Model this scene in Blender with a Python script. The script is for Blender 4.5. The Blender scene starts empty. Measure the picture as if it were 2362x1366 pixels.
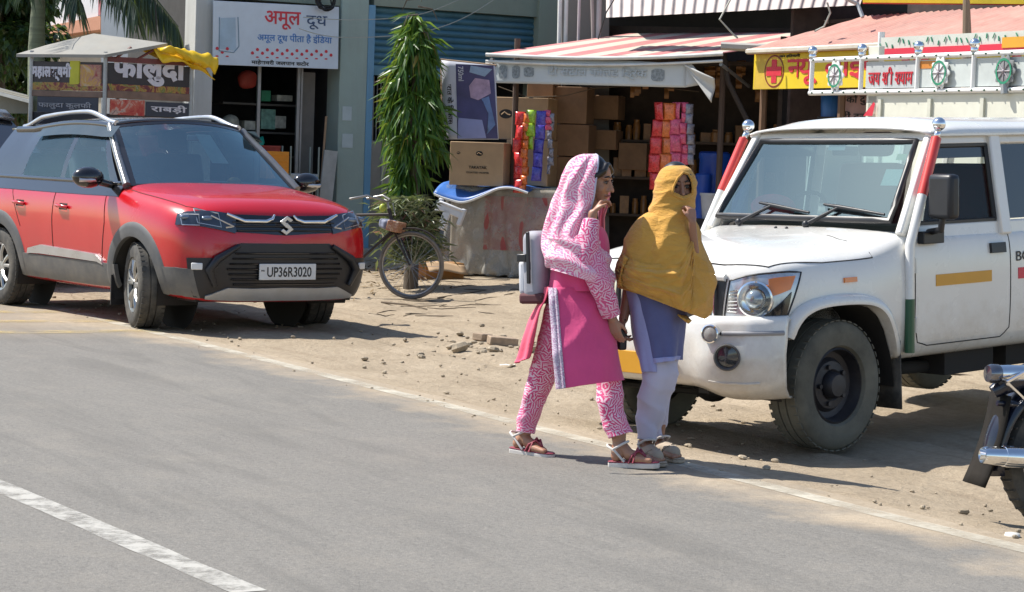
import bpy, bmesh, math, random
from mathutils import Vector as V, Matrix, noise
from mathutils.bvhtree import BVHTree
R = math.radians
sc = bpy.context.scene
COL = sc.collection
random.seed(7)

# ---------------------------------------------------------------- camera
FPX, CX, CY, EYE = 5000.0, 1181.0, 683.0, 1.5          # focal length and centre in photograph pixels
pit, rol = math.atan((CY - 370.0) / FPX), R(2.0)
_fw = V((0, math.cos(pit), -math.sin(pit)))
_up = V((0, math.sin(pit), math.cos(pit)))
_rt = V((1, 0, 0))
CR = _rt * math.cos(rol) + _up * math.sin(rol)
CU = _up * math.cos(rol) - _rt * math.sin(rol)
cam = bpy.data.cameras.new('camera')
cam.sensor_width = 36.0
cam.lens = 36.0 * FPX / 2362.0
cam.clip_end = 2000
cam.clip_start = 0.1
camo = bpy.data.objects.new('camera', cam)
COL.objects.link(camo)
m = Matrix((CR, CU, -_fw)).transposed().to_4x4()
m.translation = V((0, 0, EYE))
camo.matrix_world = m
sc.camera = camo

# ---------------------------------------------------------------- sky, sun, exposure
SUN_EL = R(54.0)
SUN_H = V((-0.95, 0.32)).normalized()
w = bpy.data.worlds.new('World')
sc.world = w
w.use_nodes = True
nt = w.node_tree
bg = nt.nodes['Background']
sk = nt.nodes.new('ShaderNodeTexSky')
sk.sky_type = 'NISHITA'
sk.sun_disc = False
sk.sun_elevation = SUN_EL
sk.sun_rotation = math.atan2(SUN_H.x, SUN_H.y)
sk.dust_density = 0.7
nt.links.new(sk.outputs[0], bg.inputs[0])
bg.inputs[1].default_value = 0.12
sun = bpy.data.lights.new('sun', 'SUN')
sun.energy = 4.8
sun.angle = R(0.5)
sun.color = (1.0, 0.95, 0.87)
suno = bpy.data.objects.new('sun', sun)
COL.objects.link(suno)
_sd = V((SUN_H.x * math.cos(SUN_EL), SUN_H.y * math.cos(SUN_EL), math.sin(SUN_EL)))
suno.rotation_euler = _sd.to_track_quat('Z', 'Y').to_euler()
suno.location = (-8, 5, 12)
sc.view_settings.view_transform = 'Standard'
sc.view_settings.look = 'None'
sc.view_settings.exposure = 0.6
sc.view_settings.gamma = 1.0
sc.cycles.max_bounces = 8
sc.cycles.transparent_max_bounces = 12
sc.cycles.use_denoising = True
sc.cycles.caustics_reflective = False
sc.cycles.caustics_refractive = False

# ---------------------------------------------------------------- where things stand
def ray(px, py):
    return _fw + CR * ((px - CX) / FPX) - CU * ((py - CY) / FPX)
def P(px, py, Y):
    d = ray(px, py)
    return V((0, 0, EYE)) + d * (Y / d.y)
def OnPlane(px, py, p0, dr):
    n = V((-dr[1], dr[0], 0))
    d = ray(px, py)
    o = V((0, 0, EYE))
    return o + d * ((V((p0[0], p0[1], 0)) - V((0, 0, 0))).dot(n) / d.dot(n))
EDGE = V((1.12, 10.41, 0))                              # a point of the painted road edge
U = V((0.49, -0.8717, 0)).normalized()                  # along the road
N = V((-U.y, U.x, 0))                                   # across it, towards the shops
def td(p):
    q = V((p[0], p[1], 0)) - EDGE
    return q.dot(U), q.dot(N)
def sst(a, b, x):
    x = max(0.0, min(1.0, (x - a) / (b - a)))
    return x * x * (3 - 2 * x)
def ground_z(x, y):
    t, d = td((x, y))
    z = 0.15 * sst(3.6, 6.2, d)
    z -= 0.06 * sst(0.2, 1.0, d) * (1 - sst(3.0, 4.5, d)) * sst(-5.5, -3.0, t)
    return z

# ---------------------------------------------------------------- object helpers
def tag(o, label=None, cat=None, group=None, kind=None):
    if label: o['label'] = label
    if cat: o['category'] = cat
    if group: o['group'] = group
    if kind: o['kind'] = kind
    return o
def thing(name, label, cat, loc=(0, 0, 0), rot=(0, 0, 0), group=None, scale=1.0):
    o = bpy.data.objects.new(name, None)
    COL.objects.link(o)
    o.location = loc
    o.rotation_euler = rot
    o.scale = (scale,) * 3
    o.empty_display_size = 0.2
    return tag(o, label, cat, group)
def copy_tree(o, parent=None):
    c = o.copy()
    COL.objects.link(c)
    c.parent = parent
    for ch in list(o.children):
        copy_tree(ch, c)
    return c
def link_mesh(name, me, mats, parent=None, loc=None):
    o = bpy.data.objects.new(name, me)
    COL.objects.link(o)
    if mats is not None:
        me.materials.clear()
        for q in (mats if isinstance(mats, (list, tuple)) else [mats]):
            me.materials.append(q)
    if parent is not None: o.parent = parent
    if loc is not None: o.location = loc
    return o

class MB:
    def __init__(s):
        s.v, s.f, s.mi = [], [], []
        s.cur = 0
    def add(s, vs, fs):
        b = len(s.v)
        s.v += [V(q) for q in vs]
        s.f += [tuple(b + i for i in f) for f in fs]
        s.mi += [s.cur] * len(fs)
        return s
    def mat(s, i):
        s.cur = i
        return s
    def quad(s, a, b, c, d):
        return s.add([a, b, c, d], [(0, 1, 2, 3)])
    def hexa(s, lo, hi):                                # 4 lower, 4 upper corners
        return s.add(list(lo) + list(hi), [(3, 2, 1, 0), (4, 5, 6, 7), (0, 1, 5, 4), (1, 2, 6, 5), (2, 3, 7, 6), (3, 0, 4, 7)])
    def box(s, c, d, M=None):
        x, y, z = d[0] / 2, d[1] / 2, d[2] / 2
        M = M or Matrix()
        q = [M @ (V(c) + V(t)) if False else M @ V((c[0] + t[0], c[1] + t[1], c[2] + t[2])) for t in
             [(-x, -y, -z), (x, -y, -z), (x, y, -z), (-x, y, -z), (-x, -y, z), (x, -y, z), (x, y, z), (-x, y, z)]]
        return s.hexa(q[:4], q[4:])
    def rings(s, rs, closed=True, cap0=False, cap1=False):
        n = len(rs[0])
        vs = [q for r in rs for q in r]
        fs = []
        for i in range(len(rs) - 1):
            for j in range(n if closed else n - 1):
                k = (j + 1) % n
                fs.append((i * n + j, i * n + k, (i + 1) * n + k, (i + 1) * n + j))
        if cap0: fs.append(tuple(range(n - 1, -1, -1)))
        if cap1: fs.append(tuple((len(rs) - 1) * n + j for j in range(n)))
        return s.add(vs, fs)
    def tube(s, pts, r, n=8, cap=True, close=False, flat=1.0):
        pts = [V(q) for q in pts]
        rr = r if isinstance(r, (list, tuple)) else [r] * len(pts)
        rs = []
        a = None
        for i, p in enumerate(pts):
            if close: t = pts[(i + 1) % len(pts)] - pts[i - 1]
            else: t = pts[min(i + 1, len(pts) - 1)] - pts[max(i - 1, 0)]
            t.normalize()
            if a is None:
                a = V((0, 0, 1)) if abs(t.z) < 0.9 else V((1, 0, 0))
            a = (a - t * a.dot(t)).normalized()
            b = t.cross(a)
            rs.append([p + (a * math.cos(2 * math.pi * k / n) * flat + b * math.sin(2 * math.pi * k / n)) * rr[i] for k in range(n)])
        if close: rs.append(rs[0])
        return s.rings(rs, True, cap and not close, cap and not close)
    def cyl(s, p0, p1, r0, r1=None, n=16):
        return s.tube([p0, p1], [r0, r0 if r1 is None else r1], n)
    def lathe(s, prof, c=(0, 0, 0), ax=(0, 0, 1), n=24, cap=False):   # prof: (radius, height along ax)
        ax = V(ax).normalized()
        a = V((1, 0, 0)) if abs(ax.x) < 0.9 else V((0, 0, 1))
        a = (a - ax * a.dot(ax)).normalized()
        b = ax.cross(a)
        c = V(c)
        rs = [[c + ax * h + (a * math.cos(2 * math.pi * k / n) + b * math.sin(2 * math.pi * k / n)) * max(r, 1e-4) for k in range(n)] for r, h in prof]
        return s.rings(rs, True, cap, cap)
    def ball(s, c, r, n=12, M=None, nn=None):
        if not isinstance(r, (list, tuple, V)): r = (r, r, r)
        m_ = nn or n // 2 + 2
        rs = []
        for i in range(m_ + 1):
            t = math.pi * i / m_
            ring = []
            for k in range(n):
                p = V((r[0] * math.sin(t) * math.cos(2 * math.pi * k / n), r[1] * math.sin(t) * math.sin(2 * math.pi * k / n), -r[2] * math.cos(t)))
                if M is not None: p = M @ p
                ring.append(V(c) + p)
            rs.append(ring)
        return s.rings(rs)
    def grid(s, fn, nu, nv):
        return s.rings([[fn(i / nu, j / nv) for i in range(nu + 1)] for j in range(nv + 1)], False)
    def prism(s, poly, d):                              # poly: 3D outline, d: extrusion vector
        n = len(poly)
        d = V(d)
        vs = [V(q) for q in poly] + [V(q) + d for q in poly]
        fs = [tuple(range(n - 1, -1, -1)), tuple(range(n, 2 * n))]
        fs += [(i, (i + 1) % n, n + (i + 1) % n, n + i) for i in range(n)]
        return s.add(vs, fs)
    def mesh(s, name, smooth=None):
        me = bpy.data.meshes.new(name)
        me.from_pydata([tuple(q) for q in s.v], [], s.f)
        for p, k in zip(me.polygons, s.mi): p.material_index = k
        bm = bmesh.new()
        bm.from_mesh(me)
        bmesh.ops.remove_doubles(bm, verts=bm.verts, dist=1e-5)
        bmesh.ops.recalc_face_normals(bm, faces=bm.faces)
        bm.to_mesh(me)
        bm.free()
        if smooth:
            me.shade_smooth()
            if smooth < 180: me.set_sharp_from_angle(angle=R(smooth))
        return me
    def build(s, name, mats, parent=None, smooth=40, bevel=0, sub=0, solid=0, loc=None, seg=2):
        me = s.mesh(name, smooth)
        o = link_mesh(name, me, mats, parent, loc)
        if solid:
            q = o.modifiers.new('solid', 'SOLIDIFY'); q.thickness = solid; q.offset = 0
        if sub:
            q = o.modifiers.new('sub', 'SUBSURF'); q.levels = q.render_levels = sub
        if bevel:
            q = o.modifiers.new('bevel', 'BEVEL'); q.width = bevel; q.segments = seg; q.limit_method = 'ANGLE'; q.angle_limit = R(35)
        return o
def dg(): return bpy.context.evaluated_depsgraph_get()
def bake(o):                                            # apply the modifiers of a linked object
    bpy.context.view_layer.update()
    me = bpy.data.meshes.new_from_object(o.evaluated_get(dg()))
    o.modifiers.clear()
    o.data = me
    return o
def bvh_of(o):
    me = o.data
    return BVHTree.FromPolygons([q.co.copy() for q in me.vertices], [tuple(p.vertices) for p in me.polygons])
def snap(b, p, off=0.003):
    co, no, i, d = b.find_nearest(V(p))
    return co + no * off
def lerp(pts, t):                                       # polyline by fraction of index
    x = t * (len(pts) - 1)
    i = min(int(x), len(pts) - 2)
    return V(pts[i]).lerp(V(pts[i + 1]), x - i)
def patch(mb, b, top, bot, nu=16, nv=4, off=0.003, rim=0.02):   # strip between two lines laid on a body
    def fn(u, v): return snap(b, lerp(top, u).lerp(lerp(bot, u), v), off)
    mb.grid(fn, nu, nv)
    loop = [(i / nu, 0) for i in range(nu + 1)] + [(1, j / nv) for j in range(1, nv + 1)] + [(i / nu, 1) for i in range(nu - 1, -1, -1)] + [(0, j / nv) for j in range(nv - 1, 0, -1)]
    a = [fn(*q) for q in loop]
    c = [snap(b, lerp(top, q[0]).lerp(lerp(bot, q[0]), q[1]), -rim) for q in loop]
    mb.rings([a + [a[0]], c + [c[0]]], False)
    return mb
def seam(mb, b, pts, r=0.004, n=5, step=0.04, off=0.0):
    q = []
    for i in range(len(pts) - 1):
        a, c = V(pts[i]), V(pts[i + 1])
        k = max(1, int((c - a).length / step))
        q += [snap(b, a.lerp(c, j / k), off) for j in range(k)]
    q.append(snap(b, pts[-1], off))
    mb.tube(q, r, n)
    return mb

# ---------------------------------------------------------------- lettering
def text_mesh(body, size=1.0, bold=0.0, depth=0.004, width=None):
    c = bpy.data.curves.new('t', 'FONT')
    c.body = body
    c.size = size
    c.align_x = 'CENTER'
    c.align_y = 'CENTER'
    c.offset = bold
    c.extrude = depth
    c.resolution_u = 4
    o = bpy.data.objects.new('t', c)
    COL.objects.link(o)
    bpy.context.view_layer.update()
    me = bpy.data.meshes.new_from_object(o.evaluated_get(dg()))
    bpy.data.objects.remove(o)
    return me
def lettering(name, body, mt, parent, frame, width=None, height=None, bold=0.0, depth=0.003, cut=None):
    """frame: matrix whose x runs along the line, y up, z out of the sign"""
    me = text_mesh(body, 1.0, bold, depth)
    fit_mesh(me, width, height)
    me.transform(frame)
    return link_mesh(name, me, mt, parent)
def fit_mesh(me, width, height):
    xs = [q.co.x for q in me.vertices]
    ys = [q.co.y for q in me.vertices]
    if not xs: return
    cx, cy = (min(xs) + max(xs)) / 2, (min(ys) + max(ys)) / 2
    sx = width / (max(xs) - min(xs)) if width else None
    sy = height / (max(ys) - min(ys)) if height else None
    sx = sx or sy
    sy = sy or sx
    for q in me.vertices:
        q.co.x = (q.co.x - cx) * sx
        q.co.y = (q.co.y - cy) * sy
        q.co.z = q.co.z * 1.0
def compose(parts, bold=0.02, depth=0.003):
    """parts: list of (text, half) laid side by side; half letters lose their right stem"""
    bmo = bmesh.new()
    x = 0.0
    for body, mode in parts:
        if body == ' ':
            x += 0.28
            continue
        me = text_mesh(body, 1.0, bold, depth)
        bm = bmesh.new()
        bm.from_mesh(me)
        x0 = min(q.co.x for q in bm.verts)
        x1 = max(q.co.x for q in bm.verts)
        if mode == 'half':
            cutx = x1 - 0.16
            bmesh.ops.bisect_plane(bm, geom=bm.verts[:] + bm.edges[:] + bm.faces[:], plane_co=(cutx, 0, 0), plane_no=(1, 0, 0), clear_outer=True)
            x1 = cutx
        if mode == 'ra':
            bmesh.ops.create_cube(bm, size=1.0, matrix=Matrix.Translation((x0 + (x1 - x0) * 0.45, 0.02, 0)) @ Matrix.Rotation(R(52), 4, 'Z') @ Matrix.Diagonal((0.09, 0.34, depth * 2, 1)))
        tmp = bpy.data.meshes.new('q')
        for q in bm.verts: q.co.x += x - x0
        bm.to_mesh(tmp)
        bm.free()
        bmo.from_mesh(tmp)
        bpy.data.meshes.remove(tmp)
        x += x1 - x0 - 0.012
    me = bpy.data.meshes.new('lettering')
    bmo.to_mesh(me)
    bmo.free()
    return me
def composed(name, parts, mt, parent, frame, width=None, height=None, bold=0.02, depth=0.003):
    me = compose(parts, bold, depth)
    fit_mesh(me, width, height)
    me.transform(frame)
    return link_mesh(name, me, mt, parent)
def frame3(o, x, y):
    x = V(x).normalized()
    z = x.cross(V(y)).normalized()
    y = z.cross(x)
    M = Matrix((x, y, z)).transposed().to_4x4()
    M.translation = V(o)
    return M

# ---------------------------------------------------------------- materials
def _nodes(name):
    mt = bpy.data.materials.new(name)
    mt.use_nodes = True
    t = mt.node_tree
    return mt, t, t.nodes['Principled BSDF']
def nd(t, kind, **k):
    n = t.nodes.new(kind)
    for a, b in k.items():
        if a in n.inputs.keys(): n.inputs[a].default_value = b
        else: setattr(n, a, b)
    return n
def coords(t, kind='Object'):
    return t.nodes.new('ShaderNodeTexCoord').outputs[kind]
def ramp(t, fac, stops, interp='LINEAR'):
    n = t.nodes.new('ShaderNodeValToRGB')
    n.color_ramp.interpolation = interp
    e = n.color_ramp.elements
    while len(e) > 1: e.remove(e[-1])
    e[0].position, e[0].color = stops[0][0], tuple(stops[0][1]) + (1,)
    for p, c in stops[1:]:
        q = e.new(p)
        q.color = tuple(c) + (1,)
    t.links.new(fac, n.inputs[0])
    return n.outputs[0]
def mixc(t, fac, a, b, mode='MIX'):
    n = t.nodes.new('ShaderNodeMix')
    n.data_type = 'RGBA'
    n.blend_type = mode
    for i, q in ((0, fac), (6, a), (7, b)):
        if hasattr(q, 'links'): t.links.new(q, n.inputs[i])
        else: n.inputs[i].default_value = q if i == 0 else tuple(q) + (1,)
    return n.outputs[2]
def tex(t, co, scale=5, detail=4, rough=0.55, dist=0.0, vec=None):
    n = nd(t, 'ShaderNodeTexNoise')
    n.inputs['Scale'].default_value = scale
    n.inputs['Detail'].default_value = detail
    n.inputs['Roughness'].default_value = rough
    n.inputs['Distortion'].default_value = dist
    if vec is not None:
        mp = t.nodes.new('ShaderNodeMapping')
        mp.inputs['Scale'].default_value = vec
        t.links.new(co, mp.inputs[0])
        co = mp.outputs[0]
    t.links.new(co, n.inputs['Vector'])
    return n.outputs['Fac']
def bump(t, b, h, strength=0.3, dist=0.02):
    n = t.nodes.new('ShaderNodeBump')
    n.inputs['Strength'].default_value = strength
    n.inputs['Distance'].default_value = dist
    t.links.new(h, n.inputs['Height'])
    t.links.new(n.outputs[0], b.inputs['Normal'])
def dark(c, k): return tuple(q * k for q in c)
def mat(name, col, rough=0.6, metal=0.0, var=0.15, scale=6.0, bmp=0.0, bscale=60.0, coat=0.0, spec=0.5, dust=0.0, dustcol=(0.36, 0.29, 0.2), stretch=None, sheen=0.0, sub=0.0):
    mt, t, b = _nodes(name)
    co = coords(t)
    f = tex(t, co, scale, 5, 0.6, 0.0, stretch)
    c = ramp(t, f, [(0.3, dark(col, 1 - var)), (0.7, tuple(min(1, q * (1 + var * 0.6)) for q in col))])
    if dust:
        d = tex(t, co, scale * 0.6, 6, 0.7)
        fac = ramp(t, d, [(0.4, (0, 0, 0)), (0.75, (dust,) * 3)])
        c = mixc(t, fac, c, dustcol)
    t.links.new(c, b.inputs['Base Color'])
    b.inputs['Metallic'].default_value = metal
    b.inputs['Specular IOR Level'].default_value = spec
    r = ramp(t, f, [(0.2, (max(0.02, rough - 0.08),) * 3), (0.8, (min(1, rough + 0.08),) * 3)])
    t.links.new(r, b.inputs['Roughness'])
    if coat:
        b.inputs['Coat Weight'].default_value = coat
        b.inputs['Coat Roughness'].default_value = 0.06
    if sheen: b.inputs['Sheen Weight'].default_value = sheen
    if sub:
        b.inputs['Subsurface Weight'].default_value = sub
        b.inputs['Subsurface Scale'].default_value = 0.02
    if bmp:
        bump(t, b, tex(t, co, bscale, 4, 0.6), bmp, 0.01)
    return mt
def glass(name, tint=(0.55, 0.72, 0.72), refl=0.3, rough=0.02, film=None, filmk=0.0, fk=0.6):
    mt, t, b = _nodes(name)
    out = t.nodes['Material Output']
    tr = t.nodes.new('ShaderNodeBsdfTransparent')
    tr.inputs[0].default_value = tuple(tint) + (1,)
    gl = t.nodes.new('ShaderNodeBsdfGlossy')
    gl.inputs['Roughness'].default_value = rough
    gl.inputs[0].default_value = (0.66, 0.92, 0.95, 1)
    fr = t.nodes.new('ShaderNodeLayerWeight')
    fr.inputs['Blend'].default_value = 0.35
    ma = t.nodes.new('ShaderNodeMath')
    ma.operation = 'MULTIPLY_ADD'
    ma.inputs[1].default_value = fk
    ma.inputs[2].default_value = refl
    ma.use_clamp = True
    t.links.new(fr.outputs['Fresnel'], ma.inputs[0])
    mx = t.nodes.new('ShaderNodeMixShader')
    t.links.new(ma.outputs[0], mx.inputs[0])
    t.links.new(tr.outputs[0], mx.inputs[1])
    t.links.new(gl.outputs[0], mx.inputs[2])
    last = mx.outputs[0]
    if filmk:                                           # dust film on the pane
        df = t.nodes.new('ShaderNodeBsdfDiffuse')
        df.inputs[0].default_value = tuple(film) + (1,)
        m2 = t.nodes.new('ShaderNodeMixShader')
        f = tex(t, coords(t), 3, 4, 0.6)
        t.links.new(ramp(t, f, [(0.3, (filmk * 0.6,) * 3), (0.7, (filmk,) * 3)]), m2.inputs[0])
        t.links.new(last, m2.inputs[1])
        t.links.new(df.outputs[0], m2.inputs[2])
        last = m2.outputs[0]
    t.links.new(last, out.inputs[0])
    return mt
# ---------------------------------------------------------------- ground, road, paint
GM = Matrix((U, N, V((0, 0, 1)))).transposed().to_4x4()
GM.translation = EDGE
def GP(t, d, z=0): return GM @ V((t, d, z))
def sand_colour(t, co):
    a = tex(t, co, 1.3, 8, 0.68)
    b2 = tex(t, co, 22, 5, 0.7)
    c = ramp(t, a, [(0.28, (0.20, 0.16, 0.115)), (0.48, (0.33, 0.268, 0.195)), (0.72, (0.455, 0.38, 0.285))])
    c = mixc(t, 0.45, c, ramp(t, b2, [(0.3, (0.27, 0.212, 0.145)), (0.65, (0.47, 0.385, 0.275))]))
    tr = tex(t, co, 1.0, 5, 0.6, 0.6, (0.7, 7.0, 1))
    return mixc(t, ramp(t, tr, [(0.56, (0, 0, 0)), (0.66, (0.4,) * 3)]), c, (0.24, 0.185, 0.125))
def dirt_mat():
    mt, t, b = _nodes('dirt')
    co = coords(t)
    t.links.new(sand_colour(t, co), b.inputs['Base Color'])
    b.inputs['Roughness'].default_value = 0.95
    b.inputs['Specular IOR Level'].default_value = 0.15
    h = tex(t, co, 9, 8, 0.72)
    bump(t, b, h, 0.7, 0.06)
    return mt
def road_mat():
    mt, t, b = _nodes('asphalt')
    co = coords(t)
    sep = t.nodes.new('ShaderNodeSeparateXYZ')
    t.links.new(co, sep.inputs[0])
    fine = tex(t, co, 140, 3, 0.7)
    mid = tex(t, co, 1.1, 7, 0.62, 0.3, (0.55, 2.2, 1))
    c = ramp(t, mid, [(0.3, (0.150, 0.141, 0.125)), (0.5, (0.190, 0.179, 0.158)), (0.72, (0.228, 0.214, 0.188))])
    c = mixc(t, 0.5, c, ramp(t, fine, [(0.32, (0.09, 0.087, 0.08)), (0.5, (0.18, 0.171, 0.157)), (0.7, (0.31, 0.295, 0.27))]))
    sp2 = tex(t, co, 38, 4, 0.75)
    c = mixc(t, 0.42, c, ramp(t, sp2, [(0.30, (0.085, 0.08, 0.072)), (0.48, (0.185, 0.175, 0.158)), (0.62, (0.225, 0.21, 0.184)), (0.74, (0.42, 0.39, 0.34))]))
    blot = tex(t, co, 2.4, 6, 0.7)
    c = mixc(t, ramp(t, blot, [(0.50, (0, 0, 0)), (0.70, (0.30,) * 3)]), c, (0.27, 0.245, 0.205))
    st = tex(t, co, 0.8, 5, 0.6, 1.6, (0.45, 3.0, 1))
    c = mixc(t, ramp(t, st, [(0.5, (0, 0, 0)), (0.68, (0.38,) * 3)]), c, (0.115, 0.11, 0.10))
    # sand blown over the edge
    def ma(op, x, y, cl=False):
        n = t.nodes.new('ShaderNodeMath')
        n.operation = op
        n.use_clamp = cl
        for i, q in ((0, x), (1, y)):
            if hasattr(q, 'links'): t.links.new(q, n.inputs[i])
            else: n.inputs[i].default_value = q
        return n.outputs[0]
    edge = tex(t, co, 1.2, 7, 0.65)
    d = ma('ADD', sep.outputs[1], ma('MULTIPLY', ma('SUBTRACT', edge, 0.5), 1.5))
    left = ma('MULTIPLY', ma('SUBTRACT', ma('MULTIPLY', sep.outputs[0], -1.0), 7.6), 0.7, True)
    fac = ma('ADD', ma('MULTIPLY', ma('ADD', d, 0.42), 2.2, True), ma('MULTIPLY', left, 0.62), True)
    rim = ma('MULTIPLY', ma('ADD', sep.outputs[1], -0.10), 6.0, True)
    fac = ma('MAXIMUM', ma('MULTIPLY', fac, 0.9), rim)
    c = mixc(t, fac, c, sand_colour(t, co))
    t.links.new(c, b.inputs['Base Color'])
    b.inputs['Roughness'].default_value = 0.88
    b.inputs['Specular IOR Level'].default_value = 0.25
    bump(t, b, tex(t, co, 90, 3, 0.7), 0.5, 0.010)
    return mt
def paint_mat(name, col, lo, hi, sc_=5.0):
    mt, t, b = _nodes(name)
    co = coords(t)
    b.inputs['Base Color'].default_value = tuple(col) + (1,)
    b.inputs['Roughness'].default_value = 0.85
    f = tex(t, co, sc_, 7, 0.72)
    a = ramp(t, f, [(lo, (0.04,) * 3), (hi, (0.93,) * 3)])
    t.links.new(a, b.inputs['Alpha'])
    return mt
def axis(lo, hi, step, far):
    a = []
    x = lo
    while x <= hi + 1e-6:
        a.append(x); x += step
    return [lo - q for q in reversed(far)] + a + [hi + q for q in far]
far = [1, 3, 8, 20, 60, 200, 700]
ts, ds = axis(-20, 3, 0.12, far), axis(-0.6, 9, 0.1, far)
mb = MB()
def gz(t, d):
    p = GP(t, d)
    z = ground_z(p.x, p.y)
    if abs(t) < 25 and -1 < d < 12:
        k = sst(0.15, 0.9, d)
        z += k * (0.030 * (noise.noise((t * 1.1, d * 1.7, 0))) + 0.016 * noise.noise((t * 4, d * 4.5, 3)) + 0.010 * noise.noise((t * 11, d * 11, 5)))
        for c_, w_ in ((1.55, 0.10), (2.95, 0.11), (2.2, 0.09)):    # wheel ruts along the shoulder
            e = (d - c_ - 0.25 * noise.noise((t * 0.35, c_, 4))) / w_
            if abs(e) < 3: z -= 0.022 * math.exp(-e * e) - 0.010 * math.exp(-(abs(e) - 1.6) ** 2 * 3)
        z += 0.03 * sst(0.35, 0.9, d) * (1 - sst(1.0, 2.0, d)) * noise.noise((t * 0.8, 1.3, 7))
    return z - (0.03 if d < 0.12 else 0.0)
mb.rings([[V((t, d, gz(t, d))) for t in ts] for d in ds], False)
g = mb.build('ground', dirt_mat(), smooth=180)
g.matrix_world = GM
tag(g, kind='structure')
mb = MB()
mb.rings([[V((t, d, 0.004 + 0.0 * t)) for t in axis(-40, 12, 1.0, [5, 40, 300])] for d in (-9, -6, -3, -1, 0, 0.17)], False)
road = mb.build('road', road_mat(), smooth=180)
road.matrix_world = GM
tag(road, kind='structure')
mb = MB()
random.seed(3)
def stripe(mb, t0, t1, d, w, z=0.0062, sl=0.0):
    n = max(2, int((t1 - t0) / 0.12))
    a = []
    for i in range(n + 1):
        t = t0 + (t1 - t0) * i / n
        k = w / 2 * (1 + 0.16 * noise.noise((t * 3, d, 1)))
        j = 0.012 * noise.noise((t * 0.6, d, 9))
        j += sl * t
        a.append((V((t, d - k + j, z)), V((t, d + k + j, z))))
    mb.rings([[q[0] for q in a], [q[1] for q in a]], False)
stripe(mb, -14, 4.0, 0.0, 0.12)
ln = mb.build('road_edge_line', paint_mat('worn_white_paint', (0.52, 0.48, 0.39), 0.34, 0.62, 2.5), smooth=180)
ln.matrix_world = GM
tag(ln, kind='structure')
mb = MB()
stripe(mb, -4.6, 1.75, -3.36, 0.135, 0.0062, 0.062)
ln = mb.build('road_centre_line', paint_mat('centre_paint', (0.43, 0.415, 0.375), 0.32, 0.56, 7.0), smooth=180)
ln.matrix_world = GM
tag(ln, kind='structure')
mb = MB()
for py in (688, 703, 721, 743, 768):
    d_ = ray(100, py)
    q = V((0, 0, EYE)) + d_ * (-EYE / d_.z)
    t0, d0 = td(q)
    for k in range(24):
        a, b2 = -3.4 + k * 0.15, -3.4 + (k + 1) * 0.15
        mb.quad(V((t0 - 0.13, a, 0.0085)), V((t0 + 0.13, a, 0.0085)), V((t0 + 0.13, b2, 0.0085)), V((t0 - 0.13, b2, 0.0085)))
ln = mb.build('rumble_strip_paint', paint_mat('worn_yellow_paint', (0.55, 0.42, 0.17), 0.42, 0.80, 3.5), smooth=180)
ln.matrix_world = GM
tag(ln, kind='structure')

# loose stones, crumbs of earth and litter on the shoulder
M_stone = mat('stone', (0.34, 0.28, 0.2), 0.9, var=0.4, scale=20, bmp=0.4)
def stone(mb, c, r, rnd):
    M = Matrix.Rotation(rnd.uniform(0, 6.3), 4, 'Z') @ Matrix.Rotation(rnd.uniform(-.4, .4), 4, 'X')
    k = [rnd.uniform(0.7, 1.3), rnd.uniform(0.6, 1.1), rnd.uniform(0.35, 0.7)]
    mb.ball(c, (r * k[0], r * k[1], r * k[2]), 7, M, 4)
rnd = random.Random(11)
mb = MB()
for i in range(480):
    t = rnd.uniform(-17, 2.5)
    d = abs(rnd.gauss(0, 1)) * 1.6 - 0.15
    p = GP(t, d)
    r = rnd.choice((0.006, 0.008, 0.01, 0.012, 0.016, 0.022)) * rnd.uniform(0.7, 1.2)
    if d < 0.3: r *= 0.6
    stone(mb, (p.x, p.y, (ground_z(p.x, p.y) + 0.006) + gz(t, d) * 0 + r * 0.2 + (gz(t, d) - ground_z(p.x, p.y) if d > 0.15 else 0)), r, rnd)
for i in range(55):                                    # heap of rubble beside the road, in front of the walkers
    q = P(rnd.gauss(1080, 55), rnd.gauss(800, 14), 15.6)
    d_ = ray(rnd.gauss(1090, 70), rnd.gauss(803, 16))
    q = V((0, 0, EYE)) + d_ * (-EYE / d_.z)
    r = abs(rnd.gauss(0, 1)) * 0.02 + 0.008
    t, d = td(q)
    if d < 0.1: continue
    stone(mb, (q.x, q.y, gz(t, d) + r * 0.3), r, rnd)
o = mb.build('gravel', M_stone, smooth=30)
tag(o, 'loose pebbles and crumbs of earth scattered along the dirt shoulder', 'gravel', kind='stuff')
def GX(px, py, z=0.0):
    d_ = ray(px, py)
    return V((0, 0, EYE)) + d_ * ((z - EYE) / d_.z)
def ground_at(px, py):
    q = GX(px, py)
    for _ in range(4):
        t, d = td(q)
        q = GX(px, py, gz(t, d) if d > 0.15 else 0.004)
    return q
M_brick = mat('old_brick', (0.36, 0.27, 0.19), 0.9, var=0.3, scale=14, bmp=0.3)
for (px, py, s, rz, lab) in ((1158, 797, (0.24, 0.11, 0.07), 0.3, 'whole tan brick lying flat on the shoulder left of the woman in pink'),
                             (1112, 786, (0.14, 0.11, 0.06), 0.9, 'broken half brick in the rubble, left of the whole tan brick'),
                             (1215, 812, (0.12, 0.09, 0.05), -0.4, 'small brick fragment just behind the back hem of the pink kurta')):
    q = ground_at(px, py)
    b_ = MB().box((0, 0, s[2] / 2), s).build('brick', M_brick, bevel=0.008)
    b_.location = q
    b_.rotation_euler = (0.05, 0.08, rz)
    tag(b_, lab, 'brick')
M_leaf_dry = mat('dry_leaf', (0.20, 0.14, 0.07), 0.8, var=0.4, scale=9)
mb = MB()
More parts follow.
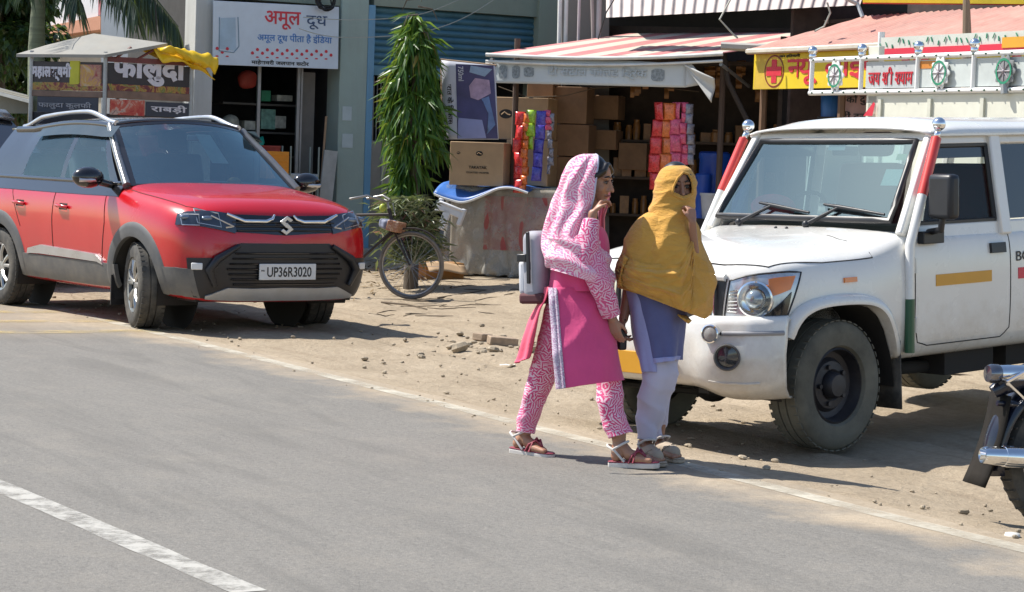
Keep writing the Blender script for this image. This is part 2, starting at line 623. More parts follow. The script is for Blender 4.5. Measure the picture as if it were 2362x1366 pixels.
for i in range(420):
    q = ground_at(rnd.gauss(915, 60), rnd.gauss(632, 22))
    a = rnd.uniform(0, 6.28)
    l, w2 = rnd.uniform(0.05, 0.13), rnd.uniform(0.008, 0.02)
    x = V((math.cos(a), math.sin(a), rnd.uniform(-.3, .5))) * l
    y = V((-math.sin(a), math.cos(a), rnd.uniform(-.4, .4))) * w2
    c = q + V((0, 0, rnd.uniform(0.005, 0.03)))
    mb.add([c - x, c + y, c + x, c - y], [(0, 1, 2), (0, 2, 3)])
o = mb.build('leaf_litter', M_leaf_dry, smooth=180)
tag(o, 'dry fallen leaves and twigs lying round the foot of the drooping tree', 'leaf litter', kind='stuff')
M_twig = mat('twig', (0.10, 0.075, 0.05), 0.9, var=0.3)
for i, (a, b2, lab) in enumerate((((1010, 690), (1130, 672), 'long thin dark twig on the dirt right of the bicycle wheel'),
                                  ((880, 700), (985, 716), 'curved thin twig on the dirt below the bicycle wheel'),
                                  ((2120, 868), (2255, 872), 'pale stick lying in the shade behind the mudflap of the white jeep'))):
    p, q = ground_at(*a), ground_at(*b2)
    c = (p + q) / 2 + V((0.03, 0.05, 0.02))
    tag(MB().tube([p + V((0, 0, .01)), c, q + V((0, 0, .012))], [0.011, 0.009, 0.005], 6).build('twig', M_twig), lab, 'twig')
mb = MB()
for i in range(24):
    a = ground_at(rnd.uniform(870, 1200), rnd.uniform(655, 735))
    an, l = rnd.gauss(0.1, 0.5), rnd.uniform(0.08, 0.5)
    k = V((math.cos(an), math.sin(an), 0)) * l
    pts = []
    for q in (a - k / 2, a - k / 6 + V((rnd.uniform(-.03, .03), rnd.uniform(-.05, .05), 0)), a + k / 6, a + k / 2 + V((0, rnd.uniform(-.05, .05), 0))):
        t, d = td(q)
        q.z = gz(t, d) + 0.006
        pts.append(q)
    mb.tube(pts, [0.003, 0.005, 0.005, 0.002], 5)
tag(mb.build('dry_stems', M_twig), 'thin dark dry stems strewn over the dirt between bicycle and women', 'stems', kind='stuff')
M_paper = mat('paper_scrap', (0.62, 0.60, 0.55), 0.8, var=0.15)
for (px, py, s, lab) in ((1170, 846, 0.07, 'crumpled pale paper scrap on the shoulder left of the pink trousers'),
                         (880, 716, 0.04, 'tiny pale litter scrap on the dirt under the bicycle'),
                         (2335, 1238, 0.05, 'round pale bottle cap on the road in the shadow of the motorcycle')):
    q = ground_at(px, py)
    mb = MB()
    mb.grid(lambda u, v: V(((u - .5) * s * 1.6, (v - .5) * s, 0.008 + 0.02 * abs(noise.noise((u * 3, v * 3, s * 50))))), 5, 4)
    if 'cap' in lab:
        mb = MB().lathe([(0.0, 0.012), (0.03, 0.012), (0.034, 0.0)], n=16)
    o = mb.build('bottle_cap' if 'cap' in lab else 'paper_scrap', M_paper, smooth=180)
    o.location = q + V((0, 0, 0.003))
    tag(o, lab, 'cap' if 'cap' in lab else 'litter')
# ---------------------------------------------------------------- shared vehicle materials
M_tyre = mat('tyre_rubber', (0.05, 0.048, 0.045), 0.85, var=0.3, scale=8, dust=0.65, dustcol=(0.22, 0.195, 0.155), bmp=0.15)
M_black = mat('black_plastic', (0.013, 0.014, 0.018), 0.42, var=0.2, dust=0.07, dustcol=(0.16, 0.14, 0.11))
M_gloss_black = mat('gloss_black', (0.010, 0.010, 0.012), 0.12, var=0.1, coat=0.6)
M_dark = mat('dark_underside', (0.022, 0.02, 0.018), 0.9, var=0.3)
M_clad = mat('grey_cladding', (0.085, 0.087, 0.09), 0.62, var=0.15, dust=0.35, dustcol=(0.22, 0.2, 0.17))
M_silver = mat('silver_paint', (0.55, 0.56, 0.58), 0.3, 0.75, var=0.08, dust=0.15)
M_chrome = mat('chrome', (0.78, 0.79, 0.80), 0.1, 1.0, var=0.06)
M_alloy = mat('alloy', (0.42, 0.43, 0.44), 0.35, 0.85, var=0.2, dust=0.3)
M_seat = mat('seat_cloth', (0.14, 0.14, 0.145), 0.9, var=0.2)
M_red = mat('red_paint', (0.50, 0.0035, 0.010), 0.22, var=0.06, scale=3, coat=0.6, dust=0.04, dustcol=(0.40, 0.10, 0.09))
M_roofblack = mat('roof_paint', (0.030, 0.033, 0.038), 0.22, var=0.1, coat=0.8, dust=0.2, dustcol=(0.16, 0.16, 0.16))
M_glass = glass('car_glass', (0.66, 0.77, 0.78), 0.10, film=(0.42, 0.47, 0.48), filmk=0.05, fk=0.35)
M_wind = glass('windscreen', (0.48, 0.60, 0.62), 0.26, film=(0.40, 0.47, 0.50), filmk=0.03)
M_lens = glass('lamp_lens', (0.8, 0.84, 0.88), 0.2)
M_white = mat('white_plastic', (0.72, 0.72, 0.70), 0.5, var=0.06)
M_ink = mat('black_ink', (0.012, 0.012, 0.012), 0.6)
M_amber = mat('amber_lens', (0.75, 0.21, 0.02), 0.2, coat=0.7)
M_plate = mat('plate_white', (0.66, 0.67, 0.67), 0.4, var=0.05)

def wheel(root, c, r, w, steer=0.0, side=1, steel=False, rimr=None, rubber=None):
    """side=+1: outer face towards +y"""
    wt = MB()
    rr = rimr or r * 0.62
    o = w / 2
    prof = [(rr, o * 0.80), (rr + 0.012, o * 0.98), (rr + (r - rr) * 0.5, o * 1.06), (r - 0.03, o * 0.98), (r - 0.008, o * 0.80), (r, o * 0.55), (r, o * 0.30), (r - 0.012, o * 0.28), (r - 0.012, o * 0.22), (r, o * 0.20),
            (r, -o * 0.20), (r - 0.012, -o * 0.22), (r - 0.012, -o * 0.28), (r, -o * 0.30), (r, -o * 0.55), (r - 0.008, -o * 0.80), (r - 0.03, -o * 0.98), (rr + (r - rr) * 0.5, -o * 1.06), (rr, -o * 0.8)]
    wt.lathe(prof, ax=(0, side, 0), n=48)
    for k in range(44):                                 # tread blocks on both shoulders
        a = 2 * math.pi * k / 44
        for s_ in (-1, 1):
            M = Matrix.Rotation(a, 4, 'Y')
            wt.box((0, s_ * o * 0.66, r - 0.004), (0.034, o * 0.44, 0.007), M @ Matrix.Rotation(0, 4, 'Z'))
    hub = bpy.data.objects.new('wheel', None)
    COL.objects.link(hub)
    hub.parent = root
    hub.location = c
    hub.rotation_euler = (0, 0, steer)
    ty = wt.build('tyre', rubber or M_tyre, hub, smooth=40)
    rm = MB()
    if steel:
        rm.lathe([(rr, o * 0.8), (rr - 0.012, o * 0.86), (rr - 0.02, o * 0.6), (rr - 0.03, o * 0.25), (rr * 0.72, o * 0.18), (rr * 0.62, o * 0.42), (rr * 0.42, o * 0.48), (rr * 0.36, o * 0.40), (rr * 0.34, o * 0.75), (rr * 0.28, o * 0.92), (0.0, o * 0.95)], ax=(0, side, 0), n=36)
        for k in range(5):
            a = 2 * math.pi * k / 5
            rm.cyl((rr * 0.5 * math.cos(a), side * o * 0.44, rr * 0.5 * math.sin(a)), (rr * 0.5 * math.cos(a), side * o * 0.62, rr * 0.5 * math.sin(a)), 0.014, n=6)
        rm.build('rim', M_steelrim, hub, smooth=40)
    else:
        bk = MB().lathe([(rr, o * 0.8), (rr - 0.01, o * 0.2), (rr * 0.5, 0.0), (0, 0.0)], ax=(0, side, 0), n=32)
        bk.build('brake_drum', M_dark, hub, smooth=40)
        rm.lathe([(rr + 0.004, o * 0.78), (rr + 0.004, o * 0.92), (rr - 0.018, o * 0.86), (rr - 0.02, o * 0.6)], ax=(0, side, 0), n=40)
        rm.lathe([(0.07, o * 0.3), (0.065, o * 0.74), (0.0, o * 0.78)], ax=(0, side, 0), n=20)
        for k in range(5):
            a = 2 * math.pi * k / 5 + 0.3
            for da in (-0.17, 0.17):
                p0 = V((0.05 * math.cos(a), side * o * 0.66, 0.05 * math.sin(a)))
                p1 = V(((rr - 0.012) * math.cos(a + da * 1.5), side * o * 0.78, (rr - 0.012) * math.sin(a + da * 1.5)))
                rm.tube([p0, p0.lerp(p1, 0.5) + V((0, side * 0.012, 0)), p1], [0.022, 0.017, 0.018], 6)
        rm.build('rim', M_alloy, hub, smooth=40)
    return hub
def body_shell(name, stations, mats, parent, sub=2, crease=None, cabin=None):
    """stations: lists of (x, y, z) from sill to centre line, y>0 half"""
    n = len(stations[0])
    mb = MB()
    full = []
    for s_ in stations:
        full.append([V((a, -b, c)) for a, b, c in s_] + [V((a, b, c)) for a, b, c in reversed(s_[:-1])])
    nn = 2 * n - 1
    vs = [q for r in full for q in r]
    for i in range(len(full) - 1):
        for j in range(nn - 1):
            k = min(j, nn - 2 - j)
            mb.cur = 1 if (cabin and cabin[0] <= i < cabin[1] and k >= cabin[2]) else 0
            mb.add([full[i][j], full[i][j + 1], full[i + 1][j + 1], full[i + 1][j]], [(0, 1, 2, 3)])
    mb.cur = 1
    for i in range(len(full) - 1):
        mb.add([full[i][0], full[i][-1], full[i + 1][-1], full[i + 1][0]], [(0, 1, 2, 3)])
    r0 = full[0]
    mb.add([r0[0], r0[-1], r0[-2], r0[1]], [(0, 1, 2, 3)])
    for j in range(1, n - 1):
        a, b = j, nn - 1 - j
        if b - a >= 2:
            q = [r0[a], r0[b], r0[b - 1], r0[a + 1]]
            if b - 1 == a + 1: q = q[:3]
            mb.add(q, [tuple(range(len(q)))])
    me = mb.mesh(name, 180)
    o = link_mesh(name, me, mats, parent)
    if crease:
        bm = bmesh.new()
        bm.from_mesh(me)
        cl = bm.edges.layers.float.new('crease_edge')
        for e in bm.edges:
            a, b = e.verts[0].co, e.verts[1].co
            e[cl] = crease(a, b)
        bm.to_mesh(me)
        bm.free()
    q = o.modifiers.new('sub', 'SUBSURF')
    q.levels = q.render_levels = sub
    return bake(o)
def cut(o, cutters):
    for mb in cutters:
        c = mb.build('cutter', None, o.parent, smooth=0)
        q = o.modifiers.new('b', 'BOOLEAN')
        q.operation = 'DIFFERENCE'
        q.solver = 'EXACT'
        q.object = c
        bake(o)
        bpy.data.objects.remove(c)
    return o
def car_seat(mb, x, y, z, w=0.5, h=0.62, rake=0.28):
    mb.box((x, y, z + 0.08), (0.5, w, 0.16))
    M = Matrix.Translation((x - 0.24, y, z + 0.14)) @ Matrix.Rotation(-rake, 4, 'Y')
    mb.box((0, 0, h / 2), (0.14, w, h), M)
    mb.box((0.01, 0, h + 0.13), (0.10, w * 0.55, 0.17), M)

# ---------------------------------------------------------------- the red car
def make_red_car():
    k = 1.06
    root = thing('parked_car', 'red compact SUV with black roof and grey plastic cladding, parked facing right', 'car', (-2.981 * k, 18.362 * k, 0.008), (0, 0, R(-52.4)), scale=k)
    st = []
    def S(x, pts): st.append([(x, a, b) for a, b in pts])
    S(-1.99, [(0.55, 0.40), (0.66, 0.40), (0.74, 0.52), (0.76, 0.72), (0.76, 0.92), (0.70, 1.00), (0.4, 1.01), (0, 1.02)])
    S(-1.86, [(0.68, 0.30), (0.80, 0.32), (0.855, 0.5), (0.87, 0.75), (0.86, 0.96), (0.80, 1.08), (0.6, 1.06), (0, 1.06)])
    S(-1.70, [(0.70, 0.28), (0.82, 0.29), (0.875, 0.5), (0.89, 0.75), (0.88, 0.98), (0.80, 1.105), (0.66, 0.92), (0, 0.88)])
    S(-1.32, [(0.72, 0.26), (0.84, 0.27), (0.885, 0.5), (0.90, 0.76), (0.885, 0.99), (0.80, 1.115), (0.68, 0.86), (0, 0.8)])
    S(-0.80, [(0.72, 0.24), (0.82, 0.25), (0.86, 0.48), (0.878, 0.76), (0.87, 0.98), (0.80, 1.12), (0.68, 0.82), (0, 0.76)])
    S(0.00, [(0.72, 0.24), (0.82, 0.25), (0.86, 0.48), (0.878, 0.76), (0.87, 0.98), (0.80, 1.12), (0.68, 0.82), (0, 0.76)])
    S(0.55, [(0.72, 0.24), (0.82, 0.25), (0.865, 0.48), (0.88, 0.76), (0.872, 0.98), (0.80, 1.125), (0.68, 0.84), (0, 0.78)])
    S(0.72, [(0.72, 0.25), (0.82, 0.26), (0.87, 0.5), (0.885, 0.76), (0.872, 0.985), (0.80, 1.125), (0.62, 1.12), (0, 1.125)])
    S(0.88, [(0.72, 0.25), (0.83, 0.26), (0.875, 0.5), (0.89, 0.76), (0.875, 0.985), (0.79, 1.105), (0.5, 1.145), (0, 1.155)])
    S(1.18, [(0.72, 0.26), (0.84, 0.28), (0.895, 0.5), (0.903, 0.76), (0.885, 0.965), (0.775, 1.075), (0.47, 1.115), (0, 1.12)])
    S(1.50, [(0.70, 0.25), (0.83, 0.28), (0.89, 0.48), (0.897, 0.72), (0.878, 0.935), (0.75, 1.04), (0.44, 1.08), (0, 1.085)])
    S(1.74, [(0.66, 0.24), (0.80, 0.26), (0.865, 0.46), (0.875, 0.69), (0.865, 0.895), (0.72, 1.005), (0.42, 1.045), (0, 1.05)])
    st.append([(1.83, 0.63, 0.24), (1.88, 0.745, 0.26), (1.90, 0.80, 0.45), (1.90, 0.81, 0.67), (1.865, 0.80, 0.86), (1.84, 0.68, 0.965), (1.84, 0.41, 1.005), (1.84, 0, 1.015)])
    st.append([(1.87, 0.55, 0.24), (1.935, 0.62, 0.26), (1.97, 0.66, 0.45), (1.975, 0.66, 0.66), (1.945, 0.65, 0.83), (1.905, 0.60, 0.935), (1.90, 0.39, 0.955), (1.90, 0, 0.965)])
    st.append([(1.89, 0.3, 0.24), (1.965, 0.34, 0.26), (2.0, 0.36, 0.45), (2.0, 0.36, 0.65), (1.972, 0.36, 0.81), (1.935, 0.34, 0.90), (1.925, 0.25, 0.925), (1.92, 0, 0.94)])
    st.append([(1.90, 0, 0.24), (1.97, 0, 0.26), (2.005, 0, 0.45), (2.005, 0, 0.65), (1.98, 0, 0.80), (1.945, 0, 0.88), (1.938, 0, 0.905), (1.93, 0, 0.925)])
    body = body_shell('body', st, [M_red, M_dark], root, 2, cabin=(2, 7, 5))
    solid = bvh_of(body)                                # before the wheel arches are cut
    for x in (1.18, -1.32):
        c = MB()
        for s_ in (-1, 1):
            c.cyl((x, s_ * 0.60, 0.335), (x, s_ * 1.1, 0.335), 0.392, n=40)
        cut(body, [c])
    body.data.shade_smooth()
    body.data.set_sharp_from_angle(angle=R(38))
    mb = MB()                                           # arch liners and floor
    for x in (1.18, -1.32):
        for s_ in (-1, 1):
            mb.rings([[V((x + 0.376 * math.cos(a), s_ * y, 0.335 + 0.376 * math.sin(a))) for a in [math.pi * (-0.12 + 1.24 * j / 24) for j in range(25)]] for y in (0.50, 0.865)], False)
            mb.add([V((x + 0.376 * math.cos(a), s_ * 0.5, 0.335 + 0.376 * math.sin(a))) for a in [2 * math.pi * j / 24 for j in range(24)]], [tuple(range(24))])
    mb.box((0.1, 0, 0.27), (3.5, 1.40, 0.05))
    mb.box((1.7, 0, 0.30), (0.3, 1.2, 0.05))
    mb.build('underbody', M_dark, root, smooth=30)
    B = solid
    SIDE = -0.9
    # cladding: arches and sills
    mb = MB()
    for s_ in (-1, 1):
        for x in (1.18, -1.32):
            def fn(u, v):
                a = math.pi * (-0.10 + 1.20 * u)
                r = 0.378 + 0.115 * v
                z = 0.335 + r * math.sin(a)
                return snap(B, (x + r * 1.02 * math.cos(a), s_ * 0.9, max(z, 0.20)), 0.016 if 0 < v < 1 else (0.0 if v == 1 else 0.012))
            mb.grid(fn, 40, 5)
            mb.rings([[fn(i / 40, 0) for i in range(41)], [fn(i / 40, 0) - V((0, s_ * 0.09, 0)) for i in range(41)]], False)
        patch(mb, B, [(0.84, s_ * .9, 0.47), (0.2, s_ * .9, 0.47), (-0.92, s_ * .9, 0.47)], [(0.84, s_ * .85, 0.26), (0.2, s_ * .85, 0.25), (-0.92, s_ * .85, 0.25)], 30, 5, 0.014)
        patch(mb, B, [(1.64, s_ * .9, 0.50), (1.80, s_ * .9, 0.50), (1.93, s_ * .78, 0.50)], [(1.60, s_ * .85, 0.27), (1.80, s_ * .84, 0.25), (1.92, s_ * .70, 0.25)], 16, 5, 0.010)
        patch(mb, B, [(-1.74, s_ * .9, 0.52), (-1.96, s_ * .8, 0.52)], [(-1.70, s_ * .9, 0.28), (-1.95, s_ * .75, 0.36)], 8, 5, 0.010)
    mb.build('cladding', M_clad, root, smooth=40)
    for s_ in (-1, 1):
        mb = MB()
        patch(mb, B, [(0.62, s_ * .9, 0.485), (0.52, s_ * .9, 0.535), (-0.50, s_ * .9, 0.56), (-0.74, s_ * .9, 0.52)], [(0.64, s_ * .9, 0.455), (0.54, s_ * .9, 0.475), (-0.50, s_ * .9, 0.485), (-0.76, s_ * .9, 0.475)], 24, 3, 0.02)
        mb.build('side_moulding', M_silver, root, smooth=40)
    # door seams
    for s_ in (-1, 1):
        for n_, xs in (('door_seam', ((0.62, 1.10), (0.66, 0.80), (0.60, 0.48))), ('door_seam', ((-0.28, 1.10), (-0.30, 0.80), (-0.28, 0.48))), ('door_seam', ((-1.16, 1.10), (-1.02, 0.88), (-0.90, 0.70)))):
            mb = MB()
            seam(mb, B, [(x, s_ * .9, z) for x, z in xs], 0.004)
            mb.build(n_, M_dark, root)
        for x in (-0.10, -0.92):
            mb = MB()
            mb.tube([snap(B, (x - 0.09, s_ * .9, 0.90), 0.008), snap(B, (x - 0.06, s_ * .9, 0.905), 0.036), snap(B, (x + 0.06, s_ * .9, 0.90), 0.036), snap(B, (x + 0.09, s_ * .9, 0.895), 0.008)], 0.014, 8)
            h = mb.build('door_handle', M_red, root, smooth=60)
            mb = MB()
            patch(mb, B, [(x - 0.07, s_ * .9, 0.93), (x + 0.07, s_ * .9, 0.93)], [(x - 0.07, s_ * .9, 0.875), (x + 0.07, s_ * .9, 0.875)], 8, 4, 0.002, 0.004)
            mb.build('handle_recess', M_dark, h)
    # bonnet seam
    for s_ in (-1, 1):
        mb = MB()
        seam(mb, B, [(0.80, s_ * 0.80, 1.11), (1.18, s_ * 0.80, 1.06), (1.5, s_ * 0.775, 1.02), (1.74, s_ * 0.745, 0.985), (1.84, s_ * 0.66, 0.95)], 0.0035)
        mb.build('bonnet_seam', M_dark, root)
    # front: black grille band, lamps, chrome, emblem
    mb = MB()
    top = [(1.76, -0.87, 0.955), (1.84, -0.72, 0.955), (1.93, -0.45, 0.925), (1.95, 0, 0.915), (1.93, 0.45, 0.925), (1.84, 0.72, 0.955), (1.76, 0.87, 0.955)]
    bot = [(1.77, -0.87, 0.835), (1.86, -0.74, 0.822), (1.96, -0.45, 0.785), (1.99, 0, 0.765), (1.96, 0.45, 0.785), (1.86, 0.74, 0.822), (1.77, 0.87, 0.835)]
    patch(mb, B, top, bot, 40, 6, 0.006)
    g = mb.build('grille', M_gloss_black, root, smooth=50)
    mb = MB()
    for z in (0.80, 0.835, 0.87):
        mb.tube([snap(B, (1.98, y / 20 * (0.42 + (z - 0.8) * 0.6), z), 0.012) for y in range(-20, 21)], 0.007, 6)
    mb.build('grille_bars', M_black, g)
    for s_ in (-1, 1):
        mb = MB()
        patch(mb, B, [(1.765, s_ * .865, 0.955), (1.85, s_ * 0.72, 0.95), (1.93, s_ * 0.42, 0.915)], [(1.785, s_ * .865, 0.835), (1.87, s_ * 0.72, 0.818), (1.955, s_ * 0.44, 0.772)], 20, 5, 0.014)
        h = mb.build('headlight', M_lens2, root, smooth=50)
        mb = MB()
        for a, b2, c2 in ((0.85, 0.72, 0.0), (0.70, 0.56, 0.012)):
            ps = [snap(B, (1.8, s_ * a, 0.935 - c2), 0.018), snap(B, (1.9, s_ * b2, 0.925 - c2), 0.018), snap(B, (1.9, s_ * (b2 - 0.01), 0.828 - c2 * 2), 0.018), snap(B, (1.85, s_ * a, 0.845 - c2 * 1.5), 0.018)]
            mb.tube(ps + [ps[0]], 0.005, 5)
        mb.tube([snap(B, (1.9, s_ * 0.62, 0.90), 0.018), snap(B, (1.95, s_ * 0.45, 0.822), 0.018), snap(B, (1.95, s_ * 0.52, 0.815), 0.018)], 0.006, 5)
        mb.build('lamp_trim', M_silver, h)
        for q in ((1.82, 0.785, 0.890), (1.88, 0.64, 0.872)):
            MB().ball(snap(B, (q[0], s_ * q[1], q[2]), 0.010), (0.022, 0.05, 0.020), 12).build('lamp_bowl', M_bowl, h, smooth=180)
        mb = MB()
        mo = [(0.50, 0.945), (0.43, 0.905), (0.36, 0.872), (0.17, 0.868), (0.11, 0.89), (0.085, 0.925)]
        mb.tube([snap(B, (1.97, s_ * y, z), 0.022) for y, z in mo], [0.011, 0.014, 0.016, 0.016, 0.014, 0.010], 8)
        mb.build('chrome_moustache', M_chrome, g, smooth=60)
    # emblem: an angular S of two interlocking strokes
    e0 = snap(B, (2.0, 0.0, 0.845), 0.03)
    n_ = V((0.985, 0, 0.17)).normalized()
    F = frame3(e0, (0, 1, 0), V((0, 0, 1)))
    half = [(-0.075, 0.030), (0.012, 0.088), (0.070, 0.050), (0.042, 0.032), (0.012, 0.050), (-0.022, 0.030), (0.072, -0.030), (0.045, -0.048), (-0.075, 0.030)]
    half = [(-0.072, 0.036), (0.010, 0.090), (0.068, 0.052), (0.040, 0.034), (0.008, 0.054), (-0.018, 0.036), (0.072, -0.024), (0.060, -0.044)]
    other = [(-a, -b) for a, b in half]
    mb = MB()
    S1 = [(-0.072, 0.034), (0.006, 0.088), (0.066, 0.048), (0.036, 0.028), (0.006, 0.050), (-0.014, 0.036), (0.074, -0.028), (0.052, -0.046), (-0.030, 0.010)]
    S1 = [(-0.074, 0.034), (0.004, 0.088), (0.064, 0.050), (0.036, 0.030), (0.004, 0.052), (-0.020, 0.034), (0.03, 0.0), (-0.004, -0.024), (-0.074, 0.030)][:8]
    S1 = [(a * 0.84, b * 0.84) for a, b in S1]
    mb.prism([F @ V((a, b, 0)) for a, b in S1], F.to_3x3() @ V((0, 0, 0.012)))
    mb.prism([F @ V((-a, -b, 0.0)) for a, b in S1], F.to_3x3() @ V((0, 0, 0.013)))
    mb.build('emblem', M_silver, root, smooth=20, bevel=0.003)
    # lower bumper
    mb = MB()
    patch(mb, B, [(1.97, -0.40, 0.70), (2.0, 0, 0.70), (1.97, 0.40, 0.70)], [(1.95, -0.58, 0.55), (2.0, 0, 0.55), (1.95, 0.58, 0.55)], 24, 4, 0.010)
    patch(mb, B, [(1.89, -0.82, 0.585), (1.95, -0.60, 0.59), (2.0, 0, 0.56), (1.95, 0.60, 0.59), (1.89, 0.82, 0.585)], [(1.89, -0.76, 0.26), (1.95, -0.60, 0.25), (1.98, 0, 0.25), (1.95, 0.60, 0.25), (1.89, 0.76, 0.26)], 40, 8, 0.009)
    lb = mb.build('lower_bumper', M_black, root, smooth=50)
    mb = MB()
    for i in range(7):
        z = 0.385 + i * 0.040
        h = 0.52 - abs(z - 0.50) * 0.55
        mb.tube([snap(B, (2.0, h * j / 12, z), 0.016) for j in range(-12, 13)], 0.008, 6)
    mb.build('intake_bars', M_gloss_black, lb)
    for s_ in (-1, 1):                                  # creased
        mb = MB()
        mb.tube([snap(B, (1.97, s_ * 0.42, 0.68), 0.02), snap(B, (1.97, s_ * 0.60, 0.58), 0.03), snap(B, (1.97, s_ * 0.66, 0.50), 0.03), snap(B, (1.95, s_ * 0.60, 0.38), 0.025)], [0.02, 0.035, 0.035, 0.02], 8)
        mb.build('intake_surround', M_black, lb, smooth=60)
    mb = MB()
    patch(mb, B, [(1.92, -0.66, 0.30), (1.96, -0.50, 0.365), (1.99, -0.30, 0.355), (2.0, 0, 0.36), (1.99, 0.30, 0.355), (1.96, 0.50, 0.365), (1.92, 0.66, 0.30)], [(1.92, -0.66, 0.27), (1.95, -0.50, 0.26), (1.97, 0, 0.255), (1.95, 0.50, 0.26), (1.92, 0.66, 0.27)], 40, 5, 0.022)
    mb.build('skid_plate', M_silver_dusty, root, smooth=40)
    for s_ in (-1, 1):
        c = snap(B, (1.92, s_ * 0.735, 0.525), 0.014)
        F = frame3(c, V((0.45, -s_, 0)) * (-s_) * 1.0, (0, 0, 1))
        MB().box((0, 0, 0), (0.085, 0.052, 0.02), F).build('fog_lamp', M_white, root, bevel=0.006)
    F = frame3((2.032, 0.0, 0.485), (0, 1, 0), (0, 0, 1))
    pl = MB().box((0, 0, 0), (0.51, 0.125, 0.012), F).build('number_plate', M_plate, root, bevel=0.004)
    F.translation = V((2.039, 0.012, 0.485))
    lettering('plate_lettering', 'UP36R3020', M_ink, pl, F, 0.40, 0.078, 0.012, 0.001)
    F.translation = V((2.039, -0.225, 0.495))
    lettering('plate_emblem', 'IND', M_ink, pl, F, 0.03, 0.012, 0.01, 0.001)
    # greenhouse
    A0, A1 = V((0.86, 0.79, 1.10)), V((0.22, 0.62, 1.575))
    def wind(u, v):                                     # u across, v up
        y = (u - 0.5) * 2
        p = V((A0.x, y * A0.y, A0.z)).lerp(V((A1.x, y * A1.y, A1.z)), v)
        k2 = 1 - y * y
        return p + V((0.15 * k2, 0, 0.045 * k2 * (0.4 + v)))
    ws = MB()
    ws.grid(lambda u, v: wind(0.035 + u * 0.93, 0.02 + v * 0.94), 16, 8)
    wso = ws.build('windscreen', M_wind, root, smooth=180)
    mb = MB()
    mb.grid(lambda u, v: wind(u, v * 0.03) + V((0.004, 0, 0)), 16, 1)
    mb.grid(lambda u, v: wind(u, 0.955 + v * 0.045) + V((0.004, 0, 0)), 16, 1)
    for s0 in (0, 0.955):
        mb.grid(lambda u, v: wind(s0 + u * 0.045, v) + V((0.004, 0, 0)), 1, 8)
    mb.build('windscreen_surround', M_gloss_black, root, smooth=180)
    # roof
    def roof(u, v):                                     # u across, v from the screen to the tail
        y = (u - 0.5) * 2
        x = A1.x - v * 1.95
        hw = 0.62 - 0.03 * v
        z = 1.575 + 0.045 * math.sin(math.pi * min(1, v * 1.15 + 0.15)) - 0.03 * v
        k2 = 1 - y * y
        return V((x + 0.15 * k2 * (1 - v), y * hw * (1 - 0.0), z + 0.045 * k2 - 0.02 * abs(y) ** 6))
    mb = MB()
    mb.grid(roof, 16, 16)
    rf = mb.build('roof', M_roofblack, root, smooth=180, solid=0.02)
    # side frames: belt rail, pillars, cant rail
    def sidept(x, v, s_):                               # v 0 belt, 1 roof
        zb = 1.115
        zr = roof(1.0, (A1.x - x) / 1.95).z if x < A1.x else A1.z
        yr = roof(1.0, max(0, (A1.x - x) / 1.95)).y
        return V((x, s_ * (0.80 + (yr - 0.80) * v + 0.025 * math.sin(math.pi * v)), zb + (zr - zb) * v))
    glassq = [((0.60, 0.20), (-0.24, -0.22)), ((-0.32, -0.30), (-1.06, -0.98)), ((-1.16, -1.08), (-1.62, -1.40))]
    for s_ in (-1, 1):
        mb = MB()
        mb.tube([A0 * 1 if s_ > 0 else V((A0.x, -A0.y, A0.z)), V((0.54, s_ * 0.715, 1.34)), V((A1.x, s_ * A1.y, A1.z))], [0.036, 0.032, 0.032], 8)
        pil = mb.build('windscreen_pillar', M_pillar, root, smooth=60)
        mb = MB()
        def strip(x0b, x0t, x1b, x1t, off=0.0):
            mb.grid(lambda u, v: sidept((x0b + (x1b - x0b) * u) * (1 - v) + (x0t + (x1t - x0t) * u) * v, v, s_) + V((0, s_ * off, 0)), 2, 8)
        strip(-0.24, -0.22, -0.32, -0.30)
        strip(-1.06, -0.98, -1.16, -1.08)
        strip(-1.62, -1.40, -1.80, -1.68)
        strip(0.74, 0.22, 0.60, 0.17)
        mb.tube([sidept(0.22 - i * 0.12, 1.0, s_) for i in range(16)], 0.03, 8)
        mb.tube([sidept(0.80 - i * 0.2, 0.0, s_) for i in range(13)], 0.018, 6)
        mb.rings([[sidept(0.84 - i * 0.1, 0.0, s_) for i in range(27)], [snap(B, (0.84 - i * 0.1, s_ * 0.90, 1.03), 0.004) for i in range(27)]], False)
        mb.build('window_frame', M_gloss_black, root, smooth=60)
        mb = MB()                                       # rain visors over the door windows
        mb.grid(lambda u, v: sidept(0.42 - 1.45 * u, 0.80 + 0.2 * v, s_) + V((0, s_ * (0.035 - 0.02 * v), 0)), 16, 2)
        mb.build('rain_visor', M_visor, root, smooth=180)
        for (b0, t0), (b1, t1) in glassq:
            mb = MB()
            mb.grid(lambda u, v: sidept((b0 + (b1 - b0) * u) * (1 - v) + (t0 + (t1 - t0) * u) * v, v, s_), 6, 6)
            mb.build('side_window', M_glass if b1 > -1.5 else M_gloss_black, root, smooth=180)
        # roof rail
        mb = MB()
        q = [(0.24 - 1.74 * k_ / 30, 0.075 * sst(0, 0.30, k_ / 30) * (1 - sst(0.78, 1.0, k_ / 30))) for k_ in range(31)]
        mb.tube([V((x, s_ * 0.575, roof(0.95, max(0, (A1.x - x)) / 1.95).z + h + 0.005)) for x, h in q], [0.016 + 0.008 * abs(k_ - 15) / 15 for k_ in range(31)], 10)
        mb.build('roof_rail', M_silver, root, smooth=60)
        # mirror
        mb = MB()
        mb.tube([(0.66, s_ * 0.82, 1.10), (0.64, s_ * 0.93, 1.125)], 0.03, 8)
        mb.ball((0.64, s_ * 1.02, 1.155), (0.085, 0.135, 0.085), 16)
        mm = mb.build('door_mirror', M_gloss_black, root, smooth=60)
        mb = MB()
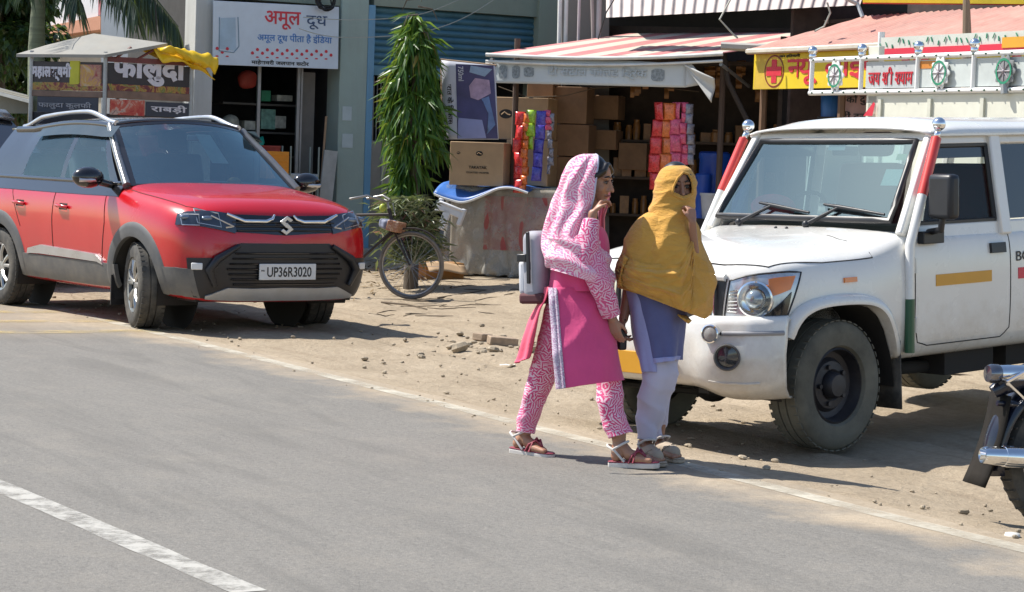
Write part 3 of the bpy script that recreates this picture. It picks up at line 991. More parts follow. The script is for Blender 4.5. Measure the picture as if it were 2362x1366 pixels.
        mb.tube([(0.69, s_ * 0.95, 1.135), (0.715, s_ * 1.03, 1.135), (0.69, s_ * 1.12, 1.135)], 0.018, 6)
        mb.build('indicator', M_silver, mm, smooth=60)
    mb = MB()
    mb.grid(lambda u, v: V((-1.84 + 0.15 * v, (u - .5) * 2 * (0.76 - 0.17 * v), 1.08 + 0.45 * v)), 6, 4)
    mb.build('rear_window', M_glass, root, smooth=180)
    # cabin
    mb = MB()
    for y in (-0.37, 0.37): car_seat(mb, -0.10, y, 0.60, 0.5, 0.64)
    car_seat(mb, -1.0, -0.33, 0.62, 0.6, 0.58)
    car_seat(mb, -1.0, 0.33, 0.62, 0.6, 0.58)
    mb.build('seats', M_seat, root, bevel=0.04, seg=3)
    MB().box((0.66, 0, 1.02), (0.42, 1.40, 0.16)).build('dashboard', M_dark, root, bevel=0.05)
    a = MB()
    a.tube([V((0.40, -0.37, 1.02)) + V((-0.07 * math.sin(q), 0.18 * math.cos(q), 0.17 * math.sin(q))) for q in [2 * math.pi * j / 20 for j in range(20)]], 0.014, 6, close=True)
    a.cyl((0.40, -0.37, 1.02), (0.55, -0.37, 0.98), 0.03)
    a.build('steering_wheel', M_dark, root)
    MB().box((0.48, 0.03, 1.50), (0.03, 0.16, 0.05)).build('rear_view_mirror', M_white, root, bevel=0.01)
    MB().ball((0.66, 0.30, 1.13), (0.06, 0.07, 0.06), 10).build('dashboard_toy', mat('gold_toy', (0.55, 0.36, 0.10), 0.5), root, smooth=180)
    MB().quad(wind(0.52, 0.35) - V((0.02, 0, 0)), wind(0.63, 0.35) - V((0.02, 0, 0)), wind(0.63, 0.80) - V((0.02, 0, 0)), wind(0.52, 0.80) - V((0.02, 0, 0))).build('permit_sheet', mat('pale_blue_sheet', (0.50, 0.60, 0.62), 0.6), root)
    for x, st_ in ((1.18, R(-16)), (-1.32, 0)):
        for s_ in (-1, 1):
            wheel(root, (x, s_ * 0.775, 0.332), 0.335, 0.215, st_ if x > 0 else 0, s_)
    for s_ in (-1, 1):
        mb = MB()
        mb.box((0.80, s_ * 0.80, 0.27), (0.012, 0.16, 0.24))
        mb.build('mud_flap', M_black, root)
    return root
M_lens2 = mat('smoked_lens', (0.030, 0.038, 0.055), 0.06, var=0.1, coat=1.0)
M_bowl = mat('lamp_bowl', (0.20, 0.24, 0.30), 0.12, 0.6, var=0.1)
M_visor = glass('visor_acrylic', (0.10, 0.11, 0.115), 0.10, 0.08, film=(0.25, 0.26, 0.27), filmk=0.25)
M_pillar = mat('silver_pillar', (0.16, 0.165, 0.17), 0.25, 0.3, coat=0.6)
M_silver_dusty = mat('dusty_silver', (0.48, 0.48, 0.47), 0.45, 0.4, var=0.1, dust=0.4)
M_steelrim = mat('steel_rim', (0.035, 0.035, 0.042), 0.5, 0.4, var=0.4, dust=0.3, dustcol=(0.12, 0.10, 0.08))
red_car = make_red_car()
# ---------------------------------------------------------------- the white jeep
M_wpaint = mat('white_paint', (0.76, 0.75, 0.71), 0.28, var=0.04, scale=2, coat=0.7, dust=0.22, dustcol=(0.50, 0.45, 0.37))
def splash(mt, z0, z1, col, k):                         # dried mud low on a body, thinning upwards
    t = mt.node_tree
    b = t.nodes['Principled BSDF']
    src = b.inputs['Base Color'].links[0].from_socket
    co = coords(t)
    sp_ = t.nodes.new('ShaderNodeSeparateXYZ')
    t.links.new(co, sp_.inputs[0])
    mr = t.nodes.new('ShaderNodeMapRange')
    mr.inputs[1].default_value, mr.inputs[2].default_value, mr.inputs[3].default_value, mr.inputs[4].default_value = z0, z1, 0.75, -0.35
    t.links.new(sp_.outputs[2], mr.inputs[0])
    ad = t.nodes.new('ShaderNodeMath')
    ad.use_clamp = True
    t.links.new(mr.outputs[0], ad.inputs[0])
    nz = t.nodes.new('ShaderNodeMath')
    nz.operation = 'MULTIPLY_ADD'
    nz.inputs[1].default_value, nz.inputs[2].default_value = 1.4, -0.7
    t.links.new(tex(t, co, 7, 7, 0.72), nz.inputs[0])
    t.links.new(nz.outputs[0], ad.inputs[1])
    ml = t.nodes.new('ShaderNodeMath')
    ml.operation = 'MULTIPLY'
    ml.inputs[1].default_value = k
    t.links.new(ad.outputs[0], ml.inputs[0])
    t.links.new(mixc(t, ml.outputs[0], src, col), b.inputs['Base Color'])
splash(M_wpaint, 0.35, 0.95, (0.38, 0.31, 0.22), 0.70)
splash(M_red, 0.22, 0.55, (0.36, 0.22, 0.16), 0.14)
splash(M_clad, 0.2, 0.7, (0.30, 0.26, 0.20), 0.5)
M_cream = mat('cream_metal', (0.66, 0.66, 0.56), 0.5, var=0.06, dust=0.15)
M_maroon = mat('maroon_seat', (0.07, 0.014, 0.016), 0.8, var=0.2)
M_redstripe = mat('red_stripe', (0.60, 0.045, 0.035), 0.4, coat=0.4, var=0.08)
M_green = mat('green_stripe', (0.012, 0.09, 0.04), 0.4, coat=0.4, var=0.1)
M_yellowtape = mat('yellow_tape', (0.62, 0.30, 0.02), 0.35, var=0.05)
M_redtape = mat('red_tape', (0.60, 0.02, 0.05), 0.35, var=0.05)
M_jglass = glass('jeep_windscreen', (0.44, 0.62, 0.62), 0.20, film=(0.25, 0.36, 0.38), filmk=0.035)
M_jside = glass('jeep_window', (0.80, 0.84, 0.82), 0.02, fk=0.12)
def make_jeep():
    k = 0.95
    root = thing('parked_jeep', 'white boxy jeep with chrome balled red and white poles, parked facing left', 'jeep', (1.38 * k, 13.193 * k, EYE + (-0.113 - EYE) * k), (R(1.05), R(2.57), R(-138.3)), scale=k)
    st = []
    def S(x, pts): st.append([(x, a, b) for a, b in pts])
    S(-3.2, [(0.66, 0.44), (0.80, 0.45), (0.84, 0.56), (0.845, 0.95), (0.835, 1.12), (0.80, 1.20), (0.6, 1.0), (0, 1.0)])
    S(-3.0, [(0.66, 0.44), (0.80, 0.45), (0.84, 0.56), (0.845, 0.95), (0.835, 1.12), (0.80, 1.235), (0.7, 0.95), (0, 0.9)])
    S(-1.6, [(0.66, 0.44), (0.80, 0.45), (0.84, 0.56), (0.845, 0.95), (0.835, 1.12), (0.80, 1.24), (0.7, 0.95), (0, 0.9)])
    S(-0.80, [(0.66, 0.44), (0.80, 0.45), (0.84, 0.56), (0.845, 0.95), (0.835, 1.12), (0.80, 1.24), (0.7, 0.95), (0, 0.9)])
    S(-0.70, [(0.66, 0.44), (0.80, 0.45), (0.84, 0.56), (0.845, 0.95), (0.832, 1.12), (0.80, 1.245), (0.62, 1.24), (0, 1.245)])
    S(-0.58, [(0.66, 0.44), (0.80, 0.45), (0.84, 0.56), (0.845, 0.93), (0.828, 1.10), (0.79, 1.19), (0.60, 1.235), (0, 1.25)])
    S(-0.30, [(0.66, 0.44), (0.80, 0.46), (0.835, 0.58), (0.842, 0.90), (0.822, 1.06), (0.77, 1.105), (0.56, 1.20), (0, 1.215)])
    S(0.10, [(0.66, 0.44), (0.80, 0.46), (0.83, 0.58), (0.838, 0.90), (0.815, 1.07), (0.76, 1.105), (0.52, 1.185), (0, 1.20)])
    S(0.38, [(0.64, 0.44), (0.79, 0.46), (0.82, 0.58), (0.828, 0.90), (0.80, 1.065), (0.74, 1.10), (0.50, 1.17), (0, 1.185)])
    st.append([(0.50, 0.58, 0.44), (0.53, 0.70, 0.46), (0.55, 0.76, 0.58), (0.54, 0.775, 0.88), (0.50, 0.755, 1.045), (0.50, 0.68, 1.085), (0.52, 0.47, 1.145), (0.53, 0, 1.16)])
    st.append([(0.56, 0.5, 0.44), (0.58, 0.58, 0.46), (0.62, 0.60, 0.58), (0.63, 0.60, 0.88), (0.60, 0.58, 1.03), (0.585, 0.54, 1.065), (0.58, 0.42, 1.12), (0.60, 0, 1.135)])
    st.append([(0.58, 0.28, 0.44), (0.60, 0.3, 0.46), (0.65, 0.32, 0.58), (0.66, 0.32, 0.88), (0.64, 0.32, 1.01), (0.63, 0.30, 1.045), (0.62, 0.25, 1.08), (0.63, 0, 1.10)])
    st.append([(0.58, 0, 0.44), (0.60, 0, 0.46), (0.66, 0, 0.58), (0.67, 0, 0.88), (0.65, 0, 1.0), (0.64, 0, 1.03), (0.635, 0, 1.06), (0.635, 0, 1.075)])
    body = body_shell('body', st, [M_wpaint, M_dark], root, 2, cabin=(0, 4, 5))
    B = bvh_of(body)
    c = MB()
    for s_ in (-1, 1):
        ol = [(-0.56, 0.30), (-0.53, 0.48), (-0.46, 0.65), (-0.40, 0.735), (-0.32, 0.79), (-0.22, 0.815), (0.0, 0.825), (0.20, 0.815), (0.30, 0.785), (0.38, 0.72), (0.43, 0.62), (0.46, 0.48), (0.465, 0.30)]
        c.prism([V((x, s_ * 0.50, z)) for x, z in ol], (0, s_ * 0.6, 0))
        c.cyl((-2.75, s_ * 0.50, 0.42), (-2.75, s_ * 1.1, 0.42), 0.44, n=32)
    cut(body, [c])
    body.data.shade_smooth()
    body.data.set_sharp_from_angle(angle=R(38))
    mb = MB()
    for s_ in (-1, 1):
        mb.rings([[V((x * 0.985 - 0.0007, s_ * y, z * 0.995)) for x, z in ol] for y in (0.5, 0.80)], False)
        mb.add([V((x, s_ * 0.5, z)) for x, z in ol], [tuple(range(len(ol)))])
    mb.box((-1.9, 0, 0.50), (2.6, 1.2, 0.06))
    mb.box((-1.3, 0.42, 0.40), (4.0, 0.08, 0.12)).box((-1.3, -0.42, 0.40), (4.0, 0.08, 0.12))
    mb.cyl((0, -0.66, 0.30), (0, 0.66, 0.30), 0.045).ball((0.05, -0.12, 0.30), (0.12, 0.13, 0.12), 12)
    mb.tube([(0.45, -0.6, 0.30), (0.2, 0.0, 0.26), (0.1, 0.6, 0.27)], 0.02, 6)
    mb.box((-1.4, 0.62, 0.40), (0.5, 0.2, 0.18)).box((-2.2, 0.55, 0.42), (0.7, 0.25, 0.22))
    mb.cyl((-0.9, 0.55, 0.36), (-1.7, 0.60, 0.35), 0.04)
    mb.build('underbody', M_dark, root, smooth=30)
    # wheel arch flares
    for s_ in (-1, 1):
        mb = MB()
        fl = [(-0.585, 0.36), (-0.55, 0.52), (-0.42, 0.77), (-0.28, 0.845), (-0.02, 0.862), (0.24, 0.85), (0.38, 0.79), (0.45, 0.66)]
        ring = []
        cs = [lerp([(a, b, 0) for a, b in fl], i / 28) for i in range(29)]
        for _ in range(5): cs = [cs[0]] + [(cs[i - 1] + cs[i] * 2 + cs[i + 1]) / 4 for i in range(1, 28)] + [cs[28]]
        for i, (x, z) in enumerate([(c.x, c.y) for c in cs]):
            u = i / 28
            q = snap(B, (x, s_ * 0.85, z), 0.0)
            kx = 1 if u < .99 else 0.8
            nrm = V((x + 0.05, 0, z - 0.45)).normalized()
            sec = []
            w_ = 0.055 if u > 0.3 else 0.055 * (0.35 + 0.65 * u / 0.3)
            for a, b in ((0.035, -0.01), (0.030, 0.5), (0.012, 0.85), (-0.008, 1.0), (-0.028, 0.95), (-0.034, 0.3), (-0.034, -0.5)):
                sec.append(q + nrm * a + V((0, s_ * w_ * b, 0)))
            ring.append(sec)
        mb.rings(ring, True, True, True)
        mb.build('arch_flare', M_wpaint, root, smooth=60)
    # bumper
    half = [(0.80, 0.0), (0.795, 0.35), (0.76, 0.58), (0.66, 0.74), (0.56, 0.82), (0.46, 0.85)]
    plan = [(x, -y) for x, y in reversed(half)] + half[1:]
    prof = [(-0.14, 0.745), (-0.06, 0.77), (0.0, 0.765), (0.02, 0.72), (0.025, 0.58), (0.02, 0.45), (0.0, 0.36), (-0.04, 0.325), (-0.10, 0.32)]
    def bp(u, v):
        q = lerp([(a, b, 0) for a, b in plan], u)
        a = lerp([(x, z, 0) for x, z in prof], v)
        s_ = abs(q.y) / 0.85
        z = a.y
        if z < 0.5: z += 0.065 * (1 - sst(0.45, 0.8, s_)) * (0.5 - z) / 0.18
        if 0.45 < s_ < 1 and z > 0.65: z += 0.02
        out = a.x + (0.03 * sst(0.45, 0.6, s_) * (1 if 0.36 < a.y < 0.64 else 0))
        n_ = V((1.0, q.y * 0.6 * s_, 0)).normalized()
        return V((q.x, q.y, 0)) + n_ * out + V((0, 0, z))
    mb = MB()
    mb.grid(bp, 48, 14)
    bo = mb.build('bumper', M_wpaint, root, smooth=50, solid=0.012)
    mb2 = MB()
    mb2.grid(bp, 48, 14)
    tmp = link_mesh('tmp', mb2.mesh('tmp'), None)
    BB = bvh_of(tmp)
    bpy.data.objects.remove(tmp)
    for s_ in (-1, 1):
        p, ax, _, _ = BB.find_nearest(V((0.74, s_ * 0.655, 0.575)))
        if ax.x < 0: ax = -ax
        p = p + ax * 0.022
        mb = MB().lathe([(0.072, -0.01), (0.078, 0.010), (0.070, 0.014), (0.060, -0.004)], p, ax, 28)
        fo = mb.build('fog_lamp', M_clad, root, smooth=50)
        MB().lathe([(0.061, -0.004), (0.03, 0.006), (0.0, 0.008)], p, ax, 24).build('fog_glass', mat('fog_lens', (0.05, 0.055, 0.06), 0.08, 0.3, coat=1.0), fo)
        p, ax, _, _ = BB.find_nearest(V((0.80, s_ * 0.575, 0.70)))
        if ax.x < 0: ax = -ax
        p = p + ax * 0.012
        mb = MB().lathe([(0.054, -0.01), (0.054, 0.03), (0.047, 0.034), (0.044, 0.026)], p, ax, 28)
        fo = mb.build('spot_lamp', M_chrome, root, smooth=50)
        MB().lathe([(0.045, 0.027), (0.025, 0.035), (0.0, 0.037)], p, ax, 24).build('spot_glass', mat('frosted_lens', (0.34, 0.33, 0.31), 0.3, coat=0.6, bmp=0.4, bscale=300), fo, smooth=180)
        mb = MB()
        mb.tube([snap(BB, lerp([(0.76, s_ * .62, .70), (0.66, s_ * .74, .70), (0.5, s_ * .84, .70)], i / 10), 0.006) for i in range(11)], 0.014, 6)
        mb.build('bumper_strip', mat('grey_strip', (0.30, 0.30, 0.31), 0.5), bo, smooth=60)
        mb = MB()
        mb.tube([snap(BB, lerp([(0.80, s_ * .56, .43), (0.72, s_ * .68, .425), (0.62, s_ * .77, .43)], i / 8), 0.002) for i in range(9)], 0.012, 6)
        mb.build('bumper_ridge', M_wpaint, bo, smooth=60)
    mb = MB()
    for s_ in (-1, 1): seam(mb, BB, [(0.80, s_ * 0.36, 0.58), (0.80, s_ * 0.36, 0.38)], 0.004)
    F = frame3((0.845, 0.06, 0.50), (0, 1, 0), (0, 0, 1))
    np_ = MB().box((0, 0, 0), (0.50, 0.13, 0.014), F).build('number_plate', M_yellowtape, root, bevel=0.004)
    # grille and headlights
    mb = MB()
    patch(mb, B, [(0.62, -0.525, 1.0), (0.66, 0, 1.01), (0.62, 0.525, 1.0)], [(0.63, -0.50, 0.75), (0.66, 0, 0.74), (0.63, 0.50, 0.75)], 24, 6, 0.006)
    g = mb.build('grille', M_black, root, smooth=50)
    for i in range(15):
        y = -0.46 + i * 0.92 / 14
        mb = MB()
        mb.tube([snap(B, (0.66, y, z), 0.022) for z in (0.78, 0.84, 0.90, 0.975)], 0.010, 6)
        mb.build('grille_bar', M_chrome, g, smooth=60)
    mb = MB()
    mb.tube([snap(B, (0.66, y / 10 * 0.53, 1.015), 0.016) for y in range(-10, 11)], 0.022, 8)
    mb.tube([snap(B, (0.66, y / 10 * 0.51, 0.745), 0.016) for y in range(-10, 11)], 0.018, 8)
    mb.build('grille_surround', M_wpaint, g, smooth=60)
    for s_ in (-1, 1):
        top = [(0.615, s_ * 0.545, 0.99), (0.59, s_ * 0.63, 1.02), (0.50, s_ * 0.76, 1.045), (0.30, s_ * 0.83, 1.04)]
        bot = [(0.63, s_ * 0.520, 0.765), (0.61, s_ * 0.63, 0.755), (0.53, s_ * 0.76, 0.75), (0.42, s_ * 0.82, 0.795)]
        mb = MB()
        patch(mb, B, top, bot, 24, 8, 0.006)
        h = mb.build('headlight', M_hbowl, root, smooth=50)
        def hp(u, v): return lerp(top, u).lerp(lerp(bot, u), v)
        p = snap(B, hp(0.50, 0.52), 0.012)
        ax = V((0.88, s_ * 0.47, 0)).normalized()
        MB().lathe([(0.105, -0.02), (0.105, 0.016), (0.095, 0.02), (0.082, 0.006), (0.062, 0.0)], p, ax, 28).build('lamp_ring', M_chrome, h, smooth=50)
        MB().ball(p, (0.060, 0.060, 0.060), 16).build('lamp_projector', mat('lamp_eye', (0.30, 0.36, 0.40), 0.05, 0.5, coat=1.0), h, smooth=180)
        mb = MB()
        q = [hp(0.64, 0.14), hp(0.93, 0.10), hp(0.90, 0.40), hp(0.66, 0.50)]
        patch(mb, B, q[:2], [q[3], q[2]], 8, 4, 0.014)
        mb.build('indicator', M_amber, h, smooth=50)
        mb = MB()
        patch(mb, B, [hp(0.40, 0.88), hp(0.66, 0.80), hp(0.93, 0.46)], [hp(0.38, 0.98), hp(0.66, 0.98), hp(0.97, 0.98)], 10, 3, 0.012)
        mb.build('lamp_mask', M_gloss_black, h, smooth=50)
        mb = MB()
        for i in range(7):
            v = 0.30 + i * 0.08
            mb.tube([snap(B, hp(0.06, v), 0.012), snap(B, hp(0.24, v), 0.012)], 0.004, 5)
        mb.build('reflector_ribs', M_chrome, h)
        mb = MB()
        loop = [hp(i / 14, 0) for i in range(15)] + [hp(1, j / 5) for j in range(1, 6)] + [hp(1 - i / 14, 1) for i in range(1, 15)] + [hp(0, 1 - j / 5) for j in range(1, 5)]
        mb.tube([snap(B, q, 0.006) for q in loop], 0.006, 5, close=True)
        mb.build('lamp_gasket', M_black, h)
        # seams
        mb = MB()
        seam(mb, B, [(0.62, s_ * 0.2, 1.085), (0.60, s_ * 0.48, 1.085), (0.48, s_ * 0.72, 1.075), (0.1, s_ * 0.80, 1.085), (-0.34, s_ * 0.82, 1.095)], 0.0045)
        mb.build('bonnet_seam', M_dark, root)
        mb = MB()
        seam(mb, B, [(-0.34, s_ * 0.82, 1.095), (-0.34, s_ * 0.80, 1.14)], 0.003)
        mb.build('wing_seam', M_dark, root)
        mb = MB()
        patch(mb, B, [(-0.16, s_ * .85, 0.985), (-0.05, s_ * .85, 0.985)], [(-0.16, s_ * .85, 0.955), (-0.05, s_ * .85, 0.955)], 6, 3, 0.012)
        mb.build('side_marker', M_amber, root, smooth=50)
    for y in (-0.06, 0.03):
        MB().ball(snap(B, (-0.46, y, 1.25), 0.002), 0.011, 8).build('washer_nozzle', M_black, root, smooth=180)
    mb = MB()
    seam(mb, B, [(-0.36, 0.44, 1.2), (-0.32, 0.56, 1.19), (-0.33, 0.62, 1.18)], 0.0028)
    mb.build('bonnet_scratch', M_dark, root)
    # upper body: pillars, roof, glass
    def up(x, y, z): return V((x, y, z))
    Wb, Wt = (-0.62, 0.77, 1.255), (-1.02, 0.68, 1.80)
    yb, yt = 0.80, 0.70
    fr = MB()
    def beam(a, b, w1, w2, t1=None):
        a, b = V(a), V(b)
        t = (b - a).normalized()
        s1 = V((0, 1, 0)) if abs(t.y) < 0.8 else V((1, 0, 0))
        s1 = (s1 - t * s1.dot(t)).normalized()
        s2 = t.cross(s1)
        q = [a + s1 * i * w1 / 2 + s2 * j * w2 / 2 for i, j in ((-1, -1), (1, -1), (1, 1), (-1, 1))]
        r_ = [p + (b - a) for p in q]
        fr.hexa(q, r_)
    def sp(x, v, s_): return V((x, s_ * (yb + (yt - yb) * v), 1.20 + 0.60 * v))
    for s_ in (-1, 1):
        beam((-0.64, s_ * 0.775, 1.20), (-1.03, s_ * 0.70, 1.81), 0.05, 0.065)
        beam(sp(-1.64, -0.05, s_), sp(-1.64, 1, s_), 0.055, 0.11)
        beam(sp(-2.60, -0.05, s_), sp(-2.60, 1, s_), 0.055, 0.12)
        beam(sp(-3.10, -0.05, s_), sp(-3.10, 1, s_), 0.055, 0.08)
        # belt panel and door frame around the front window
        fr.hexa([sp(-0.72, 0.0, s_) + V((0, s_ * .01, -.06)), sp(-1.7, 0.0, s_) + V((0, s_ * .01, -.06)), sp(-1.7, 0, s_) - V((0, s_ * .03, .06)), sp(-0.72, 0, s_) - V((0, s_ * .03, .06))],
                [sp(-0.72, 0.10, s_), sp(-1.7, 0.10, s_), sp(-1.7, .10, s_) - V((0, s_ * .04, 0)), sp(-0.72, .10, s_) - V((0, s_ * .04, 0))])
        fr.hexa([sp(-1.6, 0.0, s_) + V((0, 0, -.06)), sp(-3.14, 0.0, s_) + V((0, 0, -.06)), sp(-3.14, 0, s_) - V((0, s_ * .03, .06)), sp(-1.6, 0, s_) - V((0, s_ * .03, .06))],
                [sp(-1.6, 0.098, s_), sp(-3.14, 0.098, s_), sp(-3.14, .098, s_) - V((0, s_ * .04, 0)), sp(-1.6, .098, s_) - V((0, s_ * .04, 0))])
        fr.hexa([sp(-0.98, 0.90, s_), sp(-3.14, 0.90, s_), sp(-3.14, .90, s_) - V((0, s_ * .05, 0)), sp(-0.98, .90, s_) - V((0, s_ * .05, 0))],
                [sp(-1.03, 1.0, s_), sp(-3.14, 1.0, s_), sp(-3.14, 1.0, s_) - V((0, s_ * .05, 0)), sp(-1.03, 1.0, s_) - V((0, s_ * .05, 0))])
    fr.hexa([V((-0.985, -0.68, 1.765)), V((-0.985, 0.68, 1.765)), V((-1.06, 0.68, 1.765)), V((-1.06, -0.68, 1.765))], [V((-1.02, -0.68, 1.815)), V((-1.02, 0.68, 1.815)), V((-1.08, 0.68, 1.815)), V((-1.08, -0.68, 1.815))])
    fr.build('cab_frame', M_wpaint, root, smooth=30, bevel=0.012)
    def roof(u, v):
        y = (u - 0.5) * 2
        x = -0.97 - 2.2 * v
        k2 = 1 - abs(y) ** 3.0
        e = sst(0, 0.13, v) * 0.6 + 0.4
        return V((x + 0.02 * (1 - y * y), y * 0.735, 1.805 + (0.105 * k2 ** 0.6) * e * (1 - 0.15 * v)))
    mb = MB()
    mb.grid(roof, 24, 20)
    rf = mb.build('roof', M_wpaint, root, smooth=180, solid=0.015)
    mb = MB()
    for s_ in (-1, 1):
        mb = MB()
        mb.tube([(-0.98, s_ * 0.73, 1.80), (-3.15, s_ * 0.735, 1.80)], 0.012, 6)
        mb.build('rain_gutter', M_wpaint, rf)
    def wind(u, v):
        y = (u - 0.5) * 2
        return V((Wb[0], y * Wb[1], Wb[2])).lerp(V((Wt[0], y * Wt[1], Wt[2])), v) + V((0.035 * (1 - y * y) + 0.012, 0, 0.0))
    mb = MB()
    mb.grid(lambda u, v: wind(0.04 + 0.92 * u, 0.06 + 0.87 * v), 12, 6)
    wo = mb.build('windscreen', M_jglass, root, smooth=180)
    loop = [wind(0.04 + 0.92 * i / 12, 0.06) for i in range(13)] + [wind(0.96, 0.06 + 0.87 * i / 6) for i in range(1, 7)] + [wind(0.96 - 0.92 * i / 12, 0.93) for i in range(1, 13)] + [wind(0.04, 0.93 - 0.87 * i / 6) for i in range(1, 6)]
    MB().tube(loop, 0.022, 6, close=True).build('windscreen_rubber', M_black, root, smooth=60)
    mb = MB()
    mb.grid(lambda u, v: wind(0.48 + 0.10 * u, 0.83 + 0.07 * v) - V((0.012, 0, 0)), 2, 1)
    mb.build('toll_tag', mat('pale_sticker', (0.45, 0.50, 0.50), 0.6), wo)
    mb = MB()
    mb.grid(lambda u, v: wind(0.85 + 0.09 * u, 0.44 + 0.18 * v) - V((0.012, 0, 0)), 2, 1)
    mb.build('permit_sticker', mat('mint_sticker', (0.30, 0.50, 0.46), 0.4, var=0.3, scale=40), wo)
    mb = MB()
    mb.grid(lambda u, v: wind(0.88 + 0.05 * u, 0.72 + 0.07 * v) - V((0.012, 0, 0)), 2, 1)
    mb.build('round_sticker', mat('yellow_sticker', (0.40, 0.44, 0.08), 0.4), wo)
    for y0, y1 in ((-0.42, -0.02), (0.14, 0.56)):
        mb = MB()
        a = V((-0.55, y0 - 0.03, 1.255))
        e1 = wind((y0 + 0.18) / 1.54 + 0.5, 0.20) + V((0.03, 0, 0.0))
        e2 = wind((y1 + 0.12) / 1.54 + 0.5, 0.13) + V((0.03, 0, 0))
        mb.ball(a, 0.025, 8)
        mb.tube([a, e1], [0.014, 0.009], 6)
        mb.tube([e1 - (e2 - e1) * 0.35, e1, e2], [0.008, 0.014, 0.008], 6)
        mb.build('wiper', M_black, root, smooth=60)
    for s_ in (-1, 1):
        mb = MB()
        q = [sp(-0.80, 0.11, s_), sp(-1.58, 0.11, s_), sp(-1.58, 0.89, s_), sp(-1.10, 0.89, s_), sp(-0.80, 0.30, s_)]
        mb.add([p - V((0, s_ * 0.02, 0)) for p in q], [(0, 1, 2, 3, 4)])
        dw = mb.build('door_window', M_jside, root)
        q2 = [sp(-1.09, 0.885, s_), sp(-1.575, 0.885, s_), sp(-1.575, 0.76, s_), sp(-1.035, 0.76, s_)]
        MB().add([p - V((0, s_ * 0.016, 0)) for p in q2], [(0, 1, 2, 3)]).build('sun_film', M_gloss_black, dw)
        mb = MB()
        loop = [p - V((0, s_ * 0.012, 0)) for p in q]
        for i in range(5): mb.tube([loop[i], loop[(i + 1) % 5]], 0.016, 6)
        mb.build('window_rubber', M_black, root)
        mb = MB()
        q = [sp(-1.72, 0.11, s_), sp(-2.52, 0.11, s_), sp(-2.52, 0.89, s_), sp(-1.72, 0.89, s_)]
        mb.add([p - V((0, s_ * 0.02, 0)) for p in q], [(0, 1, 2, 3)])
        mb.build('rear_door_window', M_gloss_black if s_ > 0 else M_jside, root)
        # door seams
        mb = MB()
        seam(mb, B, [(-0.70, s_ * 0.82, 1.17), (-0.70, s_ * .85, 0.66), (-0.74, s_ * .85, 0.55), (-0.84, s_ * .85, 0.52), (-1.58, s_ * .85, 0.52), (-1.66, s_ * .85, 0.58), (-1.66, s_ * .82, 1.17)], 0.004)
        d = mb.build('door_seam', M_dark, root)
        for z in (1.02, 0.66):
            MB().cyl(snap(B, (-0.70, s_ * .85, z - 0.045), 0.008), snap(B, (-0.70, s_ * .85, z + 0.045), 0.008), 0.013, n=8).build('hinge', M_wpaint, root, smooth=50)
        mb = MB()
        patch(mb, B, [(-1.45, s_ * .85, 1.125), (-1.60, s_ * .85, 1.125)], [(-1.45, s_ * .85, 1.06), (-1.60, s_ * .85, 1.06)], 6, 4, 0.018)
        mb.build('door_handle', M_black, root, smooth=40)
        mb = MB()
        patch(mb, B, [(-0.90, s_ * .85, 0.955), (-1.46, s_ * .85, 0.955)], [(-0.90, s_ * .85, 0.885), (-1.46, s_ * .85, 0.885)], 12, 2, 0.004, 0.0)
        mb.build('reflective_strip', M_yellowtape, root)
        mb = MB()
        patch(mb, B, [(-1.74, s_ * .85, 0.955), (-2.1, s_ * .85, 0.955)], [(-1.74, s_ * .85, 0.885), (-2.1, s_ * .85, 0.885)], 8, 2, 0.004, 0.0)
        mb.build('red_reflector', M_redtape, root)
        if s_ > 0:
            F = frame3(snap(B, (-1.94, .86, 1.03), 0.004), (-1, 0, 0), (0, 0, 1))
            lettering('model_lettering', 'BOLERO', M_ink, root, F, 0.44, 0.062, 0.0, 0.001)
        # striped pole with a ball finial
        p0 = snap(B, (-0.635, s_ * .85, 0.50), 0.035)
        p1 = snap(B, (-0.635, s_ * .84, 1.14), 0.035)
        p2 = V((-0.98, s_ * 0.785, 1.80))
        pole = MB().tube([p0, p1, p1.lerp(p2, 0.45)], 0.030, 12).build('striped_pole', M_wpaint, root, smooth=50)
        MB().tube([p1.lerp(p2, 0.45), p1.lerp(p2, 0.97)], 0.0315, 12).build('red_band', M_redstripe, pole, smooth=50)
        MB().tube([p0 - V((0, 0, 0.004)), p0.lerp(p1, 0.50)], 0.0315, 12).build('green_band', M_green, pole, smooth=50)
        mb = MB().ball(p1.lerp(p2, 1.07) + V((0, 0, 0.02)), 0.042, 16)
        mb.cyl(p1.lerp(p2, 0.97), p1.lerp(p2, 1.04), 0.020)
        mb.build('ball_finial', M_chrome, pole, smooth=180)
        # mirror on the near side, mudflaps on both
        mb = MB()
        c0 = V((-0.84, s_ * 0.83, 1.215))
        if s_ > 0:
            mb.box(c0 + V((0, s_ * 0.02, -0.03)), (0.20, 0.05, 0.075))
            mb.tube([c0, c0 + V((0.06, s_ * 0.14, 0.02)), c0 + V((0.06, s_ * 0.15, 0.10))], 0.022, 8)
            mi = mb.build('mirror_bracket', M_black, root, smooth=40, bevel=0.008)
            M = Matrix.Translation(c0 + V((0.06, s_ * 0.16, 0.22))) @ Matrix.Rotation(s_ * -0.15, 4, 'Z')
            MB().box((0, 0, 0), (0.09, 0.20, 0.27), M).build('mirror_head', M_black, mi, smooth=40, bevel=0.03, seg=3)
        # mudflap
        mb = MB()
        mb.grid(lambda u, v: V((-0.57 - 0.02 * v, s_ * (0.56 + 0.27 * u), 0.62 - 0.46 * v)), 4, 4)
        mb.build('mud_flap', M_tyre, root, solid=0.012)
    mb = MB()
    mb.box((-3.12, 0, 1.5), (0.06, 1.36, 0.10)).box((-3.12, 0, 1.76), (0.06, 1.36, 0.10))
    mb.build('rear_panel', M_wpaint, root, bevel=0.01)
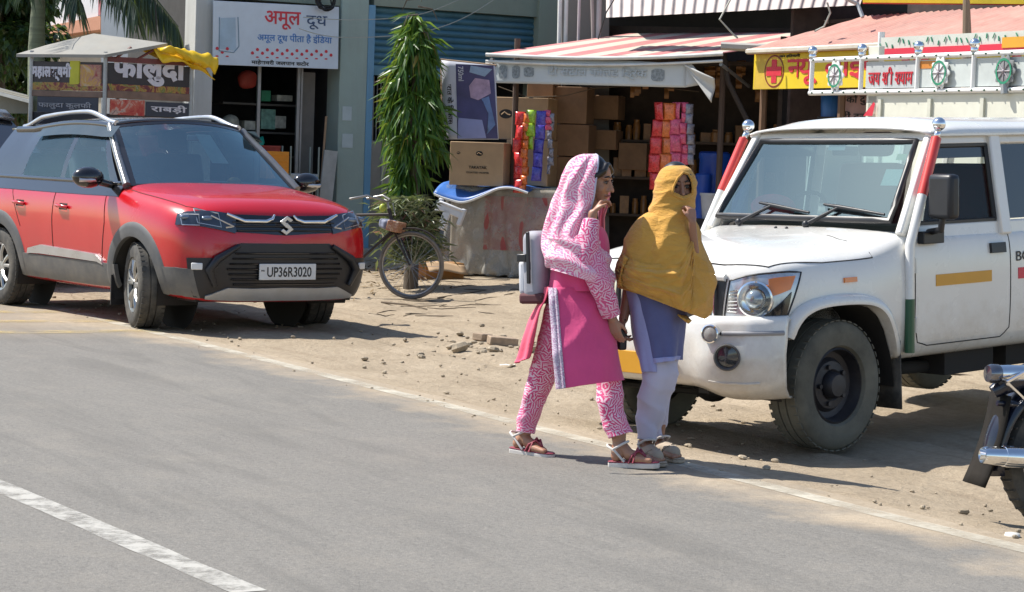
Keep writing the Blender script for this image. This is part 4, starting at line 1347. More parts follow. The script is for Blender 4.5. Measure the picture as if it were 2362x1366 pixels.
    # cabin
    mb = MB()
    for y in (-0.38, 0.38): car_seat(mb, -1.45, y, 0.86, 0.52, 0.62, 0.22)
    mb.build('seats', M_maroon, root, bevel=0.05, seg=3)
    MB().box((-0.88, 0, 1.16), (0.36, 1.46, 0.18)).build('dashboard', M_dark, root, bevel=0.05)
    MB().ball((-0.775, -0.36, 1.345), (0.05, 0.19, 0.085), 14).build('dashboard_cushion', mat('red_cushion', (0.55, 0.03, 0.05), 0.7, var=0.3, scale=20), root, smooth=180)
    a = MB()
    a.tube([V((-1.08, -0.36, 1.26)) + V((-0.07 * math.sin(q), 0.19 * math.cos(q), 0.17 * math.sin(q))) for q in [2 * math.pi * j / 20 for j in range(20)]], 0.014, 6, close=True)
    a.cyl((-1.08, -0.36, 1.26), (-0.9, -0.36, 1.16), 0.03)
    a.build('steering_wheel', M_dark, root)
    MB().box((-1.06, 0.0, 1.70), (0.03, 0.20, 0.06)).build('rear_view_mirror', M_black, root, bevel=0.01)
    for x in (0.0, -2.75):
        for s_ in (-1, 1):
            wheel(root, (x - 0.02, s_ * 0.71, 0.352), 0.385, 0.235, 0, s_, True, 0.225, M_tyre_dusty)
    return root
M_hbowl = mat('headlamp_bowl', (0.50, 0.52, 0.54), 0.16, 0.55, var=0.15, scale=30)
M_tyre_dusty = mat('dusty_tyre', (0.10, 0.097, 0.078), 0.9, var=0.25, scale=5, dust=0.8, dustcol=(0.19, 0.18, 0.14), bmp=0.15)
jeep = make_jeep()
# ---------------------------------------------------------------- the left building (dairy shop, rolling shutter)
FD = V((0.88, 0.475, 0)).normalized()                   # along its front, left to right
FN = V((FD.y, -FD.x, 0))                                # out of its front
F0 = P(818, 400, 28.0)
F0.z = 0
def FP(px, py, back=0.0):                               # the point of the front (or a plane behind it) seen at a pixel
    q = F0 - FN * back
    return OnPlane(px, py, q, FD)
def fpos(px, py, back=0.0):                             # (along, height) of it
    q = FP(px, py, back)
    return (q - F0).dot(FD), q.z
def FW(a, z, out=0.0): return F0 + FD * a + FN * out + V((0, 0, z))
def fbox(mb, a0, a1, z0, z1, o0, o1):
    return mb.hexa([FW(a0, z0, o1), FW(a1, z0, o1), FW(a1, z0, o0), FW(a0, z0, o0)], [FW(a0, z1, o1), FW(a1, z1, o1), FW(a1, z1, o0), FW(a0, z1, o0)])
def wall_mat(name, col, stain=(0.25, 0.24, 0.2), k=0.35, scale=1.2):
    mt, t, b = _nodes(name)
    co = coords(t)
    a = tex(t, co, scale, 7, 0.68)
    s2 = tex(t, co, 2.2, 6, 0.65, 0.4, (1.6, 1.6, 0.22))
    c = ramp(t, a, [(0.3, dark(col, 0.86)), (0.7, col)])
    c = mixc(t, ramp(t, s2, [(0.5, (0, 0, 0)), (0.75, (k,) * 3)]), c, stain)
    t.links.new(c, b.inputs['Base Color'])
    b.inputs['Roughness'].default_value = 0.88
    bump(t, b, tex(t, co, 45, 4, 0.6), 0.2, 0.01)
    return mt
M_mint = wall_mat('pale_green_plaster', (0.36, 0.45, 0.40))
M_mintdark = wall_mat('grey_green_plaster', (0.28, 0.32, 0.25))
M_blue = wall_mat('blue_trim', (0.17, 0.36, 0.52), k=0.2)
M_shut = mat('shutter_blue', (0.075, 0.19, 0.25), 0.5, 0.2, var=0.2, scale=3, dust=0.2, dustcol=(0.2, 0.24, 0.24))
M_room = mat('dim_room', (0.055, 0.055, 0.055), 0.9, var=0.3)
M_conc = wall_mat('bare_concrete', (0.36, 0.34, 0.29))
M_steel = mat('grey_steel', (0.35, 0.36, 0.36), 0.45, 0.5, var=0.2)
M_ply = mat('grey_board', (0.20, 0.185, 0.165), 0.75, var=0.15)
aP0, _ = fpos(780, 300)
aP1, _ = fpos(851, 300)
aL, _ = fpos(484, 300)
aS1, _ = fpos(1243, 60)
aR, _ = fpos(1300, 60)
zSB = fpos(850, 172)[1]
zST = fpos(850, 22)[1] + 0.06
zTop = 6.2
zfl = 0.30
bld = thing('shop_building', 'pale green shop building with blue edged pillar and a half open blue shutter', 'building', FW(0, 0))
def bpart(name, mb, m_, **k):
    o = mb.build(name, m_, None, **k)
    o.parent = bld
    o.matrix_parent_inverse = Matrix.Translation(-F0)
    return o
mb = MB()
fbox(mb, aP0, aP1 - 0.05, -0.1, zTop, -0.40, 0.0)
bpart('pillar', mb, M_mint, bevel=0.01)
mb = MB()
fbox(mb, aP1 - 0.05, aP1 + 0.045, -0.1, zST, -0.40, 0.004)
bpart('pillar_trim', mb, M_blue, bevel=0.008)
mb = MB()
fbox(mb, aS1, aR + 0.5, -0.1, zTop, -0.40, 0.0)
bpart('pillar', mb, M_mintdark, bevel=0.01)
mb = MB()
fbox(mb, aL - 0.22, aL + 0.02, -0.1, zTop, -0.40, 0.0)
bpart('pillar', mb, wall_mat('off_white_plaster', (0.55, 0.56, 0.54)), bevel=0.01)
mb = MB()
fbox(mb, aP1 + 0.045, aS1, zST, zTop, -0.36, -0.05)
fbox(mb, aL + 0.02, aP0, fpos(640, 3)[1], zTop, -0.36, -0.05)
bpart('lintel', mb, M_mintdark)
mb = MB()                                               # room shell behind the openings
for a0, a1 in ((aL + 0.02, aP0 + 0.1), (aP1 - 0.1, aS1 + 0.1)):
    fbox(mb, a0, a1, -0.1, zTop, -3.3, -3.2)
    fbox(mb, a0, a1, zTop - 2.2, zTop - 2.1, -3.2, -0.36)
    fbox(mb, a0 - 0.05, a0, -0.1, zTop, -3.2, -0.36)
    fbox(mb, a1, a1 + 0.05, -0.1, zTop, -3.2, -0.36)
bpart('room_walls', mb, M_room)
mb = MB()
fbox(mb, aL - 0.5, aR + 0.6, -0.2, zfl, -3.2, 0.38)
fbox(mb, aL - 0.5, aR + 0.6, -0.2, zfl - 0.15, 0.38, 0.80)
bpart('plinth', mb, M_conc, bevel=0.012)
# rolling shutter
mb = MB()
n = int((zST - zSB) / 0.092)
prof = []
for i in range(n * 6 + 1):
    z = zSB + 0.13 + (zST - zSB - 0.13) * i / (n * 6)
    prof.append((z, -0.16 + 0.028 * abs(math.sin(math.pi * i / 6.0)) ** 0.7))
mb.rings([[FW(aP1 + 0.045, z, o) for z, o in prof], [FW(aS1, z, o) for z, o in prof]], False)
sh = bpart('rolling_shutter', mb, M_shut, smooth=50)
mb = MB()
fbox(mb, aP1 + 0.05, aS1 - 0.01, zSB, zSB + 0.13, -0.17, -0.13)
o = mb.build('shutter_rail', mat('shutter_rail_paint', (0.14, 0.30, 0.38), 0.5, 0.2, var=0.2), bld, bevel=0.008)
o.matrix_parent_inverse = Matrix.Translation(-F0)
# things under the shutter: low screen wall, steel post, glass door
a0, z0 = fpos(869, 325, 0.3)
a1, _ = fpos(905, 325, 0.3)
mb = MB()
fbox(mb, aP1 + 0.05, a1, zfl, z0, -0.42, -0.30)
bpart('low_wall', mb, wall_mat('cream_plaster', (0.46, 0.42, 0.35)))
mb = MB()
ap, _ = fpos(883, 250, 0.3)
mb.cyl(FW(ap, zfl, -0.26), FW(ap, zSB + 0.1, -0.26), 0.018)
bpart('steel_post', mb, mat('pale_post', (0.5, 0.47, 0.42), 0.5, 0.3))
mb = MB()
for k in range(6):
    a = aP1 + 0.08 + k * 0.05
    fbox(mb, a, a + 0.012, z0, zSB, -0.42, -0.40)
bpart('window_grille', mb, M_steel)
# glazed front of the dairy shop
for px in (597, 688):
    mb = MB()
    a, _ = fpos(px, 250, 0.3)
    fbox(mb, a - 0.02, a + 0.02, zfl, fpos(640, 150)[1], -0.34, -0.30)
    if px > 650: fbox(mb, a + 0.03, a + 0.055, zfl, fpos(640, 150)[1], -0.34, -0.30)
    bpart('glazing_bar', mb, M_steel)
mb = MB()
a0, a1 = fpos(692, 250, 0.3)[0], fpos(735, 250, 0.3)[0]
fbox(mb, a0 + 0.06, a1, zfl, fpos(640, 160)[1], -0.5, -0.44)
bpart('door_leaf', mb, M_ply)
for k, (py0, px0, px1) in enumerate(((235, 505, 690), (300, 505, 690), (355, 505, 690))):
    mb = MB()
    a0, z0 = fpos(px0, py0, 1.0)
    a1, _ = fpos(px1, py0, 1.0)
    fbox(mb, a0, a1, z0 - 0.025, z0, -1.35, -0.85)
    bpart('shelf', mb, mat('dark_shelf', (0.10, 0.095, 0.085), 0.7))
# goods on the shelves and in front of the shop
def setat(px, py, back, name, mb, m_, label, cat, group=None, rz=None, **k):
    o = mb.build(name, m_, None, **k)
    q = FP(px, py, back)
    o.location = q
    o.rotation_euler = (0, 0, math.atan2(FD.y, FD.x) if rz is None else rz)
    tag(o, label, cat, group)
    return o
M_shopred = mat('dull_red', (0.45, 0.06, 0.04), 0.6, var=0.3)
M_shopgreen = mat('green_pack', (0.03, 0.28, 0.14), 0.5, var=0.3)
M_pack = mat('pale_pack', (0.5, 0.52, 0.46), 0.6, var=0.4, scale=16)
M_packg = mat('mint_pack', (0.22, 0.44, 0.36), 0.6, var=0.5, scale=14)
def bag_mb(w_, h_, d_):
    mb = MB()
    mb.ball((0, 0, h_ / 2), (w_ / 2, d_ / 2, h_ / 2), 14)
    mb.v = [q + V((0.04 * noise.noise(q * 6), 0.03 * noise.noise(q * 7 + V((3, 3, 3))), 0.02 * noise.noise(q * 5))) for q in mb.v]
    return mb
setat(571, 205, 0.9, 'hanging_bag', bag_mb(0.28, 0.24, 0.16), M_shopred, 'red bundle hanging in the dark dairy shop behind the glass', 'bag', smooth=180)
for px, py, w_, h_, m_, lab in ((532, 300, .26, .2, M_pack, 'grey plastic sack standing on the shop shelf at the far left'),
                                (612, 298, .20, .26, M_packg, 'mint green carton on the lower shelf inside the dairy shop'),
                                (640, 296, .16, .16, M_pack, 'cream carton beside the mint green carton on the shop shelf'),
                                (570, 300, .15, .12, M_pack, 'small pale carton left of the mint green carton in the shop'),
                                (650, 234, .22, .08, M_pack, 'flat pale carton on the upper shelf beside the green packet'),
                                (607, 234, .13, .14, M_shopgreen, 'bright green packet standing on the upper shop shelf')):
    b_ = bag_mb(w_, h_, 0.2) if 'sack' in lab else MB().box((0, 0, h_ / 2), (w_, 0.2, h_))
    setat(px, py, 1.0, 'sack' if 'sack' in lab else 'carton' if 'carton' in lab else 'packet', b_, m_, lab, 'sack' if 'sack' in lab else 'carton', 'goods on the dairy shop shelves', smooth=40, bevel=0.004)
mb = MB().lathe([(0.0, 0.0), (0.10, 0.0), (0.13, 0.25), (0.135, 0.25), (0.135, 0.27), (0.12, 0.27), (0.095, 0.02), (0, 0.02)])
setat(623, 385, 0.2, 'bucket', mb, M_shopred, 'brick red plastic bucket standing in the dairy shop doorway', 'bucket', smooth=40)
mb = MB().tube([(0, 0, 0), (0.02, 0, .08), (0.05, 0, 0.14)], [0.05, 0.06, 0.01], 10)
setat(597, 340, 0.5, 'green_jug', mb, mat('teal_jug', (0.02, 0.42, 0.30), 0.4), 'small teal jug on the shop counter behind the red car', 'jug', smooth=60)
mb = MB().box((0, 0, 0.17), (0.30, 0.22, 0.34))
for k in range(4): mb.box((0, -0.113, 0.06 + k * 0.08), (0.26, 0.008, 0.03))
setat(632, 412, -0.3, 'crate', mb, mat('orange_crate', (0.75, 0.28, 0.02), 0.5), 'orange plastic crate just behind the bonnet of the red car', 'crate', bevel=0.006)
# wire trolley
tr = thing('wire_trolley', 'grey green wire trolley with a white tray standing in front of the shop pillar', 'trolley', FP(690, 470, -0.25))
tr.rotation_euler = (0, 0, math.atan2(FD.y, FD.x))
mb = MB()
for x in (-0.19, 0.19):
    for y in (-0.14, 0.14): mb.cyl((x, y, -0.35), (x, y, 0.72), 0.011, n=6)
for z in (-0.05, 0.18, 0.36):
    for x in (-0.19, 0.19): mb.cyl((x, -0.14, z), (x, 0.14, z), 0.008, n=6)
    for y in (-0.14, 0.14): mb.cyl((-0.19, y, z), (0.19, y, z), 0.008, n=6)
mb.build('frame', mat('green_grey_steel', (0.27, 0.33, 0.31), 0.5, 0.3), tr)
MB().box((0, 0, 0.30), (0.40, 0.30, 0.16)).build('tray', mat('pale_tray', (0.42, 0.43, 0.41), 0.6, var=0.3, scale=20), tr, bevel=0.02)
mb = MB()
for k in range(8): mb.cyl((-0.17 + k * 0.048, -0.14, -0.05), (-0.17 + k * 0.048, -0.14, 0.20), 0.004, n=5)
mb.build('wire_side', M_steel, tr)
mb = MB().box((0, 0, 0.45), (0.18, 0.03, 0.9), Matrix.Rotation(R(5), 4, 'Y'))
o = setat(747, 455, -0.12, 'leaning_board', mb, mat('pale_board', (0.42, 0.43, 0.41), 0.8, var=0.2), 'pale grey board leaning against the foot of the green pillar', 'board')
o.location.z -= 0.3
mb = MB().cyl((0, 0, -0.2), (0.10, 0.10, 0.95), 0.016, n=8)
setat(738, 440, -0.05, 'broom_stick', mb, mat('bare_wood', (0.36, 0.23, 0.13), 0.7), 'thin wooden stick leaning beside the grey board', 'stick')
for i, (px, py, w_, h_, lab) in enumerate(((800, 262, .13, .18, 'small pale notice pasted high on the green pillar'), (801, 325, .15, .18, 'larger pale notice pasted lower on the green pillar'))):
    a, z = fpos(px, py)
    mb = MB()
    fbox(mb, a - w_ / 2, a + w_ / 2, z - h_ / 2, z + h_ / 2, 0.004, 0.007)
    fbox(mb.mat(1), a - w_ * 0.1, a + w_ * 0.35, z + h_ * 0.36, z + h_ * 0.40, 0.007, 0.009)
    tag(mb.build('notice', [mat('notice_paper', (0.47, 0.55, 0.55), 0.8, var=0.1), M_white]), lab, 'notice')

# dairy sign board: blank figure left out, writing kept
s00, s10, s11, s01 = FP(494, 0, -0.12), FP(783, 15, -0.12), FP(779, 161, -0.12), FP(493, 148, -0.12)
sx, sy = (s10 - s00).normalized(), (s00 - s01).normalized()
SW, SH = (s10 - s00).length, (s00 - s01).length
sgn = thing('shop_sign', 'pale blue dairy sign board with red Hindi title and rows of red dots', 'sign', (s00 + s11) / 2)
SF = frame3((0, 0, 0), sx, sy)
def SP(u, v, o=0.0): return SF @ V(((u - 0.5) * SW, (0.5 - v) * SH, o))
MB().hexa([SP(0, 1, -.03), SP(1, 1, -.03), SP(1, 0, -.03), SP(0, 0, -.03)], [SP(0, 1, 0), SP(1, 1, 0), SP(1, 0, 0), SP(0, 0, 0)]).build('board', mat('sign_face', (0.60, 0.67, 0.74), 0.45, var=0.06, dust=0.1), sgn, bevel=0.004)
def sframe(u, v): 
    F = SF.copy()
    F.translation = SP(u, v, 0.002)
    return F
M_signred = mat('sign_red', (0.62, 0.03, 0.05), 0.5)
M_signblue = mat('sign_blue', (0.06, 0.20, 0.50), 0.5)
M_signnavy = mat('sign_navy', (0.04, 0.08, 0.17), 0.5)
lettering('title_lettering', 'अमूल', M_signred, sgn, sframe(0.545, 0.26), SW * 0.29, SH * 0.29, 0.014, 0.003)
lettering('title_lettering', 'दूध', M_signnavy, sgn, sframe(0.82, 0.27), SW * 0.17, SH * 0.22, 0.004, 0.003)
lettering('slogan_lettering', 'अमूल दूध पीता है इंडिया'.replace('डिया', 'िडया'), M_signblue, sgn, sframe(0.645, 0.545), SW * 0.60, SH * 0.17, 0.012, 0.003)
lettering('footer_lettering', 'माहेश्वरी जलपान स्टोर'.replace('श्व', 'शव').replace('स्ट', 'सट'), M_ink, sgn, sframe(0.53, 0.935), SW * 0.46, SH * 0.085, 0.02, 0.003)
mb = MB()
for r_ in range(3):
    for k in range(12):
        u = 0.03 + k * 0.079 + (0.04 if r_ % 2 else 0)
        if u > 0.97 or 0.12 < u < 0.28: continue
        v = (0.745, 0.80, 0.865)[r_] - 0.002 * k
        rx, ry = (0.0125, 0.026) if r_ < 2 else (0.013, 0.012)
        c = [SP(u + rx * math.cos(q) * (1 + .1 * math.sin(3 * q)), v + ry * math.sin(q), 0.0035) for q in [2 * math.pi * j / 12 for j in range(12)]]
        mb.add(c, [tuple(range(12))])
o = mb.build('dot_pattern', M_signred, sgn)
tag(o, kind='stuff')
mb = MB()                                               # the pale jug outline of the artwork
q = [SP(0.045, 0.26, .003), SP(0.045, 0.78, .003), SP(0.16, 0.80, .003), SP(0.20, 0.70, .003), SP(0.19, 0.24, .003)]
for i in range(4): mb.tube([q[i], q[i + 1]], 0.006, 5)
mb.build('jug_outline', mat('sign_slate', (0.20, 0.30, 0.38), 0.6), sgn)
MB().add([SP(0.055, 0.27, .003), SP(0.05, 0.75, .003), SP(0.18, 0.77, .003), SP(0.17, 0.25, .003)], [(0, 1, 2, 3)]).build('jug_fill', mat('sign_ice', (0.40, 0.52, 0.62), 0.5), sgn)
# coil of cable hanging over the sign
mb = MB()
c = FP(750, 8, -0.2)
rnd = random.Random(5)
for k in range(9):
    rr, dx, dz = 0.105 + rnd.uniform(-.025, .02), rnd.uniform(-.015, .015), rnd.uniform(-.02, .02)
    mb.tube([c + FD * (rr * math.cos(q) + dx) + V((0, 0, rr * 0.9 * math.sin(q) + dz + 0.02)) + FN * rnd.uniform(0.0, .04) for q in [2 * math.pi * j / 26 for j in range(26)]], 0.010, 5, close=True)
tag(mb.build('cable_coil', mat('black_cable', (0.02, 0.02, 0.02), 0.5)), 'black coil of cable hanging over the top right corner of the dairy sign', 'cable')
# overhead wires
M_wire = mat('pale_wire', (0.42, 0.42, 0.36), 0.6)
def wire(pts, lab, r=0.006, m_=None):
    tag(MB().tube(pts, r, 5).build('wire', m_ or M_wire), lab, 'wire')
def sag(a, b, k=0.0, n=14): return [a.lerp(b, i / n) - V((0, 0, k * math.sin(math.pi * i / n))) for i in range(n + 1)]
wire(sag(FP(700, 40, -0.3), FP(880, 44, -0.3), 0.02)[:-1] + sag(FP(880, 44, -0.3), FP(1070, -6, -0.3), 0.07), 'upper pale wire swooping across the dairy sign and the blue shutter')
wire(sag(FP(690, 66, -0.3), FP(780, 86, -0.3), 0.02)[:-1] + sag(FP(780, 86, -0.3), FP(985, 72, -0.3), 0.03)[:-1] + sag(FP(985, 72, -0.3), FP(1150, -8, -0.3), 0.06), 'lower pale wire drooping past the drooping tree top to the upper right')

# ---------------------------------------------------------------- houses beyond, at the far left
M_hw = wall_mat('white_house', (0.74, 0.76, 0.78), k=0.12)
M_hs = wall_mat('salmon_band', (0.62, 0.31, 0.20), k=0.1)
M_hg = wall_mat('grey_blue_wall', (0.42, 0.46, 0.50), k=0.15)
M_hb = wall_mat('beige_wall', (0.48, 0.43, 0.34), k=0.3)
hs = thing('house', 'white house with a salmon balcony band and pink edged panels, far left', 'house', P(160, 300, 36))
def hpart(name, mb, m_, parent=hs):
    o = mb.build(name, m_, parent)
    o.matrix_parent_inverse = Matrix.Translation(-parent.location)
    return o
def slab(mb, pts, Y0, thick=0.3):                       # pts: pixels, each with its own distance
    return mb.prism([P(a, b, y) for a, b, y in pts], V((0.12, 1, 0)) * thick)
def up(px, py, Y, k=-25): return P(px, py + k, Y)
hpart('wall', slab(MB(), [(100, -60, 36.4), (104, 63, 36.4), (226, 38, 35.2), (226, -60, 35.2)], 0), M_hw)
hpart('balcony_band', slab(MB(), [(104, 62, 36.2), (102, 86, 36.2), (231, 68, 35.0), (232, 36, 35.0)], 0, 0.6), M_hs)
hpart('lower_wall', slab(MB(), [(100, 84, 36.8), (95, 330, 36.8), (235, 330, 35.6), (232, 66, 35.6)], 0), M_hb)
for a, b in (((163, 50), (161, -40)), ((232, 35), (232, -40))):
    mb = MB()
    mb.tube([P(a[0], a[1], 35.0), P(b[0], b[1], 35.0)], 0.035, 4)
    hpart('pink_edging', mb, mat('pink_edge', (0.66, 0.24, 0.25), 0.7))
h2 = thing('house', 'plain grey and off white house wall behind the palm fronds', 'house', P(370, 300, 34))
hpart('grey_wall', slab(MB(), [(233, -60, 34.6), (233, 330, 34.6), (312, 330, 34.2), (312, -60, 34.2)], 0), M_hg, h2)
hpart('white_wall', slab(MB(), [(312, -60, 34.9), (312, 330, 34.9), (520, 330, 34.5), (520, -60, 34.5)], 0), wall_mat('pale_wall', (0.60, 0.61, 0.61), k=0.25), h2)
mb = MB()
q = [P(510, 36, 33.6), P(460, 41, 33.6), P(459, 84, 33.6), P(510, 90, 33.6)]
for i in range(3): mb.tube([q[i], q[i + 1]], 0.03, 4)
hpart('window_frame', mb, M_black, h2)
mb = MB()
mb.hexa([P(430, 36, 33.2), P(520, 26, 33.2), P(520, 26, 34.6), P(430, 36, 34.6)], [P(470, 2, 33.6), P(520, -6, 33.6), P(520, -6, 34.6), P(470, 2, 34.6)])
hpart('dark_canopy', mb, mat('dark_tile', (0.05, 0.035, 0.04), 0.8), h2)
wire(sag(P(270, 92, 33), P(470, 80, 33), 0.05), 'thin dark wire strung across the off white house wall at left', 0.007, M_black)
# tin roofed shed at the far left
mb = MB()
mb.hexa([P(-60, 262, 27), P(76, 262, 26), P(76, 262, 28), P(-60, 262, 29)], [P(-60, 196, 27), P(72, 230, 26), P(72, 222, 28), P(-60, 190, 29)])
sh_ = mb.build('shed', wall_mat('shed_wall', (0.20, 0.19, 0.15), k=0.3))
tag(sh_, 'low dull shed with a sloping pale edged roof at the left edge', 'shed')
mb = MB()
mb.hexa([P(-60, 204, 26.6), P(74, 240, 25.6), P(74, 228, 28.4), P(-60, 192, 29.4)], [P(-60, 199, 26.6), P(74, 233, 25.6), P(74, 222, 28.4), P(-60, 187, 29.4)])
mb.build('roof', M_steel, sh_)
# ---------------------------------------------------------------- falooda cart behind the red car
M_cartdark = mat('cart_dark', (0.035, 0.028, 0.03), 0.5, var=0.4, scale=3)
M_lett = mat('pale_lettering', (0.62, 0.60, 0.64), 0.5, var=0.08)
C0 = P(241, 250, 24.8)
C0.z = ground_z(C0.x, C0.y)
cart = thing('food_cart', 'dark falooda cart with large white Hindi lettering and a pale canopy behind the red car', 'food cart', C0)
ex, ey = FD, (V((-0.93, 0.36, 0))).normalized()        # right face runs along ex, left face along ey
def onr(px, py): return OnPlane(px, py, C0, ex)
def onl(px, py): return OnPlane(px, py, C0, ey)
wR = (onr(441, 200) - C0).dot(ex)
wL = (onl(72, 200) - C0).dot(ey)
def CP(a, b, z): return ex * a + ey * b + V((0, 0, z))
def cz(py, px=241): return P(px, py, 24.8).z - C0.z
def cbox(mb, a0, a1, b0, b1, z0, z1): return mb.hexa([CP(a0, b0, z0), CP(a1, b0, z0), CP(a1, b1, z0), CP(a0, b1, z0)], [CP(a0, b0, z1), CP(a1, b0, z1), CP(a1, b1, z1), CP(a0, b1, z1)])
zt, zm, zb2 = cz(140), cz(205), cz(262)
mb = MB()
cbox(mb, 0.02, wR, 0.02, wL, 0.45, zb2)
mb.build('cabinet', M_cartdark, cart, bevel=0.01)
mb = MB()
cbox(mb, 0.02, wR, 0.0, 0.03, zm + 0.04, zt - 0.02)
cbox(mb, 0.0, 0.03, 0.02, wL, zm + 0.04, zt - 0.02)
mb.build('upper_panel', M_cartdark, cart, bevel=0.004)
def painted(name, stops, scale=9):
    mt, t, b = _nodes(name)
    f = tex(t, coords(t), scale, 6, 0.7, 1.2)
    t.links.new(ramp(t, f, stops), b.inputs['Base Color'])
    b.inputs['Roughness'].default_value = 0.5
    return mt
M_picture = painted('picture_strip', [(0.30, (0.03, 0.02, 0.03)), (0.45, (0.20, 0.03, 0.03)), (0.52, (0.42, 0.25, 0.05)), (0.60, (0.10, 0.16, 0.02)), (0.68, (0.42, 0.30, 0.26))], 8)
M_redpict = painted('red_picture', [(0.35, (0.40, 0.02, 0.02)), (0.5, (0.50, 0.10, 0.06)), (0.58, (0.55, 0.40, 0.32)), (0.7, (0.10, 0.02, 0.05))], 6)
mb = MB()
cbox(mb, 0.02, wR, -0.012, 0.0, zm - 0.03, zm + 0.06)
cbox(mb, -0.012, 0.0, 0.02, wL, zm - 0.03, zm + 0.06)
mb.build('picture_strip', M_picture, cart)
mb = MB()
cbox(mb, 0.02, wR, -0.02, 0.0, cz(226), cz(208))
cbox(mb, -0.02, 0.0, 0.02, wL, cz(226), cz(212))
mb.build('ledge', mat('worn_wood', (0.22, 0.14, 0.10), 0.7, var=0.3), cart, bevel=0.006)
mb = MB()
cbox(mb, 0.06, wR * 0.45, -0.012, 0.0, cz(264), cz(228))
mb.build('red_panel', M_redpict, cart)
mb = MB()
cbox(mb, wR * 0.47, wR - 0.03, -0.012, 0.0, cz(264), cz(230))
mb.build('navy_panel', mat('navy_panel', (0.035, 0.04, 0.06), 0.5, var=0.2), cart)
mb = MB()
cbox(mb, -0.012, 0.0, 0.08, wL - 0.1, cz(262), cz(226))
mb.build('navy_panel', bpy.data.materials['navy_panel'], cart)
mb = MB()
cbox(mb, -0.014, 0.0, 0.05, wL * 0.32, cz(200), cz(150))
mb.build('food_picture', painted('food_picture', [(0.35, (0.30, 0.03, 0.03)), (0.47, (0.42, 0.22, 0.16)), (0.55, (0.55, 0.30, 0.04)), (0.65, (0.5, 0.42, 0.38))], 5), cart)
mb = MB()
cbox(mb, -0.016, 0.0, wL * 0.34, wL * 0.46, cz(196), cz(142))
mb.build('yellow_card', mat('yellow_card', (0.55, 0.52, 0.03), 0.5), cart)
Fr = frame3(CP(wR * 0.50, -0.004, (zt + zm) / 2 + 0.05), ex, (0, 0, 1))
lettering('large_lettering', 'फालुदा', M_lett, cart, Fr, wR * 0.86, (zt - zm) * 0.98, 0.045, 0.01)
Fl = frame3(CP(-0.004, wL * 0.72, (zt + zm) / 2 + 0.02), -ey, (0, 0, 1))
lettering('large_lettering', 'महालक्ष्मी'.replace('क्ष्म', 'क्षम'), M_lett, cart, Fl, wL * 0.54, (zt - zm) * 0.66, 0.045, 0.01)
Fr2 = frame3(CP(wR * 0.73, -0.016, cz(246)), ex, (0, 0, 1))
lettering('small_lettering', 'राबड़ी', M_lett, cart, Fr2, wR * 0.42, 0.10, 0.02, 0.004)
Fl2 = frame3(CP(-0.016, wL * 0.52, cz(246)), -ey, (0, 0, 1))
lettering('small_lettering', 'फालुदा कुल्फी'.replace('ल्फ', 'लफ'), mat('dull_lettering', (0.30, 0.30, 0.32), 0.6), cart, Fl2, wL * 0.72, 0.09, 0.015, 0.004)
for a, b in ((0, 0), (wR, 0), (0, wL), (wR, wL)):
    mb = MB().cyl(CP(a, b, 0.1), CP(a, b, zt + 0.10), 0.026, n=8)
    mb.build('corner_post', M_steel, cart)
mb = MB()                                               # canopy with a sheet metal edge
cc = [P(70, 128, 24.3 + 0.4) - C0, P(245, 134, 23.9) - C0, P(372, 116, 24.6) - C0, P(238, 101, 25.6) - C0]
cc = [CP(-0.08, wL + 0.12, zt + 0.02), CP(-0.10, -0.10, zt + 0.03), CP(wR * 0.62, -0.10, zt + 0.20), CP(wR * 0.62, wL * 0.9, zt + 0.30), CP(0.25, wL + 0.10, zt + 0.14)]
top = [q + V((0, 0, 0.035)) for q in cc]
mid = sum(top, V()) / 5 + V((0, 0, 0.05))
n_ = len(cc)
mb.add(cc + top + [mid], [(i, (i + 1) % n_, n_ + (i + 1) % n_, n_ + i) for i in range(n_)] + [(n_ + i, n_ + (i + 1) % n_, 2 * n_) for i in range(n_)] + [tuple(range(n_ - 1, -1, -1))])
mb.build('canopy', mat('pale_canopy', (0.25, 0.245, 0.22), 0.7, var=0.12, dust=0.2), cart, smooth=20)
mb = MB()
cbox(mb, 0.0, wR, -0.03, 0.0, zt - 0.01, zt + 0.05)
for k in range(3): mb.tube([CP(0.1 + k * 0.25, -0.02, zt + 0.03), CP(0.28 + k * 0.3, -0.02, zt + 0.17)], 0.015, 5)
mb.build('header_rail', mat('red_brown_rail', (0.16, 0.045, 0.04), 0.6), cart)
mb = MB()                                               # wheels of the cart, low behind the car
for a in (0.2, wR - 0.2): mb.lathe([(0.28, -0.02), (0.30, 0.0), (0.28, 0.02), (0.25, 0.0), (0.28, -0.02)], CP(a, 0.2, 0.29), ey, 24)
mb.build('wheels', M_black, cart)
def yc(u, v):
    a = wR * 0.50 + (wR * 0.62) * u
    b = -0.18 + (wL * 0.55) * v
    z = zt + 0.22 - 0.17 * u ** 1.6 + 0.05 * math.sin(v * 9 + u * 4) * (0.4 + u) + 0.04 * noise.noise((u * 5, v * 5, 2)) - 0.24 * max(0.0, 1 - v / 0.45) ** 1.3 * (0.9 - 0.25 * u)
    return CP(a, b, z)
ysheet = MB().grid(yc, 20, 16).build('tarpaulin', mat('yellow_tarp', (0.78, 0.50, 0.012), 0.4, var=0.15), None, smooth=180, solid=0.008)
ysheet.location = C0
mb = MB()
rr_ = [CP(wR * (0.48 + 0.66 * k / 26), -0.17, zt + 0.15 - 0.15 * (k / 26) ** 1.7) for k in range(27)]
mb.tube(rr_, [0.04 + 0.055 * (k / 26) + 0.006 * math.sin(k * 1.3) for k in range(27)], 18)
mb.v = [q + V((noise.noise(q * 5), noise.noise(q * 5 + V((5, 0, 0))), noise.noise(q * 6))) * 0.05 + V((0, 0, 0.012 * math.sin(q.x * 50 + q.z * 40))) for q in mb.v]
